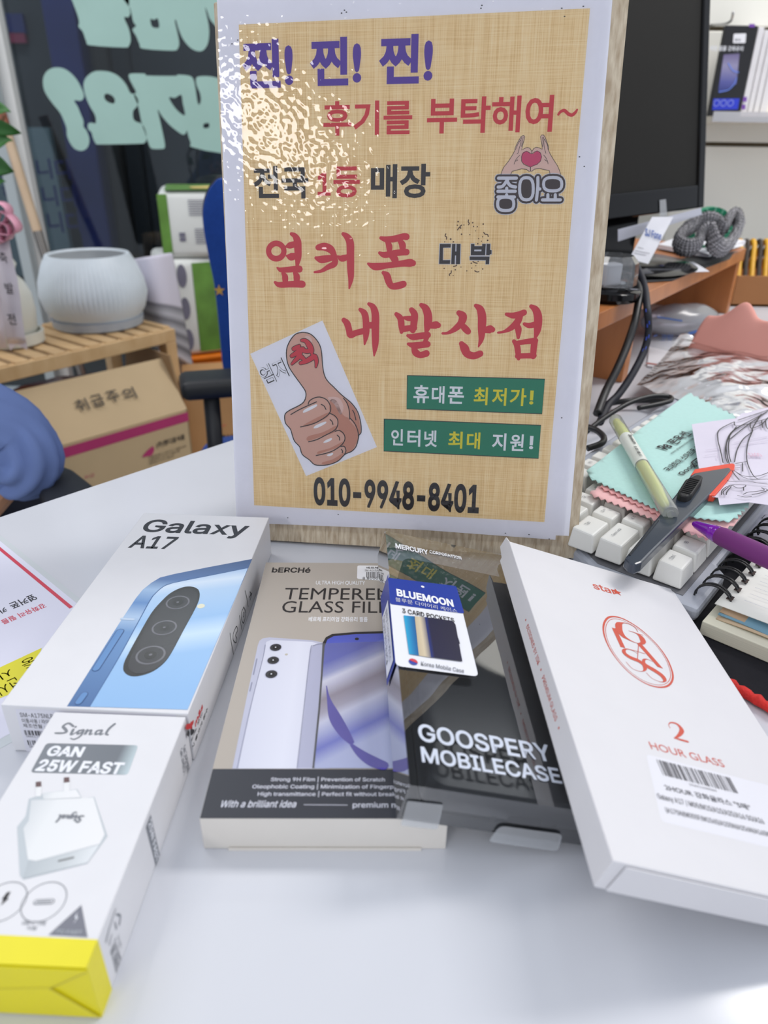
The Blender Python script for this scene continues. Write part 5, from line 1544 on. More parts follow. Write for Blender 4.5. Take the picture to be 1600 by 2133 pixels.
mb.add([Vector((o0.x + v.x / 100, o0.y + v.y / 100, DZ + 0.0425 + 0.0012 * noise.noise(Vector((v.x * 0.5, v.y * 0.5, 1))))) for v in rr[0]], [tuple(f) for f in rr[2]])
mb.build('sheet', mat('scribble_paper', (212, 206, 222), 0.6, var=0.03, vscale=20), scr_, solid=0.0003)
SP = Surf((0, 0, DZ + 0.0436), (1, 0, 0), (0, 1, 0))
dood = [[(1100, 355), (890, 470), (870, 610), (905, 760), (945, 950)], [(1160, 330), (1600, 180)], [(1110, 350), (1130, 410), (1330, 380), (1600, 300)], [(1140, 420), (1040, 560), (985, 700), (980, 850), (1010, 950)],
        [(1350, 330), (1090, 480), (1000, 640), (1000, 820), (1070, 1050), (1180, 1200)], [(1480, 260), (1100, 480), (1030, 640), (1030, 820), (1060, 940)], [(1600, 190), (1300, 400), (1050, 600)],
        [(1340, 360), (1340, 430), (1370, 490), (1240, 600), (1150, 760), (1110, 940)], [(1370, 490), (1310, 640), (1285, 800), (1300, 960), (1380, 1130), (1470, 1195)], [(1500, 240), (1380, 430), (1365, 490)], [(1370, 450), (1500, 390), (1600, 290)],
        [(1500, 330), (1520, 440)], [(1560, 330), (1570, 420), (1600, 460)], [(1120, 960), (1290, 930)], [(1225, 950), (1230, 1075)], [(1120, 1025), (1190, 1018)],
        [(1100, 1060), (1250, 1140), (1450, 1140), (1600, 1090)], [(1130, 1080), (1300, 1180), (1600, 1185)], [(1010, 1200), (1050, 1220), (1300, 1215), (1460, 1245), (1600, 1258)],
        [(920, 1415), (930, 1350), (1010, 1290), (1120, 1268), (1270, 1275), (1230, 1310), (1140, 1310), (1090, 1280)], [(960, 1415), (945, 1370), (1010, 1310), (1080, 1280)], [(990, 1415), (1000, 1370), (1060, 1300)],
        [(1230, 1410), (1310, 1375), (1420, 1365), (1540, 1345), (1500, 1310), (1590, 1345), (1490, 1385), (1360, 1410)], [(1150, 1420), (1250, 1445), (1360, 1440)], [(1240, 1300), (1242, 1355)]]
strokes(SP, [[(*kM(x, y), 1.1) for x, y in l] for l in dood], BLACK, scr_, 'pen_scribble', 0.003, n=5, capn=0)
M_FAINT = mat('faint_print', (188, 176, 196), 0.6)
text(SP, '0061', kM(1500, 830), kM(1320, 830), kM(1400, 800), kM(1400, 850), mat('faint_pink_print', (214, 176, 196), 0.6), scr_, h=0.0022, bold=0.02)
strokes(SP, [[(*kM(x, y), 0.7) for x, y in l] for l in ([(680, 840), (860, 810), (870, 880)], [(1130, 700), (1600, 620)], [(1100, 650), (1600, 560)], [(700, 760), (960, 720)])], M_FAINT, scr_, 'faint_print', 0.0022, n=1, capn=0)
# ------------------------------------------------------------------ box cutter
cut = root('box_cutter', 'navy box cutter with red edge lying on the keyboard', 'cutter', at_z(1400, 1100, 0.030))
def cz(px, py):                             # body plane, dips slightly to the tip
    return 0.0445 - 0.004 * (py - 980) / 180
def cpt(x, y, dz=0.0):
    p = k3(x, y)
    return at_z(*p, cz(*p) + dz)
M_CUT = mat('cutter_navy', (44, 54, 68), 0.3, 0.5, coat=0.3, var=0.03)
M_CUTR = mat('cutter_red', (224, 70, 44), 0.4, var=0.03)
body = [(463, 1452), (590, 1295), (740, 1108), (870, 945), (985, 800), (1020, 778), (1096, 765), (1293, 733), (1311, 755), (1270, 805), (1138, 950), (1000, 1090), (860, 1228), (700, 1385), (600, 1488), (545, 1510), (500, 1490)]
MB().prism([cpt(x, y, 0.0006) for x, y in body], (0, 0, -0.007)).build('handle', M_CUT, cut, bevel=0.0012)
redb = [(985, 800), (1019, 750), (1150, 728), (1315, 702), (1338, 712), (1336, 745), (1310, 790), (1288, 831), (1178, 960), (1148, 956), (1100, 960), (1100, 800)]
MB().prism([cpt(x, y, 0.0) for x, y in redb], (0, 0, -0.005)).build('red_trim', M_CUTR, cut, bevel=0.0006)
MB().prism([cpt(x, y, 0.005) for x, y in ((885, 925), (945, 830), (1040, 790), (1085, 805), (1080, 830), (1000, 945), (960, 965), (900, 955))], (0, 0, -0.006)).build('slider', mat('slider_black', (20, 20, 22), 0.6, var=0.1, vscale=300), cut, bevel=0.0012)
for i in range(9):
    a_, b_ = Vector((930 + i * 14, 850 - i * 6.5)), Vector((895 + i * 13, 945 - i * 1 if i < 6 else 938 - i * 8))
    MB().tube([cpt(905 + i * 9, 925 - i * 13, 0.0054), cpt(985 + i * 9, 945 - i * 13, 0.0054)], 0.0004, 5).build('slider_rib', MATS['slider_black'], cut)
MB().prism([cpt(x, y, 0.0005) for x, y in ((600, 1300), (720, 1150), (775, 1170), (650, 1320), (520, 1440), (490, 1430))], (0, 0, -0.001)).build('blade_slot', mat('slot_black', (14, 16, 20), 0.5, var=0.1), cut)
MB().prism([cpt(x, y, 0.0012) for x, y in ((605, 1300), (730, 1150), (735, 1156), (610, 1312), (510, 1432), (500, 1428))], (0, 0, -0.001)).build('blade', mat('steel_dark', (70, 76, 84), 0.25, metal=0.8, var=0.05), cut)
SCt = Surf(cpt(1130, 850, 0.0003), (cpt(1150, 800) - cpt(1110, 890)), (cpt(1060, 830) - cpt(1130, 850)))
text(SCt, 'OLFA', k3(1105, 890), k3(1155, 800), k3(1110, 840), k3(1150, 850), mat('cutter_emboss', (60, 72, 86), 0.4), cut, h=0.001, bold=0.01)
disc(SCt, k3(900, 995), 0.0018, BLACK, cut, 'rivet', 0.001, seg=12)
# ------------------------------------------------------------------ highlighter
hl = root('highlighter', 'clear yellow highlighter lying across the mint cloth', 'highlighter', at_z(1340, 980, 0.037))
h0, h1 = at_z(1281, 873, 0.0435), at_z(1398, 1072, 0.0450)
hd = (h1 - h0)
HL = hd.length
HMx = frame(h0, hd.cross(Vector((0, 0, 1))), Vector((0, 0, 1)).cross(hd))
zax = hd.normalized()
xax = zax.cross(Vector((0, 0, 1))).normalized()
yax = zax.cross(xax)
HMx = Matrix(((xax.x, yax.x, zax.x, h0.x), (xax.y, yax.y, zax.y, h0.y), (xax.z, yax.z, zax.z, h0.z), (0, 0, 0, 1)))
M_HCLR = clear_mat('frosted_barrel', (246, 250, 240), 0.15, haze=0.30, refl=0.8)
M_HYEL = mat('highlighter_ink', (240, 242, 130), 0.4, var=0.04)
M_HLBL = mat('highlighter_label', (222, 226, 218), 0.4, var=0.02)
r_ = 0.0054
MB().lathe([(0, 0), (r_ * 0.8, 0), (r_, 0.003), (r_, HL * 0.25)], HMx, 20).build('cap', M_HCLR, hl, smooth='auto')
MB().lathe([(0, HL), (r_ * 0.45, HL), (r_ * 0.5, HL - 0.001), (r_ * 0.9, HL - 0.001), (r_, HL - 0.003), (r_, HL * 0.78)], HMx, 20).build('cap', M_HCLR, hl, smooth='auto')
MB().lathe([(r_ * 0.97, HL * 0.25), (r_ * 0.97, HL * 0.56)], HMx, 20).build('label', M_HLBL, hl, smooth=True)
MB().lathe([(r_ * 0.97, HL * 0.56), (r_ * 0.99, HL * 0.78)], HMx, 20).build('barrel', M_HCLR, hl, smooth=True)
MB().lathe([(0, 0.004), (r_ * 0.55, 0.006), (r_ * 0.78, HL * 0.12), (r_ * 0.82, HL * 0.56), (r_ * 0.8, HL * 0.78), (r_ * 0.5, HL * 0.92), (0, HL * 0.93)], HMx, 16).build('ink_core', M_HYEL, hl, smooth=True)
SHt = Surf(h0 + Vector((0, 0, 0)) - yax * 0 + (CPOS - h0).normalized() * 0 + Vector((0, 0, r_ * 1.02)), zax, Vector((0, 0, 1)).cross(zax))
text(SHt, 'Blossom', HL * 0.29, HL * 0.40, 0.0016, -0.0010, BLACK, hl, px=False, h=0.001, bold=0.02)
barcode(SHt, HL * 0.43, HL * 0.54, -0.0022, 0.0002, BLACK, hl, 5, 26, 0.001)
# ------------------------------------------------------------------ purple pen
pen = root('purple_pen', 'purple ballpoint pen with clear purple tip pointing at the cloth', 'pen', at_z(1520, 1130, 0.020))
p0_, p1_ = at_z(1444, 1090, 0.0385), at_z(1622, 1172, 0.0445)
zax = (p1_ - p0_).normalized()
xax = zax.cross(Vector((0, 0, 1))).normalized()
yax = zax.cross(xax)
PMx = Matrix(((xax.x, yax.x, zax.x, p0_.x), (xax.y, yax.y, zax.y, p0_.y), (xax.z, yax.z, zax.z, p0_.z), (0, 0, 0, 1)))
M_PVI = mat('pen_clear_violet', (132, 34, 176), 0.12, 0.6, coat=0.5, var=0.1, vscale=80)
M_PGR = mat('pen_grip_plum', (112, 38, 112), 0.6, var=0.03)
MB().lathe([(0, 0), (0.0014, 0.0003), (0.0026, 0.003), (0.0044, 0.014), (0.0047, 0.0145), (0.0047, 0.0158), (0.0050, 0.016), (0.0050, 0.018), (0.0053, 0.0185), (0.0053, 0.0205)], PMx, 20).build('tip_cone', M_PVI, pen, smooth='auto')
MB().lathe([(0.0054, 0.0205), (0.0058, 0.023), (0.0061, 0.045), (0.0060, 0.062)], PMx, 24).build('grip', M_PGR, pen, smooth=True)
MB().lathe([(0.0055, 0.062), (0.0055, 0.13), (0.004, 0.135), (0.0035, 0.142), (0, 0.143)], PMx, 20).build('barrel', M_PVI, pen, smooth='auto')

# ------------------------------------------------------------------ monitor riser
RA, RB = at_z(1345, 610, 0.100), at_z(1555, 517, 0.100)
re1 = (RB - RA).normalized()
re2 = Vector((-re1.y, re1.x, 0))            # to the back
rl_ = (RB - RA).length
riser = root('monitor_riser', 'orange-brown wooden monitor riser behind the keyboard', 'riser', Vector((*(RA + re2 * 0.1)[:2], DZ)))
M_RW = wood_mat('riser_wood', (158, 96, 52), (190, 122, 70), 6, 60, 0.35, 1.0, 0.5)
def rp(u, v, z):
    p = RA + re1 * u + re2 * v
    return Vector((p.x, p.y, DZ + z))
def rprism(u0, u1, v0, v1, z0, z1, name, m, parent, bevel=0.001):
    return MB().prism([rp(u0, v0, z0), rp(u1, v0, z0), rp(u1, v1, z0), rp(u0, v1, z0)], (0, 0, z1 - z0)).build(name, m, parent, bevel=bevel)
rprism(-0.17, rl_, 0.0, 0.25, 0.082, 0.100, 'riser_top', M_RW, riser)
rprism(-0.018, 0.0, 0.004, 0.25, 0.0, 0.082, 'riser_leg', M_RW, riser)
rprism(-0.17, -0.152, 0.15, 0.25, 0.0, 0.082, 'riser_leg', M_RW, riser)
rprism(rl_ - 0.018, rl_, 0.004, 0.25, 0.0, 0.082, 'riser_leg', M_RW, riser)
# ------------------------------------------------------------------ monitor
mon = root('monitor', 'black glossy computer monitor standing on the wooden riser', 'monitor', Vector((*at_y(1380, 500, 1.08)[:2], DZ + 0.1)))
mBR, mBL, mTR = at_y(1466, 432, 1.10), at_y(1272, 458, 0.97), at_y(1513, 0, 1.155)
mx = (mBR - mBL).normalized()
mz = (mTR - mBR)
mz = (mz - mx * mz.dot(mx)).normalized()
mnrm = mx.cross(mz).normalized()            # towards the viewer? checked below
if mnrm.dot(CPOS - mBR) < 0:
    mnrm = -mnrm
MW, MH = 0.46, 0.34
def mp_(u, v, d):                           # u from the right edge to the left, v up, d out of the screen
    return mBR - mx * u + mz * v + mnrm * d
M_MB = mat('monitor_gloss_black', (13, 13, 15), 0.10, 0.25, var=0.05)
M_MSC = mat('monitor_screen', (28, 27, 25), 0.6, 0.15, var=0.02)
def mprism(u0, u1, v0, v1, d0_, d1_, name, m, bevel=0.002):
    return MB().prism([mp_(u0, v0, d0_), mp_(u1, v0, d0_), mp_(u1, v1, d0_), mp_(u0, v1, d0_)], mnrm * (d1_ - d0_)).build(name, m, mon, bevel=bevel)
mprism(0, MW, 0, MH, -0.03, -0.004, 'housing', M_MB, 0.006)
mprism(0, 0.016, 0, MH, -0.004, 0.001, 'bezel', M_MB)
mprism(MW - 0.016, MW, 0, MH, -0.004, 0.001, 'bezel', M_MB)
mprism(0.016, MW - 0.016, 0, 0.030, -0.004, 0.001, 'bezel', M_MB)
mprism(0.016, MW - 0.016, MH - 0.016, MH, -0.004, 0.001, 'bezel', M_MB)
mprism(0.016, MW - 0.016, 0.030, MH - 0.016, -0.005, -0.002, 'screen', M_MSC, 0)
cst = mp_(0.17, 0, -0.02)
MB().prism([cst + Vector((-0.03, -0.02, 0.05)), cst + Vector((0.035, 0.02, 0.05)), cst + Vector((0.035, 0.04, 0.05)), cst + Vector((-0.03, 0.0, 0.05))], (0, 0, -(cst.z + 0.05 - DZ - 0.108))).build('stand_neck', M_MB, mon, bevel=0.002)
MB().lathe([(0, 0.101), (0.105, 0.101), (0.11, 0.104), (0.10, 0.108), (0.02, 0.112), (0, 0.112)], T(cst.x, cst.y, DZ), 40).build('stand_base', M_MB, mon, smooth='auto')
SMo = Surf(mp_(0, 0, 0.0014), mx, mz) if mx.cross(mz).dot(mnrm) > 0 else Surf(mp_(0, 0, 0.0014), -mx, mz)
shape(SMo, [[(1373, 417), (1386, 415), (1389, 458), (1374, 460)]], clear_mat('sticky_tape', (200, 206, 212), 0.1, haze=0.35), mon, 'tape_strip', 0.003)
# ------------------------------------------------------------------ things on the riser
ZR = 0.1005
def flat(name, label, cat, px, z, m, th=0.0004, prints=()):
    r = root(name, label, cat, at_z(*px[0], z))
    MB().prism([at_z(*p, z) for p in px], (0, 0, th)).build('sheet', m, r)
    S_ = Surf((0, 0, DZ + z + th), (1, 0, 0), (0, 1, 0))
    for pl, mm in prints:
        shape(S_, [pl], mm, r, 'print', 0.001)
    return r
M_WP = mat('sheet_white', (226, 226, 232), 0.5, var=0.02)
M_DKS = mat('sheet_black', (36, 36, 38), 0.5, var=0.1, vscale=20)
flat('dark_leaflet', 'black glossy leaflet lying on the front of the wooden riser', 'leaflet', [(1318, 590), (1345, 555), (1440, 535), (1530, 525), (1520, 540), (1400, 585)], ZR + 0.0002, M_DKS)
flat('coupon_sheet', 'white coupon sheet with small dark pictures on the riser edge', 'paper', [(1322, 571), (1328, 552), (1382, 547), (1445, 546), (1478, 566)], ZR + 0.0030, M_WP, prints=[
    ([(1352, 552), (1366, 550), (1374, 559), (1358, 561)], M_DKS), ([(1372, 550), (1384, 549), (1392, 559), (1378, 560)], M_DKS), ([(1405, 550), (1430, 546), (1443, 551), (1438, 560), (1415, 560)], M_DKS)])
flat('letter_stack', 'stack of white letters under the grey knitted band', 'paper', [(1368, 517), (1400, 506), (1490, 500), (1552, 509), (1476, 536), (1430, 530)], ZR + 0.0020, M_WP, 0.006, prints=[([(1400, 512), (1440, 508), (1460, 524), (1420, 522)], mat('envelope_grey', (196, 198, 208), 0.5))])
flat('letter', 'white letter sticking out of the stack on the riser', 'paper', [(1440, 520), (1545, 508), (1550, 512), (1480, 531)], ZR + 0.0088, M_WP, 0.0004)
# business card leaning on the monitor
card_ = root('business_card', 'white card with blue lettering taped to the monitor foot', 'card', at_y(1330, 545, 0.935))
ca, cb_, cc_, cdd = at_y(1310, 540, 0.925), at_y(1350, 550, 0.945), at_y(1402, 452, 0.995), at_y(1358, 452, 0.965)
MB().prism([ca, cb_, cc_, cdd], (0.0003, -0.0003, 0.0002)).build('card', M_WP, card_)
SCd = Surf(ca, cb_ - ca, cdd - ca)
text(SCd, 'SJ Fone', (1343, 486), (1378, 484), (1350, 477), (1350, 493), mat('card_blue', (70, 100, 170), 0.5), card_, h=0.002, bold=0.02)
strokes(SCd, [[(1322, 522, 0.8), (1352, 528, 0.8)], [(1320, 527, 0.8), (1345, 532, 0.8)], [(1328, 515, 0.8), (1340, 518, 0.8)]], mat('card_grey_ink', (130, 130, 136), 0.5), card_, 'print', 0.002, n=1)
stp = root('paper_strip', 'long grey-white paper strip behind the business card under the monitor', 'paper', at_z(1300, 510, ZR))
sa, sb_ = at_y(1287, 503, 0.955), at_y(1462, 447, 1.075)
sc_, sdd = at_y(1460, 433, 1.075), at_y(1287, 478, 0.955)
MB().prism([sa, sb_, sc_, sdd], (0.0003, -0.0003, 0)).build('strip', mat('strip_grey', (180, 182, 194), 0.5, var=0.02), stp)
# grey knitted band
def knit_mat():
    m = bpy.data.materials.new('grey_knit')
    nt, N, L, p = nodes_of(m)
    p.inputs['Roughness'].default_value = 0.95
    uv = N.new('ShaderNodeUVMap')
    sp = N.new('ShaderNodeSeparateXYZ')
    L.new(uv.outputs[0], sp.inputs[0])
    def mth(op, a, b=None, c=None):
        n = N.new('ShaderNodeMath')
        n.operation = op
        for i, v in enumerate((a, b, c)):
            if v is None:
                continue
            if isinstance(v, (int, float)):
                n.inputs[i].default_value = v
            else:
                L.new(v, n.inputs[i])
        return n.outputs[0]
    su = mth('SINE', mth('MULTIPLY_ADD', sp.outputs['X'], 520.0, mth('MULTIPLY', mth('ABSOLUTE', mth('SINE', mth('MULTIPLY', sp.outputs['Y'], 31.4))), 2.4)))
    sv = mth('ABSOLUTE', mth('SINE', mth('MULTIPLY', sp.outputs['Y'], 31.4)))
    h = mth('MULTIPLY', mth('MULTIPLY_ADD', su, 0.35, 0.65), mth('POWER', sv, 0.6))
    cr = N.new('ShaderNodeValToRGB')
    cr.color_ramp.elements[0].position, cr.color_ramp.elements[0].color = 0.1, srgb(64, 62, 66)  # shade in the gaps between ribs is painted into the colour
    cr.color_ramp.elements[1].position, cr.color_ramp.elements[1].color = 0.8, srgb(184, 182, 186)
    L.new(h, cr.inputs[0])
    L.new(cr.outputs[0], p.inputs['Base Color'])
    b = N.new('ShaderNodeBump')
    b.inputs['Strength'].default_value = 1.0
    b.inputs['Distance'].default_value = 0.002
    L.new(h, b.inputs['Height'])
    L.new(b.outputs[0], p.inputs['Normal'])
    MATS['grey_knit'] = m
    return m
M_KNIT = knit_mat()
band = root('knitted_band', 'grey rib-knit headband folded in a heap on the riser', 'headband', at_z(1475, 512, ZR))
bpx = [(1425, 480), (1412, 500), (1428, 513), (1452, 508), (1462, 488), (1480, 478), (1488, 500), (1500, 514), (1518, 508), (1530, 490), (1541, 466), (1532, 448), (1518, 455), (1508, 474), (1494, 464), (1478, 456), (1455, 462), (1440, 470)]
ys_ = [1.06, 1.04, 1.02, 1.02, 1.03, 1.03, 1.02, 1.03, 1.05, 1.07, 1.09, 1.12, 1.10, 1.08, 1.09, 1.09, 1.09, 1.08]
bp3 = smooth_path([tuple(at_y(x, y, yy)) for (x, y), yy in zip(bpx, ys_)], 8, True)
zmin = min(p[2] for p in bp3) - 0.0115
bp3 = [(x, y, z - zmin + DZ + ZR + 0.0095) for x, y, z in bp3]
nb_ = len(bp3)
mb = MB()
seg_ = 16
prev = None
vs_ = []
for i in range(nb_):
    p = Vector(bp3[i])
    t = (Vector(bp3[(i + 1) % nb_]) - Vector(bp3[i - 1])).normalized()
    a_ = Vector((0, -0.3, 1)).cross(t)
    a_.normalize()
    b_ = t.cross(a_)
    for k in range(seg_):
        q_ = 2 * math.pi * k / seg_
        rr_ = 1 + (0.13 if k % 2 else -0.09) * (1 + 0.7 * math.cos(i * 2.6 + k)) 
        vs_.append(p + (a_ * 0.006 * math.cos(q_) + b_ * 0.0115 * math.sin(q_)) * rr_)
mb.add(vs_, [(i * seg_ + k, i * seg_ + (k + 1) % seg_, ((i + 1) % nb_) * seg_ + (k + 1) % seg_, ((i + 1) % nb_) * seg_ + k) for i in range(nb_) for k in range(seg_)])
mb.uv = [(i / nb_, 2 * abs(k / seg_ - 0.5)) for i in range(nb_) for k in range(seg_)]
mb.build('knit_tube', M_KNIT, band, smooth=True, fix=False)
# green tape roll behind it
tp = at_y(1485, 470, 1.13)
tape = root('green_tape_ring', 'green ribbed plastic ring standing behind the grey knitted band', 'tape', Vector((tp.x, tp.y, DZ + ZR)))
M_GT = mat('green_plastic', (36, 142, 104), 0.35, var=0.05)
TM = T(tp.x, tp.y + 0.012, DZ + ZR + 0.032) @ Matrix.Rotation(math.radians(90), 4, 'X')
MB().lathe([(0.022, -0.008), (0.032, -0.008), (0.032, 0.008), (0.022, 0.008), (0.022, -0.008)], TM, 36).build('ring', M_GT, tape, smooth='auto')
for i in range(16):
    q_ = 2 * math.pi * i / 16
    MB().box(TM @ Matrix.Rotation(q_, 4, 'Z'), 0.010, 0.0016, 0.004, (0.027, 0, 0.009)).build('rib', mat('pale_green_rib', (120, 190, 160), 0.4, var=0.03), tape)
# clear box on black dish
dc = at_z(1278, 628, ZR)
dish = root('clear_lidded_dish', 'clear faceted plastic cup on a black dish at the riser end', 'dish', Vector((dc.x, dc.y, DZ + ZR)))
MD_ = T(dc.x - 0.002, dc.y + 0.012, DZ + ZR)
MB().lathe([(0, 0.0), (0.028, 0.0), (0.032, 0.004), (0.032, 0.010), (0.029, 0.012), (0, 0.012)], MD_, 40).build('dish', M_MB, dish, smooth='auto')
M_CUP = clear_mat('clear_cup', (222, 224, 226), 0.05, haze=0.12, refl=1.4)
MB().lathe([(0.022, 0.013), (0.026, 0.016), (0.026, 0.026), (0.0262, 0.0265), (0.026, 0.027), (0.025, 0.038), (0.019, 0.045), (0, 0.045)], MD_ @ Rz(0.4), 10).build('cup', M_CUP, dish)
MB().box(MD_ @ Rz(0.5), 0.022, 0.014, 0.022, (-0.004, 0, 0.026)).build('cup_content', M_WP, dish, bevel=0.002)
# ------------------------------------------------------------------ cables
M_CBL = mat('black_cable', (20, 20, 22), 0.45, var=0.1)
def cable(name, label, pts, r, m=M_CBL):
    p3 = smooth_path([tuple(at_y(x, y, yy)) for x, y, yy in pts], 8)
    o = MB().tube(p3, r, 10).build(name, m, None, smooth=True, loc=p3[0])
    return tag(o, label, 'cable', 'cables hanging from the riser')
cable('power_cable', 'thick plain black cable hanging from the riser to the keyboard', [(1306, 575, 0.86), (1330, 600, 0.80), (1326, 655, 0.76), (1308, 715, 0.735), (1285, 770, 0.71), (1262, 815, 0.69), (1244, 862, 0.665)], 0.0042)
M_BLF = mat('blue_flecked_braid', (18, 20, 34), 0.6, var=0.3, vscale=200)
bc = cable('braided_cable', 'black braided cable with blue flecks curving down from the riser', [(1322, 545, 0.90), (1341, 590, 0.82), (1348, 640, 0.76), (1351, 690, 0.75), (1342, 730, 0.74), (1320, 775, 0.72), (1290, 820, 0.70), (1266, 845, 0.685), (1250, 880, 0.655)], 0.0038, M_BLF)
M_BLU = mat('blue_thread', (44, 76, 190), 0.6, var=0.1)
fp = smooth_path([tuple(at_y(x, y, yy)) for x, y, yy in [(1322, 545, 0.90), (1341, 590, 0.82), (1348, 640, 0.76), (1351, 690, 0.75), (1342, 730, 0.74), (1320, 775, 0.72), (1290, 820, 0.70), (1266, 845, 0.685), (1250, 880, 0.655)]], 8)
for i in range(6, len(fp) - 3, 5):
    for k in range(2):
        p = Vector(fp[i + k])
        t = (Vector(fp[i + k + 1]) - p).normalized()
        c_ = (CPOS - p).normalized()
        sd_ = t.cross(c_).normalized()
        q_ = p + c_ * 0.0036 + sd_ * (0.0012 if k else -0.0008)
        MB().tube([q_ - t * 0.0018, q_ + t * 0.0018], 0.0006, 5).build('fleck', M_BLU, bc)
cable('keyboard_cable', 'slim black cable looping over the top of the keyboard', [(1215, 905, 0.62), (1260, 870, 0.64), (1310, 840, 0.66), (1355, 826, 0.675), (1392, 826, 0.68), (1398, 834, 0.67), (1372, 842, 0.66), (1330, 850, 0.65)], 0.0024)
cable('mouse_cable', 'thin black cable bending sharply beside the sign board', [(1225, 890, 0.60), (1245, 898, 0.59), (1258, 912, 0.575), (1252, 924, 0.565), (1224, 934, 0.56)], 0.0028)
cable('charging_cable', 'black cable lying flat behind the keyboard cable', [(1262, 842, 0.72), (1300, 836, 0.72), (1350, 834, 0.72), (1400, 838, 0.70)], 0.0030)
# ------------------------------------------------------------------ clear bag, pink cloth, label bag
def quadgrid(c4, nu, nv, fz):
    A, B_, C_, D_ = c4
    def fn(u, v):
        p = (A * (1 - u) + B_ * u) * (1 - v) + (D_ * (1 - u) + C_ * u) * v
        return p + Vector((0, 0, fz(u, v, p)))
    return fn
M_CRK = clear_mat('crinkled_cellophane', (226, 224, 220), 0.10, bump=1.0, bscale=26.0, refl=2.6, haze=0.76, distance=0.012)
bag = root('cellophane_bag', 'crinkled clear cellophane bag lying behind the mint cloth', 'bag', at_z(1500, 780, 0.0))
c4 = [at_z(1325, 801, 0.016), at_z(1560, 880, 0.030), at_z(1700, 780, 0.040), at_z(1420, 700, 0.035)]
MB().grid(quadgrid(c4, 0, 0, lambda u, v, p: 0.004 * noise.noise(p * 40) + 0.008 * noise.noise(p * 14) + 0.010 * math.sin(math.pi * u) * math.sin(math.pi * v)), 60, 50).build('top_film', M_CRK, bag, smooth=True)
SBg = Surf((0, 0, DZ + 0.043), (1, 0, 0), (0, 1, 0))
mbt = MB()
for i in range(26):
    p = c4[0].lerp(c4[3], (i + 0.5) / 26) + Vector((0.004, -0.002, 0.004))
    mbt.tube([p, p + Vector((0.004, -0.003, 0.0005))], 0.0006, 5)
o = mbt.build('sealed_edge', mat('seal_grey', (170, 166, 164), 0.3, var=0.1), bag)
o['kind'] = 'stuff'
M_PKB = mat('salmon_cloth', (226, 160, 148), 0.8, 0.2, var=0.03, vscale=10)
pkc = root('salmon_cloth', 'salmon pink cloth bunched up behind the cellophane bag', 'cloth', at_z(1560, 720, 0.0))
pc4 = [at_z(1440, 714, 0.040), at_z(1700, 765, 0.042), at_z(1720, 690, 0.075), at_z(1490, 686, 0.055)]
def pkz(u, v, p):
    return 0.024 * v * math.exp(-((u - 0.28) / 0.12) ** 2) + 0.007 * noise.noise(p * 18) + 0.004 * abs(noise.noise(p * 34)) + 0.02 * math.sin(math.pi * v)
MB().grid(quadgrid(pc4, 0, 0, pkz), 50, 40).build('fabric', M_PKB, pkc, smooth=True, solid=0.0008)
MB().grid(quadgrid([Vector((p.x, p.y + 0.03, DZ + 0.002)) for p in pc4[:2]] + [Vector((p.x, p.y, p.z)) for p in (pc4[1], pc4[0])], 0, 0, lambda u, v, p: 0.0), 20, 6).build('fabric_fold', M_PKB, pkc, smooth=True, solid=0.0008)
lbg = root('blue_print_bag', 'hazy plastic bag with blue print under the riser shelf', 'bag', at_z(1430, 720, 0.0))
lc = at_z(1430, 712, 0.0)
def bagfn(u, v):
    a_, b_ = 2 * math.pi * u, math.pi * (v - 0.5)
    p = Vector((math.cos(a_) * math.cos(b_) * 0.065, math.sin(a_) * math.cos(b_) * 0.03, math.sin(b_) * 0.022 + 0.022))
    p = Rz(0.35) @ p
    return Vector((lc.x, lc.y + 0.04, DZ)) + p * (1 + 0.06 * noise.noise(p * 50))
MB().grid(bagfn, 32, 16).build('film', clear_mat('hazy_bag', (178, 176, 186), 0.2, haze=0.30, refl=0.8, bump=0.5, bscale=30), lbg, smooth=True)
SLb = Surf((0, lc.y + 0.006, DZ), (1, 0, 0), (0, 0, 1))
text(SLb, '코팅', (1376, 705), (1400, 705), (1388, 696), (1388, 712), mat('bag_blue_ink', (70, 110, 180), 0.5), lbg, h=0.002)
strokes(SLb, [[(1362, 700, 3), (1368, 698, 3)], [(1435, 695, 6), (1450, 690, 6)], [(1370, 660, 3), (1420, 668, 3)]], MATS['bag_blue_ink'], lbg, 'print', 0.002)
# white note between
nwp = root('folded_note', 'white folded note lying at the foot of the riser leg', 'paper', at_z(1365, 750, 0))
MB().prism([at_z(x, y, 0.0005) for x, y in ((1348, 765), (1352, 725), (1395, 735), (1380, 770))], (0, 0, 0.002)).build('sheet', M_WP, nwp)
strokes(Surf((0, 0, DZ + 0.0026), (1, 0, 0), (0, 1, 0)), [[(1350, 757, 4), (1372, 760, 4)]], mat('note_red', (176, 90, 80), 0.5), nwp, 'print', 0.001)
# ------------------------------------------------------------------ cardboard box with coiled cords
M_CDB = mat('brown_cardboard', (166, 116, 76), 0.8, 0.2, var=0.05, vscale=8)
ca_, cb2 = at_y(1440, 566, 1.25), at_y(1720, 594, 1.25)
zc = at_y(1550, 575, 1.25).z
cbx = root('open_cardboard_box', 'open brown cardboard box behind the salmon cloth', 'box', (0.68, 1.36, DZ))
x0, x1, y0, y1 = 0.585, 0.95, 1.25, 1.46
slab('side', x0, x1, y0, y0 + 0.004, DZ, zc, M_CDB, cbx)
slab('side', x0, x1, y1 - 0.004, y1, DZ, zc, M_CDB, cbx)
slab('side', x0, x0 + 0.004, y0 + 0.004, y1 - 0.004, DZ, zc, M_CDB, cbx)
slab('side', x1 - 0.004, x1, y0 + 0.004, y1 - 0.004, DZ, zc, M_CDB, cbx)
slab('base', x0, x1, y0, y1, DZ + 0.0005, DZ + 0.004, M_CDB, cbx)
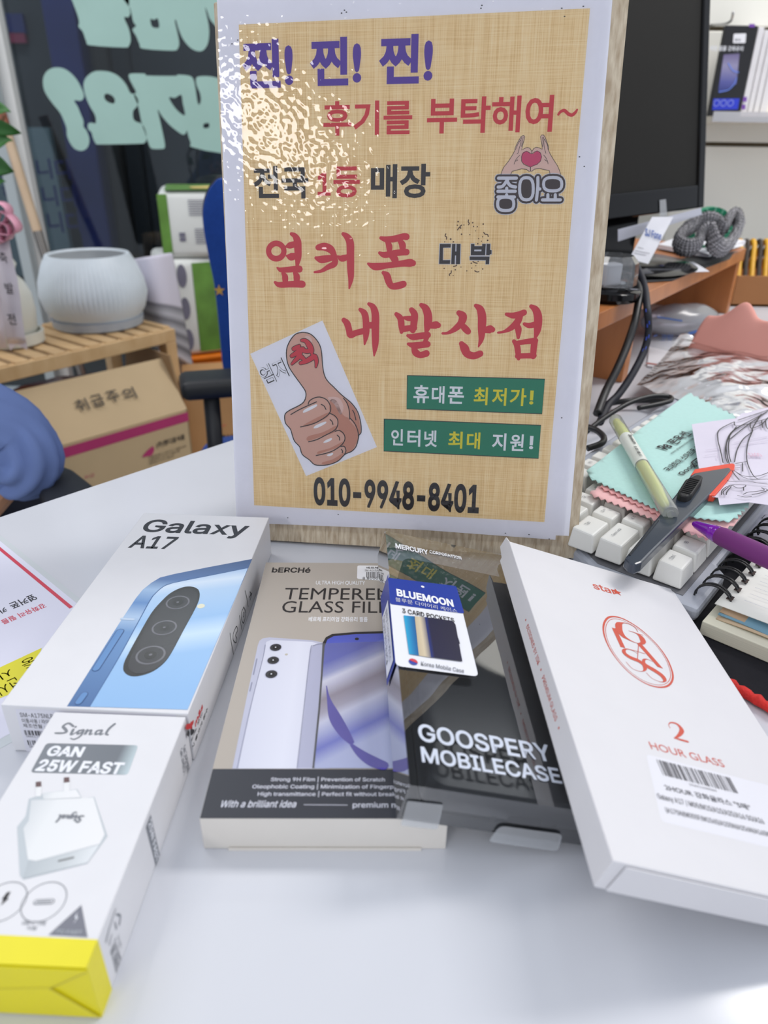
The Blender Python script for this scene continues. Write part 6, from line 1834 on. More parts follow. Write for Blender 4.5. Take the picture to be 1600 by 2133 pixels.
M_YLW = mat('yellow_cord', (214, 160, 30), 0.5, var=0.1, vscale=60)
M_BRD = mat('dark_braid_cord', (52, 42, 34), 0.7, var=0.3, vscale=150)
for i in range(9):
    px = 1536 + i * 14
    pa, pb = at_y(px + 8 - 0.3 * i, 506, 1.36), at_y(px, 600, 1.30)
    top_ = pa + Vector((0.004, 0.004, 0))
    pth = smooth_path([tuple(Vector((pb.x, pb.y, DZ + 0.006))), tuple(pb), tuple(pb.lerp(pa, 0.6)), tuple(pa), tuple(pa + Vector((0.002, 0.02, -0.004))), tuple(pa + Vector((0.0, 0.05, -0.05)))], 5)
    o = MB().tube(pth, 0.0042 if i % 2 == 0 else 0.0038, 10).build('coiled_cord', M_YLW if i % 2 == 0 else M_BRD, None, smooth=True, loc=pth[0])
    tag(o, 'one of the yellow cord loops standing in the open cardboard box' if i % 2 == 0 else 'one of the dark braided cords between yellow cord loops', 'cord', 'yellow cords in the cardboard box' if i % 2 == 0 else 'dark cords in the cardboard box')
# ------------------------------------------------------------------ wall shelf goods
YP = 1.70
zsh = at_y(1540, 245, YP).z
shf = slab('wall_shelf', 0.63, 1.6, YP - 0.10, YS, zsh - 0.012, zsh, mat('shelf_ivory', (216, 208, 192), 0.5, var=0.03))
tag(shf, 'cream shelf ledge on the slat wall carrying screen film packs', 'shelf')
def upright(x0p, x1p, y0p, y1p, yy, d, name, label, cat, m, group=None):
    a_, b_ = at_y(x0p, y1p, yy), at_y(x1p, y1p, yy)
    a_.z = at_y(x0p, y0p, yy).z
    r = root(name, label, cat, Vector(((a_.x + b_.x) / 2, yy + d / 2, zsh)), group)
    slab('carton', a_.x, b_.x, yy, yy + d, zsh + 0.0005, a_.z, m, r, bevel=0.001)
    return r
YF = YP - 0.07
bb = upright(1478, 1541, 52, 235, YF, 0.014, 'film_package', 'black screen film package with blue band on the wall shelf', 'package', mat('package_black', (26, 26, 30), 0.35, var=0.05))
SF = Surf((0, YF, DZ), (1, 0, 0), (0, 0, 1))
k6 = crop(1200, 0, 3.95)
shape(SF, [cl(k6, [(1130, 812), (1345, 810), (1330, 900), (1120, 905)])], mat('package_blue', (40, 58, 200), 0.4), bb, 'blue_band', 0.002)
for x in (1155, 1212, 1270):
    disc(SF, k6(x, 848), 0.006, mat('package_icon', (150, 160, 230), 0.4), bb, 'icon', 0.004, inner=0.8, seg=18)
quad_round(SF, [k6(*p) for p in ((1297, 278), (1400, 275), (1393, 355), (1290, 355))], 0.002, M_STW, bb, 'sticker', 0.002)
barcode(SF, SF.uv(k6(1310, 320))[0], SF.uv(k6(1355, 320))[0], SF.uv(k6(1330, 338))[1], SF.uv(k6(1330, 318))[1], M_GRY, bb, 9, 20, 0.003)
text(SF, '액정 필름 강화유리', k6(1100, 398), k6(1375, 398), k6(1250, 378), k6(1250, 420), WHITE_INK, bb, h=0.002, bold=0.015)
shape(SF, [cl(k6, [(1215, 450), (1345, 440), (1320, 690), (1180, 770), (1170, 740)])], ramp_mat('package_phone', [(0, (40, 50, 120)), (0.3, (90, 94, 160)), (0.7, (150, 146, 180)), (1, (110, 100, 140))], 0.3, 'v'), bb, 'phone_picture', 0.002)
strokes(SF, [[(*k6(x, y), 2) for x, y in l] for l in ([(1250, 520), (1290, 580), (1335, 595)], [(1175, 755), (1250, 740), (1300, 690), (1320, 640)])], mat('package_streak', (110, 140, 230), 0.3), bb, 'streak', 0.004)
M_WPK = mat('package_white', (226, 224, 226), 0.4, var=0.03)
for i, (xa, xb, ya) in enumerate(((1543, 1555, 56), (1557, 1567, 62), (1569, 1580, 66), (1582, 1597, 70))):
    w = upright(xa, xb, ya, 235, YF + 0.004 * i, 0.08, 'film_package', ['white film package with purple corners, right next to the black package', 'second white film package from the black one on the shelf', 'third white film package from the black one on the shelf', 'white film package cut by the right edge of the photo'][i], 'package', M_WPK, 'white film packages on the shelf')
    if i == 0:
        for p4 in ([(1560, 50), (1572, 50), (1572, 57), (1560, 57)], [(1548, 202), (1556, 202), (1555, 212), (1547, 212)], [(1545, 218), (1553, 218), (1552, 228), (1545, 228)]):
            shape(SF, [[(x + 12 * 0, y) for x, y in p4]], mat('package_purple', (120, 70, 170), 0.4), w, 'purple_mark', 0.004)
lip = slab('price_rail', at_y(1485, 240, YP - 0.1).x, 1.6, YP - 0.103, YP - 0.1005, zsh - 0.010, zsh + 0.008, clear_mat('price_rail_film', (230, 224, 226), 0.2, haze=0.5))
tag(lip, 'milky price rail along the front of the wall shelf', 'rail')
hk = at_y(1517, 52, YF)
tag(MB().tube(smooth_path([(hk.x, YS, hk.z + 0.01), (hk.x, YF + 0.02, hk.z + 0.004), (hk.x, YF - 0.01, hk.z + 0.006), (hk.x - 0.003, YF - 0.02, hk.z + 0.018)], 5), 0.0022, 8).build('wall_hook', mat('chrome_wire', (190, 190, 190), 0.2, metal=0.9, var=0.03), None, smooth=True, loc=(hk.x, YS, hk.z)), 'chrome wire hook on the slat wall above the black package', 'hook')
# ================================================================== left background
# ------------------------------------------------------------------ slatted plant stand
FRp = at_y(364, 681, 1.72)
zt = FRp.z - DZ                              # top of the stand relative to the desk
FLp = at_z(0, 763, zt)
se1 = (FRp - FLp).normalized()
se2 = Vector((-se1.y, se1.x, 0))
stand = root('plant_stand', 'low slatted pine plant stand by the shop window', 'stand', Vector((*(FRp - se1 * 0.3 + se2 * 0.13)[:2], 0.0)))
M_PINE = wood_mat('pine_wood', (196, 158, 110), (222, 190, 144), 14, 40, 0.5, 1.0, 0.6)
SLEN, SDEP = 0.66, 0.27
def spt(u, v, z):                            # u leftwards from the right end, v to the back
    p = FRp - se1 * u + se2 * v
    return Vector((p.x, p.y, z))
ztop = DZ + zt
def sbox(u0, u1, v0, v1, z0, z1, name, m, parent, bevel=0.002):
    return MB().prism([spt(u0, v0, z0), spt(u1, v0, z0), spt(u1, v1, z0), spt(u0, v1, z0)], (0, 0, z1 - z0)).build(name, m, parent, bevel=bevel)
sbox(0, SLEN, 0, 0.018, ztop - 0.034, ztop - 0.004, 'front_rail', M_PINE, stand)
sbox(0, SLEN, SDEP - 0.018, SDEP, ztop - 0.034, ztop - 0.004, 'back_rail', M_PINE, stand)
sbox(0, 0.02, 0.018, SDEP - 0.018, ztop - 0.034, ztop, 'end_rail', M_PINE, stand)
sbox(SLEN - 0.02, SLEN, 0.018, SDEP - 0.018, ztop - 0.034, ztop, 'end_rail', M_PINE, stand)
for i in range(15):
    u0 = 0.030 + i * 0.0415
    sbox(u0, u0 + 0.029, 0.004, SDEP - 0.004, ztop - 0.010, ztop, 'slat', M_PINE, stand)
for u in (0.0, SLEN - 0.03):
    for v in (0.0, SDEP - 0.03):
        sbox(u, u + 0.03, v, v + 0.03, 0.0, ztop - 0.034, 'leg', M_PINE, stand)
# ------------------------------------------------------------------ big pot
pcn = spt(0.111, 0.150, ztop)
pc0 = at_y(207, 675, 1.735)
pcn = Vector((pc0.x, pc0.y, ztop))
pot = root('ceramic_pot', 'wide pale blue ribbed ceramic pot on a grey saucer', 'pot', pcn)
M_POT = mat('pot_glaze', (220, 229, 236), 0.45, var=0.05, vscale=18)
PR = 104 * ((pcn - CPOS).dot(_fw)) / F
pz = at_y(207, 528, 1.735).z - ztop - 0.0
mb = MB()
prof = [(0.0, 0.022), (0.62, 0.022), (0.74, 0.05), (0.93, 0.26), (1.0, 0.46), (0.97, 0.64), (0.86, 0.86), (0.77, 0.985), (0.76, 1.0), (0.72, 1.0), (0.70, 0.975), (0.80, 0.80), (0.80, 0.74), (0.0, 0.74)]
prof = [(r * PR, z * pz if z > 0.03 else z * 0.9) for r, z in prof]
seg_ = 140
vs_, fs_ = [], []
n_ = len(prof)
for k in range(seg_):
    q_ = 2 * math.pi * k / seg_
    for i, (r, z) in enumerate(prof):
        rr_ = r * (1 + (0.010 if k % 2 else -0.008)) if 2 <= i <= 7 else r
        vs_.append(pcn + Vector((rr_ * math.cos(q_), rr_ * math.sin(q_), z)))
for k in range(seg_):
    k2 = (k + 1) % seg_
    for i in range(n_ - 1):
        fs_.append((k * n_ + i, k2 * n_ + i, k2 * n_ + i + 1, k * n_ + i + 1))
mb.add(vs_, fs_)
mb.build('pot_body', M_POT, pot, smooth='auto')
MB().lathe([(0, 0.0), (PR * 0.80, 0.0), (PR * 0.85, 0.004), (PR * 0.87, 0.022), (PR * 0.84, 0.022), (PR * 0.82, 0.010), (0, 0.010)], T(*pcn), 56).build('saucer', mat('saucer_grey', (172, 180, 190), 0.5, var=0.04), pot, smooth='auto')
MB().lathe([(0, 0.752 * pz), (PR * 0.79, 0.752 * pz)], T(*pcn), 40).build('soil', mat('potting_soil', (92, 78, 66), 0.95, var=0.3, vscale=60, bump=1.0, bscale=150), pot)
# ------------------------------------------------------------------ small vase with ribbon
vc = at_z(28, 715, zt)
vase = root('white_vase', 'small off-white ceramic vase on a white saucer, left on the stand', 'vase', Vector((vc.x, vc.y, ztop)))
dv = (Vector((vc.x, vc.y, ztop)) - CPOS).dot(_fw) / F
M_VASE = mat('vase_glaze', (216, 216, 206), 0.4, var=0.02)
MB().lathe([(r * dv, 0.008 + z * dv * 1.08) for r, z in [(0, 4), (42, 4), (52, 20), (56, 55), (54, 85), (44, 108), (34, 118), (30, 124), (34, 130), (38, 138), (34, 146), (28, 148), (26, 140), (28, 120), (0, 118)]], T(vc.x, vc.y, ztop), 40).build('vase_body', M_VASE, vase, smooth='auto')
MB().lathe([(r * dv, z * dv) for r, z in [(0, 0), (54, 0), (62, 4), (63, 26), (58, 26), (56, 10), (0, 10)]], T(vc.x, vc.y, ztop), 40).build('saucer', M_VASE, vase, smooth='auto')
M_STEM = mat('stem_brown', (112, 70, 44), 0.7, var=0.15)
M_LEAF = mat('leaf_green', (44, 104, 34), 0.5, var=0.2, vscale=30)
yv = vc.y
for k, (pxs) in enumerate(([(8, 565), (-4, 470), (-20, 380), (-10, 290), (8, 240)], [(4, 565), (-30, 470), (-60, 380), (-40, 300)])):
    MB().tube([at_y(x, y, yv) for x, y in pxs], 0.004, 8).build('stem', M_STEM, vase, smooth=True)
def leaf(px, py, dx, dy, w, tw):
    a_ = at_y(px, py, yv - 0.03)
    b_ = at_y(px + dx, py + dy, yv - 0.05)
    ax = (b_ - a_)
    L_ = ax.length
    ax.normalize()
    sd_ = ax.cross(Vector((0, -1, 0.3))).normalized()
    up_ = sd_.cross(ax)
    def fn(u, v):
        wd = w * math.sin(math.pi * min(1, u * 0.92 + 0.06)) ** 0.8 * (1 - 0.3 * u)
        return a_ + ax * (L_ * u) + sd_ * (wd * (v - 0.5)) + up_ * (abs(v - 0.5) * wd * 0.35 - 0.10 * L_ * u * u + tw * (v - 0.5) * 0.01)
    MB().grid(fn, 10, 6).build('leaf', M_LEAF, vase, smooth=True, solid=0.0008)
for a_ in ((-24, 225, 38, 6, 0.034, 1), (-30, 262, 66, 10, 0.030, -1), (-26, 300, 44, -8, 0.04, 1), (-24, 340, 46, 12, 0.042, -1), (-20, 388, 24, -10, 0.03, 1), (-40, 210, -30, -20, 0.04, 1), (-50, 330, -40, 20, 0.045, -1), (-60, 400, -30, 10, 0.04, 1)):
    leaf(*a_)
# ribbon with pink bow hanging in front of the vase
M_RIB = mat('ribbon_satin', (230, 222, 230), 0.35, var=0.03, vscale=20)
M_BOW = mat('bow_pink', (236, 168, 190), 0.4, var=0.12, vscale=40)
yr = yv - 0.10
rib = root('gift_ribbon', 'white lettered gift ribbon with pink bow hanging before the vase', 'ribbon', at_y(28, 725, yr))
def ribband(c, name, dy=0.0):
    mb = MB()
    n = len(c)
    Lp = [at_y(x0, y, yr + dy + 0.010 * math.sin(i * 0.9)) for i, (x0, x1, y) in enumerate(c)]
    Rp = [at_y(x1, y, yr + dy + 0.006 * math.sin(i * 0.9 + 1)) for i, (x0, x1, y) in enumerate(c)]
    mb.add(Lp + Rp, [(i, i + 1, n + i + 1, n + i) for i in range(n - 1)])
    return mb.build(name, M_RIB, rib, smooth=True, solid=0.0006)
ribband([(-24, 18, 470), (-22, 20, 505), (-18, 26, 540), (-8, 36, 580), (2, 42, 620), (6, 46, 660), (12, 52, 700), (16, 56, 716)], 'ribbon_tail')
mb = MB()
tips = [(16, 716), (22, 730), (34, 716), (56, 728), (52, 700)]
mb.poly([[at_y(x, y, yr + 0.004) for x, y in [(14, 708), (22, 730), (34, 717), (57, 729), (54, 708)]]])
mb.build('ribbon_tip', M_RIB, rib, solid=0.0006)
ribband([(-40, -2, 500), (-36, 2, 560), (-30, 6, 620), (-22, 8, 680), (-18, 14, 725)], 'ribbon_tail', 0.02)
for cx, cy, rx, rz_, rot_ in ((6, 462, 0.030, 0.020, 0.5), (-14, 448, 0.034, 0.022, -0.4), (4, 484, 0.022, 0.016, -0.7), (-22, 478, 0.03, 0.02, 0.9)):
    c_ = at_y(cx, cy, yr - 0.01)
    Mx = T(*c_) @ Matrix.Rotation(rot_, 4, 'Y')
    pth = [Mx @ Vector((rx * math.cos(q_ * math.pi / 10) * (0.7 + 0.3 * math.cos(q_ * math.pi / 10)), 0.0, rz_ * math.sin(q_ * math.pi / 10))) for q_ in range(20)]
    mb = MB()
    n = len(pth)
    dy_ = Vector((0, 0.016, 0))
    mb.add([p - dy_ for p in pth] + [p + dy_ for p in pth], [(i, (i + 1) % n, n + (i + 1) % n, n + i) for i in range(n)])
    mb.build('bow_loop', M_BOW, rib, smooth=True, solid=0.0006)
SRb = Surf((0, yr - 0.012, DZ), (1, 0, 0), (0, 0, 1))
for ch, x, y in (('축', 6, 536), ('발', 19, 600), ('전', 24, 664)):
    text(SRb, ch, (x - 8, y), (x + 9, y), (x, y - 11), (x, y + 12), M_INK, rib, h=0.003, bold=0.01)
# ------------------------------------------------------------------ wooden pole leaning at the window frame
pl0, pl1, pl2 = at_y(10, 262, 2.27), at_y(78, 482, 2.22), at_y(118, 668, 2.16)
pole = root('broom_pole', 'wooden pole with grey metal lower sleeve leaning on the window frame', 'pole', Vector((*at_y(150, 900, 2.12)[:2], 0.0)))
M_POLE = wood_mat('pole_wood', (196, 168, 138), (214, 190, 162), 10, 10, 0.6, 1.0, 0.6)
dirp = (pl1 - pl0).normalized()
MB().tube([pl0 - dirp * 0.0, pl1], 0.0135, 14).build('wooden_handle', M_POLE, pole, smooth='auto')
MB().tube([pl0 - dirp * 0.03, pl0], 0.0145, 14).build('handle_cap', mat('cap_terracotta', (150, 84, 62), 0.5, var=0.05), pole, smooth='auto')
foot = pl1 + dirp * ((pl1.z - 0.0) / -dirp.z)
MB().tube([pl1, foot], 0.0125, 14).build('metal_sleeve', mat('grey_metal_sleeve', (138, 134, 130), 0.35, metal=0.6, var=0.05), pole, smooth='auto')
for k in range(3):
    off = Vector((0.006 * (k - 1), -0.0115, 0))
    MB().tube([pl1 + off, pl1.lerp(foot, 0.6) + off], 0.0012, 6).build('sleeve_ridge', MATS['dark_brown_metal'], pole)
# ------------------------------------------------------------------ cardboard box under the stand
zf_ = at_y(390, 852, 1.6).z
bR = at_y(390, 852, 1.6)
bL = at_z(34, 954, zf_ - DZ)
b1 = (bR - bL).normalized()
b2 = Vector((-b1.y, b1.x, 0))
M_CARD = mat('pale_cardboard', (202, 178, 142), 0.8, 0.2, var=0.04, vscale=6)
M_CARD2 = mat('cardboard_inside', (158, 130, 98), 0.85, 0.2, var=0.05, vscale=6)
M_MAG = mat('magenta_stripe', (184, 52, 112), 0.6, var=0.03)
cb = root('shipping_carton', 'open cardboard carton with magenta stripe under the plant stand', 'box', Vector((*(bR - b1 * 0.22 + b2 * 0.14)[:2], 0.0)))
CBL, CBD = 0.46, 0.28
def cbp(u, v, z):
    p = bR - b1 * u + b2 * v
    return Vector((p.x, p.y, z))
def cpr(pts, d, name, m, **k):
    return MB().prism(pts, d).build(name, m, cb, **k)
cpr([cbp(0, 0, 0), cbp(CBL, 0, 0), cbp(CBL, 0, zf_), cbp(0, 0, zf_)], b2 * 0.004, 'side', M_CARD)
cpr([cbp(0, CBD, 0), cbp(CBL, CBD, 0), cbp(CBL, CBD, zf_), cbp(0, CBD, zf_)], b2 * 0.004, 'side', M_CARD)
cpr([cbp(0, 0, 0), cbp(0, CBD, 0), cbp(0, CBD, zf_), cbp(0, 0, zf_)], -b1 * 0.004, 'side', M_CARD)
cpr([cbp(CBL, 0, 0), cbp(CBL, CBD, 0), cbp(CBL, CBD, zf_), cbp(CBL, 0, zf_)], b1 * 0.004, 'side', M_CARD)
# front flap leaning back, side flap standing
fTR, fTL = at_y(336, 746, 1.655), None
dvf = fTR - cbp(0, 0, zf_)
fu = -dvf.dot(b1)
fv, fz = dvf.dot(b2), dvf.z
fv = max(fv, 0.02)
f0, f1, f2, f3 = cbp(0, 0.001, zf_), cbp(CBL, 0.001, zf_), cbp(CBL - fu, fv, zf_ + fz), cbp(fu, fv, zf_ + fz)
cpr([f0, f1, f2, f3], (f1 - f0).cross(f3 - f0).normalized() * 0.004, 'front_flap', M_CARD)
cpr([cbp(-0.004, 0.02, zf_), cbp(-0.004, CBD - 0.01, zf_), cbp(-0.004, CBD - 0.04, min(zf_ + 0.13, ztop - 0.045)), cbp(-0.004, 0.05, min(zf_ + 0.13, ztop - 0.045))], -b1 * 0.004, 'side_flap', M_CARD2)
SFl = Surf(f0, b1, f3 - f0)
if SFl.n.dot(CPOS - f0) < 0:
    SFl = Surf(f0, -b1, f3 - f0)
k2c = crop(0, 480, 3.2)
for ch, x, y in (('취', 540, 1170), ('급', 645, 1140), ('주', 750, 1112), ('의', 855, 1095)):
    text(SFl, ch, k2c(x - 42, y + 8), k2c(x + 42, y - 8), k2c(x, y - 42), k2c(x, y + 42), mat('carton_ink', (74, 66, 58), 0.7), cb, h=0.02, bold=0.012)
SFc2 = Surf(cbp(CBL, 0, 0), b1, Vector((0, 0, 1)))
us0 = SFc2.uv(k2c(300, 1440))
MBs = MB()
zst = at_y(390, 858, 1.6).z
MBs.prism([cbp(0.0, -0.0003, zst - 0.022), cbp(CBL, -0.0003, zst - 0.022), cbp(CBL, -0.0003, zst), cbp(0.0, -0.0003, zst)], -b2 * 0.0006).build('magenta_stripe', M_MAG, cb)
def fct(s, l, r, t, b, m, **k):
    return text(SFc2, s, k2c(*l), k2c(*r), k2c(*t), k2c(*b), m, cb, h=0.004, **k)
fct('(주)핸디음식품', (1040, 1430), (1230, 1375), (1130, 1385), (1130, 1430), mat('carton_ink', (74, 66, 58), 0.7), bold=0.02)
for i, yy in enumerate((1500, 1520, 1540)):
    fct('서울특별시 강서구 내발산동', (985, yy + 10), (1240 - 40 * i, yy - 55 + 15 * i), (1100, yy - 28), (1100, yy - 12), MATS['carton_ink'])
strokes(SFc2, [[(*k2c(x, y), w) for x, y, w in l] for l in ([(955, 1500, 3), (985, 1480, 9), (1010, 1450, 5), (1020, 1440, 2)], [(990, 1490, 8), (1005, 1480, 10), (1022, 1455, 4)], [(950, 1510, 2), (975, 1500, 3), (1000, 1495, 5)])], M_MAG, cb, 'bird_logo', 0.004)
fct('취급', (560, 1645), (630, 1630), (590, 1625), (590, 1650), mat('carton_pink_ink', (206, 120, 130), 0.7))
# dark red sack inside the carton
sk = cbp(0.22, 0.15, 0)
sack = root('red_plastic_sack', 'glossy dark red plastic sack inside the open carton', 'sack', Vector((sk.x, sk.y, 0.004)))
def skfn(u, v):
    a_, b_ = 2 * math.pi * u, math.pi * (v - 0.5)
    ca_, sa_ = math.cos(a_), math.sin(a_)
    r_ = (abs(ca_) ** 2.6 + abs(sa_) ** 2.6) ** (-1 / 2.6)
    cb_ = max(0.0, math.cos(b_)) ** 0.45
    hh = min(zf_ + 0.075, ztop - 0.06)
    p = cbp(0.22 + ca_ * r_ * 0.19 * cb_, 0.15 + sa_ * r_ * 0.10 * cb_, 0.006 + hh * 0.5 * (1 + math.sin(b_) * (abs(math.sin(b_)) ** -0.35 if abs(math.sin(b_)) > 1e-3 else 1)))
    return p + Vector((0, 0, 0.006 * noise.noise(p * 22)))
MB().grid(skfn, 36, 20).build('sack_film', mat('dark_red_film', (112, 26, 16), 0.2, 0.5, var=0.15, vscale=10, bump=0.4, bscale=50), sack, smooth=True)
# ------------------------------------------------------------------ tissue packs
def rounded_box(M, sx, sy, sz, r, name, m, parent):
    return MB().box(M, sx, sy, sz, (sx / 2, sy / 2, sz / 2)).build(name, m, parent, bevel=r, seg=3, smooth='auto')
pF = at_y(325, 398, 1.98)
zp2 = at_y(345, 540, 1.98).z                 # seam between the two packs
a_pk = math.radians(14)
M_TWH = mat('tissue_pack_white', (232, 234, 230), 0.4, var=0.02, vscale=8)
M_TGR = mat('tissue_pack_green', (104, 150, 64), 0.4, var=0.25, vscale=14)
M_TCL = mat('tissue_pack_clear', (158, 168, 164), 0.3, var=0.18, vscale=14)
M_TSP = mat('tissue_roll_grey', (120, 118, 136), 0.6, var=0.1)  # flat grey shared by roll ends and small print
M_TYL = mat('tissue_print_yellow', (226, 200, 120), 0.5, var=0.2, vscale=20)
def mk_pack(name, label, org, zlo, zhi, sx, sy, m, ang):
    r = root(name, label, 'tissue pack', Vector((org.x, org.y, zlo)), 'tissue packs stacked at the window')
    Mx = T(org.x, org.y, zlo) @ Rz(ang)
    rounded_box(Mx, sx, sy, zhi - zlo, 0.018, 'pack_body', m, r)
    return r, Mx
zhi = pF.z
t1, Mx1 = mk_pack('tissue_pack', 'white and green tissue pack, upper one, behind the blue chair', pF, zp2 + 0.001, zhi, 0.36, 0.24, M_TWH, a_pk)
def face(Mx, pts, m, par, name, off, h=0.002):
    return MB().poly([[Mx @ Vector(p) for p in pts]]).build(name, m, par)
hh = zhi - zp2
face(Mx1, [(0.02, 0.0, hh + 0.0015), (0.34, 0.0, hh + 0.0015), (0.34, 0.23, hh + 0.0015), (0.02, 0.23, hh + 0.0015)], M_TGR, t1, 'green_top', 0)
face(Mx1, [(0.09, 0.03, hh + 0.003), (0.16, 0.02, hh + 0.003), (0.20, 0.08, hh + 0.003), (0.15, 0.15, hh + 0.003), (0.08, 0.10, hh + 0.003)], M_TYL, t1, 'top_print', 0)
face(Mx1, [(0.0, -0.0015, 0.01), (0.024, -0.0015, 0.01), (0.024, -0.0015, hh - 0.008), (0.0, -0.0015, hh - 0.008)], M_TGR, t1, 'green_stripe', 0)
face(Mx1, [(-0.0015, 0.01, 0.01), (-0.0015, 0.23, 0.01), (-0.0015, 0.23, hh - 0.02), (-0.0015, 0.01, hh - 0.02)], M_TCL, t1, 'clear_side', 0)
for v_, z_ in ((0.06, 0.62), (0.05, 0.20), (0.13, 0.66), (0.12, 0.24)):
    c_ = [(-0.003, v_ + 0.014 * math.cos(q_), hh * z_ + 0.030 * math.sin(q_)) for q_ in [2 * math.pi * i / 14 for i in range(14)]]
    face(Mx1, c_, M_TSP, t1, 'roll_end', 0)
STk = Surf(Mx1 @ Vector((0, -0.002, 0)), Mx1.col[0].to_3d(), (0, 0, 1))
for i in range(7):
    v_ = hh * (0.86 - 0.035 * i)
    strokes(STk, [[(0.075, v_, 0.0022), (0.125 - 0.004 * (i % 3), v_, 0.0022)]], M_TSP, t1, 'small_print', 0.003, px=False, capn=0)
    strokes(STk, [[(0.085, v_ - hh * 0.42, 0.0022), (0.125 - 0.005 * (i % 2), v_ - hh * 0.42, 0.0022)]], M_TSP, t1, 'small_print', 0.003, px=False, capn=0)
for z_ in (0.26, 0.33):
    face(Mx1, [(0.045, -0.002, hh * z_), (0.060, -0.002, hh * z_), (0.060, -0.002, hh * (z_ + 0.06)), (0.045, -0.002, hh * (z_ + 0.06))], M_TSP, t1, 'icon_print', 0)
for i in range(10):
    zz = hh * (0.30 + 0.0) 
# lower pack and the rest of the stack below it
pF2 = at_y(356, 560, 1.97)
zl0 = 0.135
t2, Mx2 = mk_pack('tissue_pack', 'lower tissue pack with grey roll ends and green front', Vector((pF2.x, pF2.y, 0)), at_y(430, 745, 1.97).z, zp2 - 0.001, 0.34, 0.26, M_TWH, a_pk + 0.25)
h2 = zp2 - 0.001 - at_y(430, 745, 1.97).z
face(Mx2, [(0.055, -0.0015, 0.01), (0.32, -0.0015, 0.01), (0.32, -0.0015, h2 - 0.01), (0.055, -0.0015, h2 - 0.01)], M_TGR, t2, 'green_front', 0)
for k in range(3):
    c_ = [(0.026 + 0.013 * math.cos(q_), -0.0022, h2 * (0.84 - 0.33 * k) + 0.030 * math.sin(q_)) for q_ in [2 * math.pi * i / 16 for i in range(16)]]
    face(Mx2, c_, M_TSP, t2, 'roll_end', 0)
cr_lo = at_y(430, 745, 1.97).z
slabp = root('storage_crate', 'orange plastic crate beside the carton under the tissue packs', 'crate', Vector((pF2.x + 0.1, pF2.y + 0.1, 0)))
M_ORP = mat('orange_plastic', (240, 128, 20), 0.4, var=0.05)
Mx3 = T(pF2.x, pF2.y, 0) @ Rz(a_pk + 0.25)
for (x_, y_, sx, sy) in ((0.0, 0.0, 0.40, 0.006), (0.0, 0.30, 0.40, 0.006), (0.0, 0.006, 0.006, 0.294), (0.394, 0.006, 0.006, 0.294)):
    MB().box(Mx3, sx, sy, cr_lo - 0.012 - 0.02, (x_ + sx / 2, y_ + sy / 2, (cr_lo - 0.012 + 0.02) / 2 + 0.005)).build('crate_side', M_ORP, slabp, bevel=0.002)
MB().box(Mx3, 0.42, 0.32, 0.012, (0.2, 0.15, cr_lo - 0.0075)).build('crate_lid', M_ORP, slabp, bevel=0.004)
# grey and white folded curtain bundle
gb = root('folded_bedding', 'folded lilac-white sheet with grey stripes beside the pot', 'bundle', Vector((*at_y(335, 735, 1.88)[:2], 0)))
M_STRIPE = bpy.data.materials.new('grey_striped_cloth')
nt, N, L, p = nodes_of(M_STRIPE)
uvn = N.new('ShaderNodeUVMap')
sp2 = N.new('ShaderNodeSeparateXYZ')
L.new(uvn.outputs[0], sp2.inputs[0])
cr = N.new('ShaderNodeValToRGB')
el = cr.color_ramp.elements
cols = [(0.0, (206, 204, 214)), (0.12, (90, 90, 96)), (0.17, (168, 168, 176)), (0.24, (104, 104, 110)), (0.29, (176, 176, 184)), (0.36, (110, 110, 116)), (0.42, (186, 186, 194)), (0.50, (120, 120, 128)), (0.53, (212, 208, 222)), (1.0, (220, 216, 230))]
while len(el) < len(cols):
    el.new(0.5)
for e, (t, c) in zip(el, cols):
    e.position = t
    e.color = srgb(*c)
L.new(sp2.outputs['Y'], cr.inputs[0])
L.new(cr.outputs[0], p.inputs['Base Color'])
p.inputs['Roughness'].default_value = 0.7
mb = MB()
yg = 1.80
def gfn(u, v):
    l_, r_ = (283 + 30 * (1 - v) * 1.6 * 0, 350 + 42 * (1 - v)), 0
    y_ = 738 - 205 * v
    xl = 286 + 30 * (1 - v)
    xr = 352 + 44 * (1 - v)
    x_ = xl + (xr - xl) * u
    yy = y_ + (u - 0.5) * 46 * (1 - v) * 1.4 - (u - 0.5) * 12
    return at_y(x_, yy, yg + 0.05 * (1 - math.sin(math.pi * min(1, u * 0.9 + 0.1))) + 0.03 * v)
mb.grid(gfn, 20, 30)
mb.uv = [(i / 20, j / 30) for j in range(31) for i in range(21)]
mb.build('folded_cloth', M_STRIPE, gb, smooth=True, solid=0.02, fix=False)
zb_ = at_y(330, 738, yg).z
MB().lathe([(0.0, 0.0), (0.035, 0.0), (0.035, zb_ - 0.012), (0, zb_ - 0.012)], T(at_y(340, 735, 1.82).x, 1.86, 0), 24).build('roll_core', mat('roll_core_white', (214, 208, 214), 0.6, var=0.03), gb, smooth='auto')
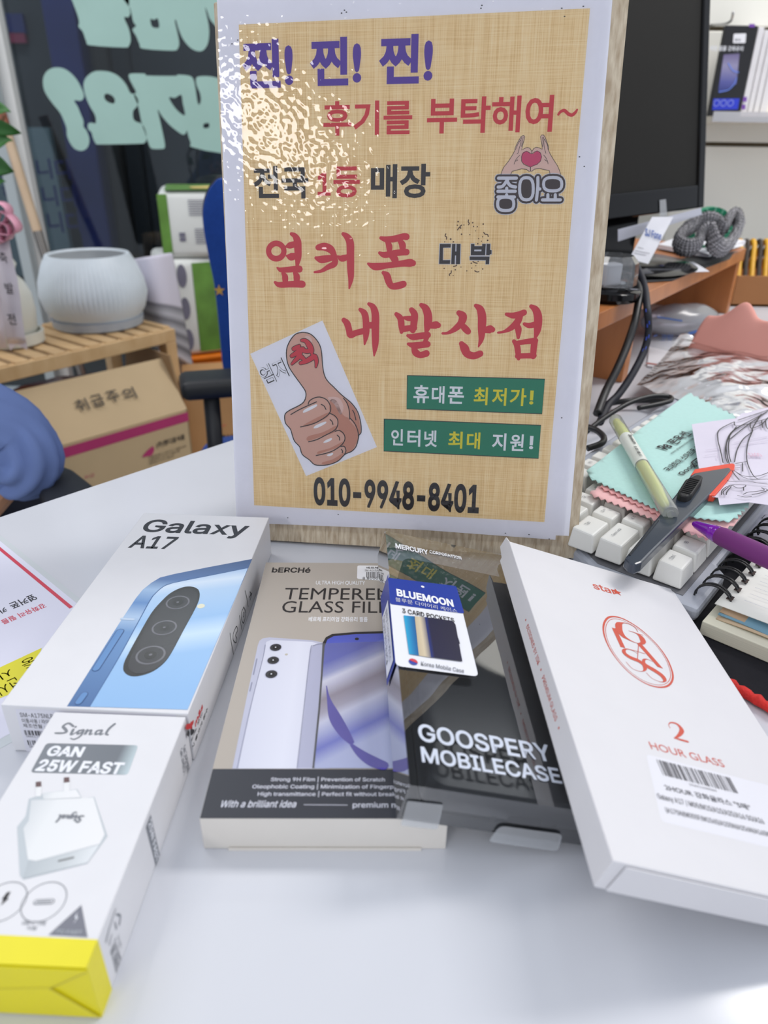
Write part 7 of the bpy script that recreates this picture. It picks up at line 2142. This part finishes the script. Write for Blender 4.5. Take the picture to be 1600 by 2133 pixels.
# second carton
c2 = at_y(388, 800, 1.66)
k2 = root('plain_carton', 'plain tan cardboard carton between the striped carton and blue chair', 'box', Vector((c2.x + 0.15, c2.y + 0.1, 0)))
Mx4 = T(c2.x - 0.012, c2.y, 0) @ Rz(0.25)
MB().box(Mx4, 0.30, 0.17, c2.z, (0.15, 0.085, c2.z / 2)).build('carton_body', mat('tan_cardboard', (196, 150, 104), 0.8, 0.2, var=0.05, vscale=6), k2, bevel=0.002)
SK2 = Surf(Mx4 @ Vector((0, 0, 0)), Mx4.col[0].to_3d(), (0, 0, 1))
text(SK2, 'Box', (446, 918), (486, 912), (465, 900), (465, 928), MATS['dark_brown_metal'], k2, h=0.003, bold=0.03)
strokes(SK2, [[(436, 925, 2), (436, 895, 2), (470, 885, 2)]], mat('carton_red_ink', (220, 110, 90), 0.7), k2, 'print', 0.003, n=1)
# ------------------------------------------------------------------ blue office chair
def chair_y(v):
    return 1.27
YC = 1.27
M_BLUF = mat('chair_blue_fabric', (34, 72, 152), 0.9, 0.1, var=0.08, vscale=200, bump=0.3, bscale=700, sheen=0.2)
M_BLKP = mat('chair_black_plastic', (30, 32, 36), 0.5, var=0.06, vscale=20)
le = [(452, 366), (432, 392), (421, 430), (423, 475), (434, 534), (446, 596), (456, 690), (464, 765), (480, 800)]
Lc = [at_y(x, y, YC) for x, y in le]
cxm = Lc[2].x + 0.225
chair = root('blue_office_chair', 'blue fabric office chair with black armrests, behind the sign board', 'chair', Vector((cxm, YC - 0.2, 0)))
ol = [(p.x, p.z) for p in Lc]
ol = smooth_path(ol, 4)
full = [(cxm - 0.0 + 0, ol[0][1] + 0.012)] + []
outl = [Vector((x, YC, z)) for x, z in ol] + [Vector((2 * cxm - x, YC, z)) for x, z in reversed(ol)]
MB().prism(outl, (0, 0.022, 0)).build('back_shell', M_BLKP, chair, bevel=0.008, smooth='auto')
cz_ = sum(p.z for p in outl) / len(outl)
inn = [Vector((cxm + (p.x - cxm) * 0.965, YC - 0.002, cz_ + (p.z - cz_) * 0.985)) for p in outl]
MB().prism(inn, (0, -0.03, 0)).build('backrest', M_BLUF, chair, bevel=0.012, smooth='auto')
zse = 0.47
pts = []
for cx_, cy_, a0 in ((0.19, 0.19, 0), (-0.19, 0.19, 90), (-0.19, -0.19, 180), (0.19, -0.19, 270)):
    pts += [Vector((cxm + cx_ + 0.055 * math.cos(math.radians(a0 + k * 15)), YC - 0.27 + cy_ + 0.055 * math.sin(math.radians(a0 + k * 15)), zse - 0.05)) for k in range(7)]
MB().prism(pts, (0, 0, 0.075)).build('seat', M_BLUF, chair, bevel=0.02, seg=3, smooth='auto')
MB().prism([p + Vector((0, 0, -0.02)) for p in pts], (0, 0, 0.018)).build('seat_pan', M_BLKP, chair)
MB().box(Matrix.Identity(4), 0.07, 0.02, 0.30, (cxm, YC + 0.035, zse + 0.10)).build('back_bracket', M_BLKP, chair, bevel=0.005)
MB().box(Matrix.Identity(4), 0.07, 0.25, 0.02, (cxm, YC - 0.09, zse - 0.075)).build('back_bracket', M_BLKP, chair, bevel=0.005)
ar = at_y(444, 798, 1.12)
for s_ in (-1, 1):
    xx = cxm + s_ * (cxm - ar.x)
    (MB().box(T(ar.x - 0.02, 1.11, ar.z) @ Rz(0.30), 0.25, 0.075, 0.032, (0.095, 0, 0)) if s_ < 0 else MB().box(T(xx, 1.12, ar.z) @ Rz(1.2), 0.25, 0.066, 0.032)).build('armrest', M_BLKP, chair, bevel=0.012, seg=3, smooth='auto')
    MB().tube([Vector((xx, 1.10, ar.z - 0.01)), Vector((xx, 1.09, ar.z - 0.12)), Vector((cxm + s_ * 0.15, 1.06, zse - 0.065))], 0.013, 10).build('armrest_post', M_BLKP, chair, smooth=True)
MB().tube([Vector((cxm, YC - 0.27, zse - 0.07)), Vector((cxm, YC - 0.27, 0.08))], 0.025, 14).build('gas_column', M_BLKP, chair, smooth='auto')
for k in range(5):
    q_ = 2 * math.pi * k / 5 + 0.3
    e_ = Vector((cxm + 0.27 * math.cos(q_), YC - 0.27 + 0.27 * math.sin(q_), 0.065))
    MB().tube([Vector((cxm, YC - 0.27, 0.095)), e_], [0.022, 0.014], 10).build('base_spoke', M_BLKP, chair, smooth='auto')
    MB().lathe([(0, -0.012), (0.026, -0.012), (0.026, 0.012), (0, 0.012)], T(e_.x, e_.y, 0.027) @ Rz(q_) @ Matrix.Rotation(math.radians(90), 4, 'X'), 16).build('caster', M_BLKP, chair, smooth='auto')
SCs = Surf((0, YC - 0.034, DZ), (1, 0, 0), (0, 0, 1))
u_, v_ = SCs.uv((457, 605))
shape(SCs, [[(u_ + (0.010 if k % 2 == 0 else 0.004) * math.sin(k * math.pi / 5), v_ + (0.010 if k % 2 == 0 else 0.004) * math.cos(k * math.pi / 5)) for k in range(10)]], mat('star_gold', (206, 160, 70), 0.5), chair, 'star_badge', 0.003, px=False)
# ================================================================== seated person at the left edge, in a black chair
pch = root('black_desk_chair', 'black desk chair with dark grey armrest under the seated person', 'chair', (-0.95, 0.88, 0.0))
M_DKC = mat('chair_dark_grey', (50, 52, 58), 0.6, var=0.05, vscale=20)
M_BKC = mat('chair_matt_black', (22, 22, 25), 0.7, var=0.05, vscale=20)
zar = -0.13
MB().prism([at_z(x, y, zar) for x, y in ((72, 1000), (84, 975), (134, 969), (152, 976), (196, 1010), (196, 1028), (112, 1050), (96, 1046))], (0, 0, -0.028)).build('armrest', M_DKC, pch, bevel=0.008, seg=3, smooth='auto')
ac = at_z(130, 1005, zar)
MB().tube([ac + Vector((0, 0, -0.02)), Vector((ac.x - 0.03, ac.y, 0.47)), Vector((ac.x - 0.36, ac.y + 0.02, 0.385))], 0.018, 10).build('armrest_post', M_BKC, pch, smooth=True)
ml = Vector((ac.x - 0.46, 1.16, ac.z))
MB().box(T(ml.x, ml.y, ml.z - 0.014), 0.25, 0.07, 0.028).build('armrest', M_DKC, pch, bevel=0.008, seg=3, smooth='auto')
MB().tube([ml + Vector((0, 0, -0.02)), Vector((ml.x - 0.03, ml.y - 0.01, 0.47)), Vector((ml.x - 0.15, ml.y - 0.12, 0.385))], 0.018, 10).build('armrest_post', M_BKC, pch, smooth=True)
MB().box(T(-0.95, 0.88, 0.405), 0.46, 0.46, 0.07).build('seat', M_BKC, pch, bevel=0.03, seg=3, smooth='auto')
MB().box(T(-1.24, 0.88, 0.72) @ Matrix.Rotation(-0.12, 4, 'Y'), 0.05, 0.44, 0.46).build('backrest', M_BKC, pch, bevel=0.022, seg=3, smooth='auto')
MB().box(T(-1.20, 0.88, 0.42), 0.10, 0.07, 0.20).build('back_bracket', M_BKC, pch, bevel=0.005)
MB().tube([(-0.95, 0.88, 0.38), (-0.95, 0.88, 0.08)], 0.026, 14).build('gas_column', M_BKC, pch, smooth='auto')
for k in range(5):
    q_ = 2 * math.pi * k / 5 + 0.6
    e_ = Vector((-0.95 + 0.28 * math.cos(q_), 0.88 + 0.28 * math.sin(q_), 0.065))
    MB().tube([Vector((-0.95, 0.88, 0.095)), e_], [0.022, 0.014], 10).build('base_spoke', M_BKC, pch, smooth='auto')
    MB().lathe([(0, -0.012), (0.026, -0.012), (0.026, 0.012), (0, 0.012)], T(e_.x, e_.y, 0.027) @ Rz(q_) @ Matrix.Rotation(math.radians(90), 4, 'X'), 16).build('caster', M_BKC, pch, smooth='auto')

per = root('person', 'seated person in a blue puff-sleeved blouse at the left edge of the photo', 'person', (-0.95, 0.88, 0.44))
M_SKINP = mat('skin', (196, 146, 116), 0.5, 0.4, var=0.05, vscale=40)
M_BLOUSE = mat('blue_cotton', (112, 132, 184), 0.85, 0.2, var=0.04, vscale=30)
M_JEANS = mat('dark_trousers', (44, 46, 58), 0.85, 0.2, var=0.06, vscale=60)
M_HAIR = mat('dark_hair', (34, 28, 26), 0.5, 0.4, var=0.15, vscale=80)
el = at_y(46, 950, 0.80)                     # elbow nearest the camera
wr_ = at_y(-170, 1190, 0.74)
sh_r = Vector((-0.50, 0.90, DZ + 0.235))
J = {'pelvis': (-0.66, 0.90, 0.56), 'waist': (-0.66, 0.90, 0.72), 'chest': (-0.66, 0.90, 0.92), 'neck': (-0.66, 0.89, 1.05), 'nape': (-0.66, 0.875, 1.12), 'head': (-0.66, 0.86, 1.20), 'crown': (-0.66, 0.87, 1.29),
     'sh_r': tuple(sh_r), 'el_r': tuple(el), 'wr_r': tuple(wr_), 'sh_l': (-0.82, 0.90, DZ + 0.235), 'el_l': (-0.90, 0.86, 0.70), 'wr_l': (-0.78, 0.66, 0.66),
     'hip_r': (-0.57, 0.86, 0.535), 'kn_r': (-0.55, 0.47, 0.54), 'an_r': (-0.55, 0.50, 0.10), 'toe_r': (-0.55, 0.38, 0.04), 'hip_l': (-0.75, 0.86, 0.535), 'kn_l': (-0.77, 0.47, 0.54), 'an_l': (-0.77, 0.50, 0.10), 'toe_l': (-0.77, 0.38, 0.04)}
def seat_turn(p):                             # figure faces +x, leaning forward
    x, y, z = p
    dx, dy = x + 0.66, y - 0.90
    k = max(0.0, (z - 0.56) / 0.45)
    return (-0.96 - dy * (0.86 if z < 0.56 else 1.0) + 0.27 * k, 0.88 + dx, z - 0.06 * k)
J = {n: seat_turn(p) for n, p in J.items()}
J['el_l'], J['wr_l'] = tuple(el), tuple(wr_)
J['el_r'], J['wr_r'] = (-0.86, 1.10, 0.70), (-0.84, 0.92, 0.62)
RD = {'pelvis': 0.105, 'waist': 0.09, 'chest': 0.095, 'neck': 0.05, 'nape': 0.05, 'head': 0.092, 'crown': 0.075, 'sh_r': 0.044, 'el_r': 0.040, 'wr_r': 0.026, 'sh_l': 0.044, 'el_l': 0.033, 'wr_l': 0.024,
      'hip_r': 0.070, 'kn_r': 0.050, 'an_r': 0.036, 'toe_r': 0.03, 'hip_l': 0.070, 'kn_l': 0.050, 'an_l': 0.036, 'toe_l': 0.03}
ED = [('pelvis', 'waist'), ('waist', 'chest'), ('chest', 'neck'), ('neck', 'nape'), ('nape', 'head'), ('head', 'crown'), ('chest', 'sh_r'), ('sh_r', 'el_r'), ('el_r', 'wr_r'), ('chest', 'sh_l'), ('sh_l', 'el_l'), ('el_l', 'wr_l'),
      ('pelvis', 'hip_r'), ('hip_r', 'kn_r'), ('kn_r', 'an_r'), ('an_r', 'toe_r'), ('pelvis', 'hip_l'), ('hip_l', 'kn_l'), ('kn_l', 'an_l'), ('an_l', 'toe_l')]
for s_, wn in (('r', 'wr_r'), ('l', 'wr_l')):
    w0 = Vector(J[wn])
    d_ = (w0 - Vector(J['el_' + s_])).normalized()
    sd_ = d_.cross(Vector((0, 0, 1))).normalized()
    J['palm_' + s_] = tuple(w0 + d_ * 0.06)
    RD['palm_' + s_] = 0.026
    ED.append((wn, 'palm_' + s_))
    for f_ in range(5):
        o_ = (f_ - 1.5) * 0.017
        ln_ = (0.060, 0.072, 0.078, 0.070, 0.055)[f_]
        if f_ == 4:
            a_, b_, c_ = w0 + d_ * 0.025 - sd_ * 0.034, w0 + d_ * 0.055 - sd_ * 0.050, w0 + d_ * 0.080 - sd_ * 0.046
        else:
            a_ = w0 + d_ * 0.085 + sd_ * o_
            b_ = a_ + d_ * ln_ * 0.5 + Vector((0, 0, -0.006))
            c_ = a_ + d_ * ln_ * 0.85 + Vector((0, 0, -0.026))
        for nm, pp_ in (('a', a_), ('b', b_), ('c', c_)):
            J['f%d%s_%s' % (f_, nm, s_)] = tuple(pp_)
            RD['f%d%s_%s' % (f_, nm, s_)] = 0.0085
        ED += [('palm_' + s_ if f_ < 4 else wn, 'f%da_%s' % (f_, s_)), ('f%da_%s' % (f_, s_), 'f%db_%s' % (f_, s_)), ('f%db_%s' % (f_, s_), 'f%dc_%s' % (f_, s_))]
names = list(J)
o0 = wloc(per)
me = bpy.data.meshes.new('body')
me.from_pydata([tuple(Vector(J[n]) - o0) for n in names], [(names.index(a), names.index(b)) for a, b in ED], [])
body = bpy.data.objects.new('body', me)
COL.objects.link(body)
body.parent = per
sk_ = body.modifiers.new('skin', 'SKIN')
if not me.skin_vertices:
    bm = bmesh.new()
    bm.from_mesh(me)
    bm.verts.layers.skin.verify()
    bm.to_mesh(me)
    bm.free()
for i, n in enumerate(names):
    sv = me.skin_vertices[0].data[i]
    sv.radius = (RD[n], RD[n])
    sv.use_root = (n == 'pelvis')
body.modifiers.new('subsurf', 'SUBSURF').render_levels = 2
body.modifiers['subsurf'].levels = 1
me.materials.append(M_SKINP)
# face
hd_ = Vector(J['head'])
FR_ = Matrix.Translation(hd_) @ Rz(math.pi / 2) @ Matrix.Translation(-hd_)
for s_ in (-1, 1):
    MB().lathe([(0, -0.011), (0.008, -0.008), (0.011, 0), (0.008, 0.008), (0, 0.011)], FR_ @ T(hd_.x + s_ * 0.030, hd_.y - 0.066, hd_.z + 0.012), 12).build('eye', mat('eye_white', (226, 222, 218), 0.3, var=0.02), per, smooth=True)
    MB().lathe([(0, -0.012), (0.016, -0.010), (0.022, 0), (0.012, 0.018), (0, 0.026)], FR_ @ T(hd_.x + s_ * 0.076, hd_.y, hd_.z - 0.005) @ Matrix.Rotation(0.2 * s_, 4, 'Y'), 10).build('ear', M_SKINP, per, smooth=True)
MB().tube([FR_ @ (hd_ + Vector(q)) for q in ((0, -0.068, 0.018), (0, -0.090, -0.018), (0, -0.074, -0.028))], [0.007, 0.012, 0.008], 8).build('nose', M_SKINP, per, smooth=True)
MB().tube([FR_ @ (hd_ + Vector(q)) for q in ((-0.022, -0.066, -0.048), (0, -0.074, -0.051), (0.022, -0.066, -0.048))], [0.003, 0.006, 0.003], 8).build('mouth', mat('lips', (176, 100, 96), 0.5, var=0.03), per, smooth=True)
def hairfn(u, v):
    a_ = 2 * math.pi * u
    b_ = math.pi * (0.5 - v * 0.62)
    fr_ = max(0.0, -math.sin(a_))            # face side
    b_ = max(b_, 0.28 * fr_ * 2.2 - 0.5 * (1 - fr_)) if fr_ > 0.35 else b_
    return FR_ @ (hd_ + Vector((0.103 * math.cos(a_) * math.cos(b_), 0.012 + 0.108 * math.sin(a_) * math.cos(b_), 0.018 + 0.118 * math.sin(b_) - (0.10 * v * v if fr_ < 0.35 else 0))))
MB().grid(hairfn, 28, 14).build('hair', M_HAIR, per, smooth=True, solid=0.01)
# blouse: trunk and puff sleeves gathered at an elastic cuff
def wrap(path, radii, name, seg=28, wr=0.0, seed=0, m=M_BLOUSE, n=5, fl=1.0):
    pts_ = smooth_path([tuple(p) + (r,) for p, r in zip([Vector(p) for p in path], radii)], n)
    mb = MB()
    vs_ = []
    prev = None
    k_ = len(pts_)
    for i, (x, y, z, r) in enumerate(pts_):
        p = Vector((x, y, z))
        a0_, a1_ = pts_[max(i - 1, 0)], pts_[min(i + 1, k_ - 1)]
        t = (Vector(a1_[:3]) - Vector(a0_[:3])).normalized()
        ax = t.orthogonal().normalized() if prev is None else (prev - t * prev.dot(t)).normalized()
        prev = ax
        bx_ = t.cross(ax)
        for k in range(seg):
            q_ = 2 * math.pi * k / seg
            w_ = 1 + wr * (noise.noise(Vector((math.cos(q_) * 2.2, math.sin(q_) * 2.2, i * 0.22 + seed))) + 0.55 * math.sin(q_ * 11 + seed + 1.5 * math.sin(i * 0.3)) * (i / k_) ** 2)
            vs_.append(p + (ax * math.cos(q_) + bx_ * math.sin(q_) * fl) * r * w_)
    mb.add(vs_, [(i * seg + k, i * seg + (k + 1) % seg, (i + 1) * seg + (k + 1) % seg, (i + 1) * seg + k) for i in range(k_ - 1) for k in range(seg)])
    return mb.build(name, m, per, smooth=True, solid=0.002)
wrap([seat_turn(p) for p in ((-0.66, 0.90, 0.50), (-0.66, 0.90, 0.62), (-0.66, 0.90, 0.76), (-0.66, 0.90, 0.90), (-0.66, 0.895, 1.0), (-0.66, 0.89, 1.045))], [0.165, 0.150, 0.145, 0.165, 0.12, 0.065], 'blouse', wr=0.05)
shl, ell = Vector(J['sh_l']), Vector(J['el_l'])
dir_f = (Vector(J['wr_l']) - ell).normalized()
cuffc = ell + dir_f * 0.026
wrap([shl + Vector((-0.02, 0.05, 0.01)), shl, shl.lerp(ell, 0.35), shl.lerp(ell, 0.65), ell + Vector((-0.016, 0, 0.030)), ell + Vector((0.004, -0.004, 0.004)), ell + dir_f * 0.010 + Vector((0.004, -0.004, -0.006)), cuffc],
     [0.062, 0.070, 0.060, 0.048, 0.042, 0.041, 0.040, 0.032], 'sleeve', 60, 0.20, 2.0)
wrap([cuffc - dir_f * 0.004, cuffc + dir_f * 0.003, cuffc + dir_f * 0.008, cuffc + dir_f * 0.012], [0.033, 0.0325, 0.0325, 0.033], 'cuff', 44, 0.02, 1.0)
shr, elr = Vector(J['sh_r']), Vector(J['el_r'])
wrap([shr + Vector((-0.02, -0.05, 0.01)), shr, shr.lerp(elr, 0.4), shr.lerp(elr, 0.7), elr + Vector((-0.01, 0, 0.03)), elr], [0.062, 0.070, 0.062, 0.056, 0.05, 0.042], 'sleeve', 40, 0.14, 5.0)
for s_ in ('r', 'l'):
    wrap([J['pelvis'], J['hip_' + s_], Vector(J['hip_' + s_]).lerp(Vector(J['kn_' + s_]), 0.5), J['kn_' + s_]], [0.13, 0.105, 0.088, 0.074], 'trouser_leg', 24, 0.04, 3.0, M_JEANS)
    wrap([Vector(J['kn_' + s_]) + Vector((-0.02, 0, 0.02)), Vector(J['kn_' + s_]) + Vector((0.005, 0, -0.06)), Vector(J['kn_' + s_]).lerp(Vector(J['an_' + s_]), 0.6), J['an_' + s_]], [0.072, 0.074, 0.062, 0.056], 'trouser_leg', 24, 0.04, 4.0, M_JEANS)
    an = Vector(J['an_' + s_])
    MB().box(T(an.x + 0.05, an.y, 0.04), 0.25, 0.09, 0.08).build('shoe', M_BKC, per, bevel=0.03, seg=3, smooth='auto')
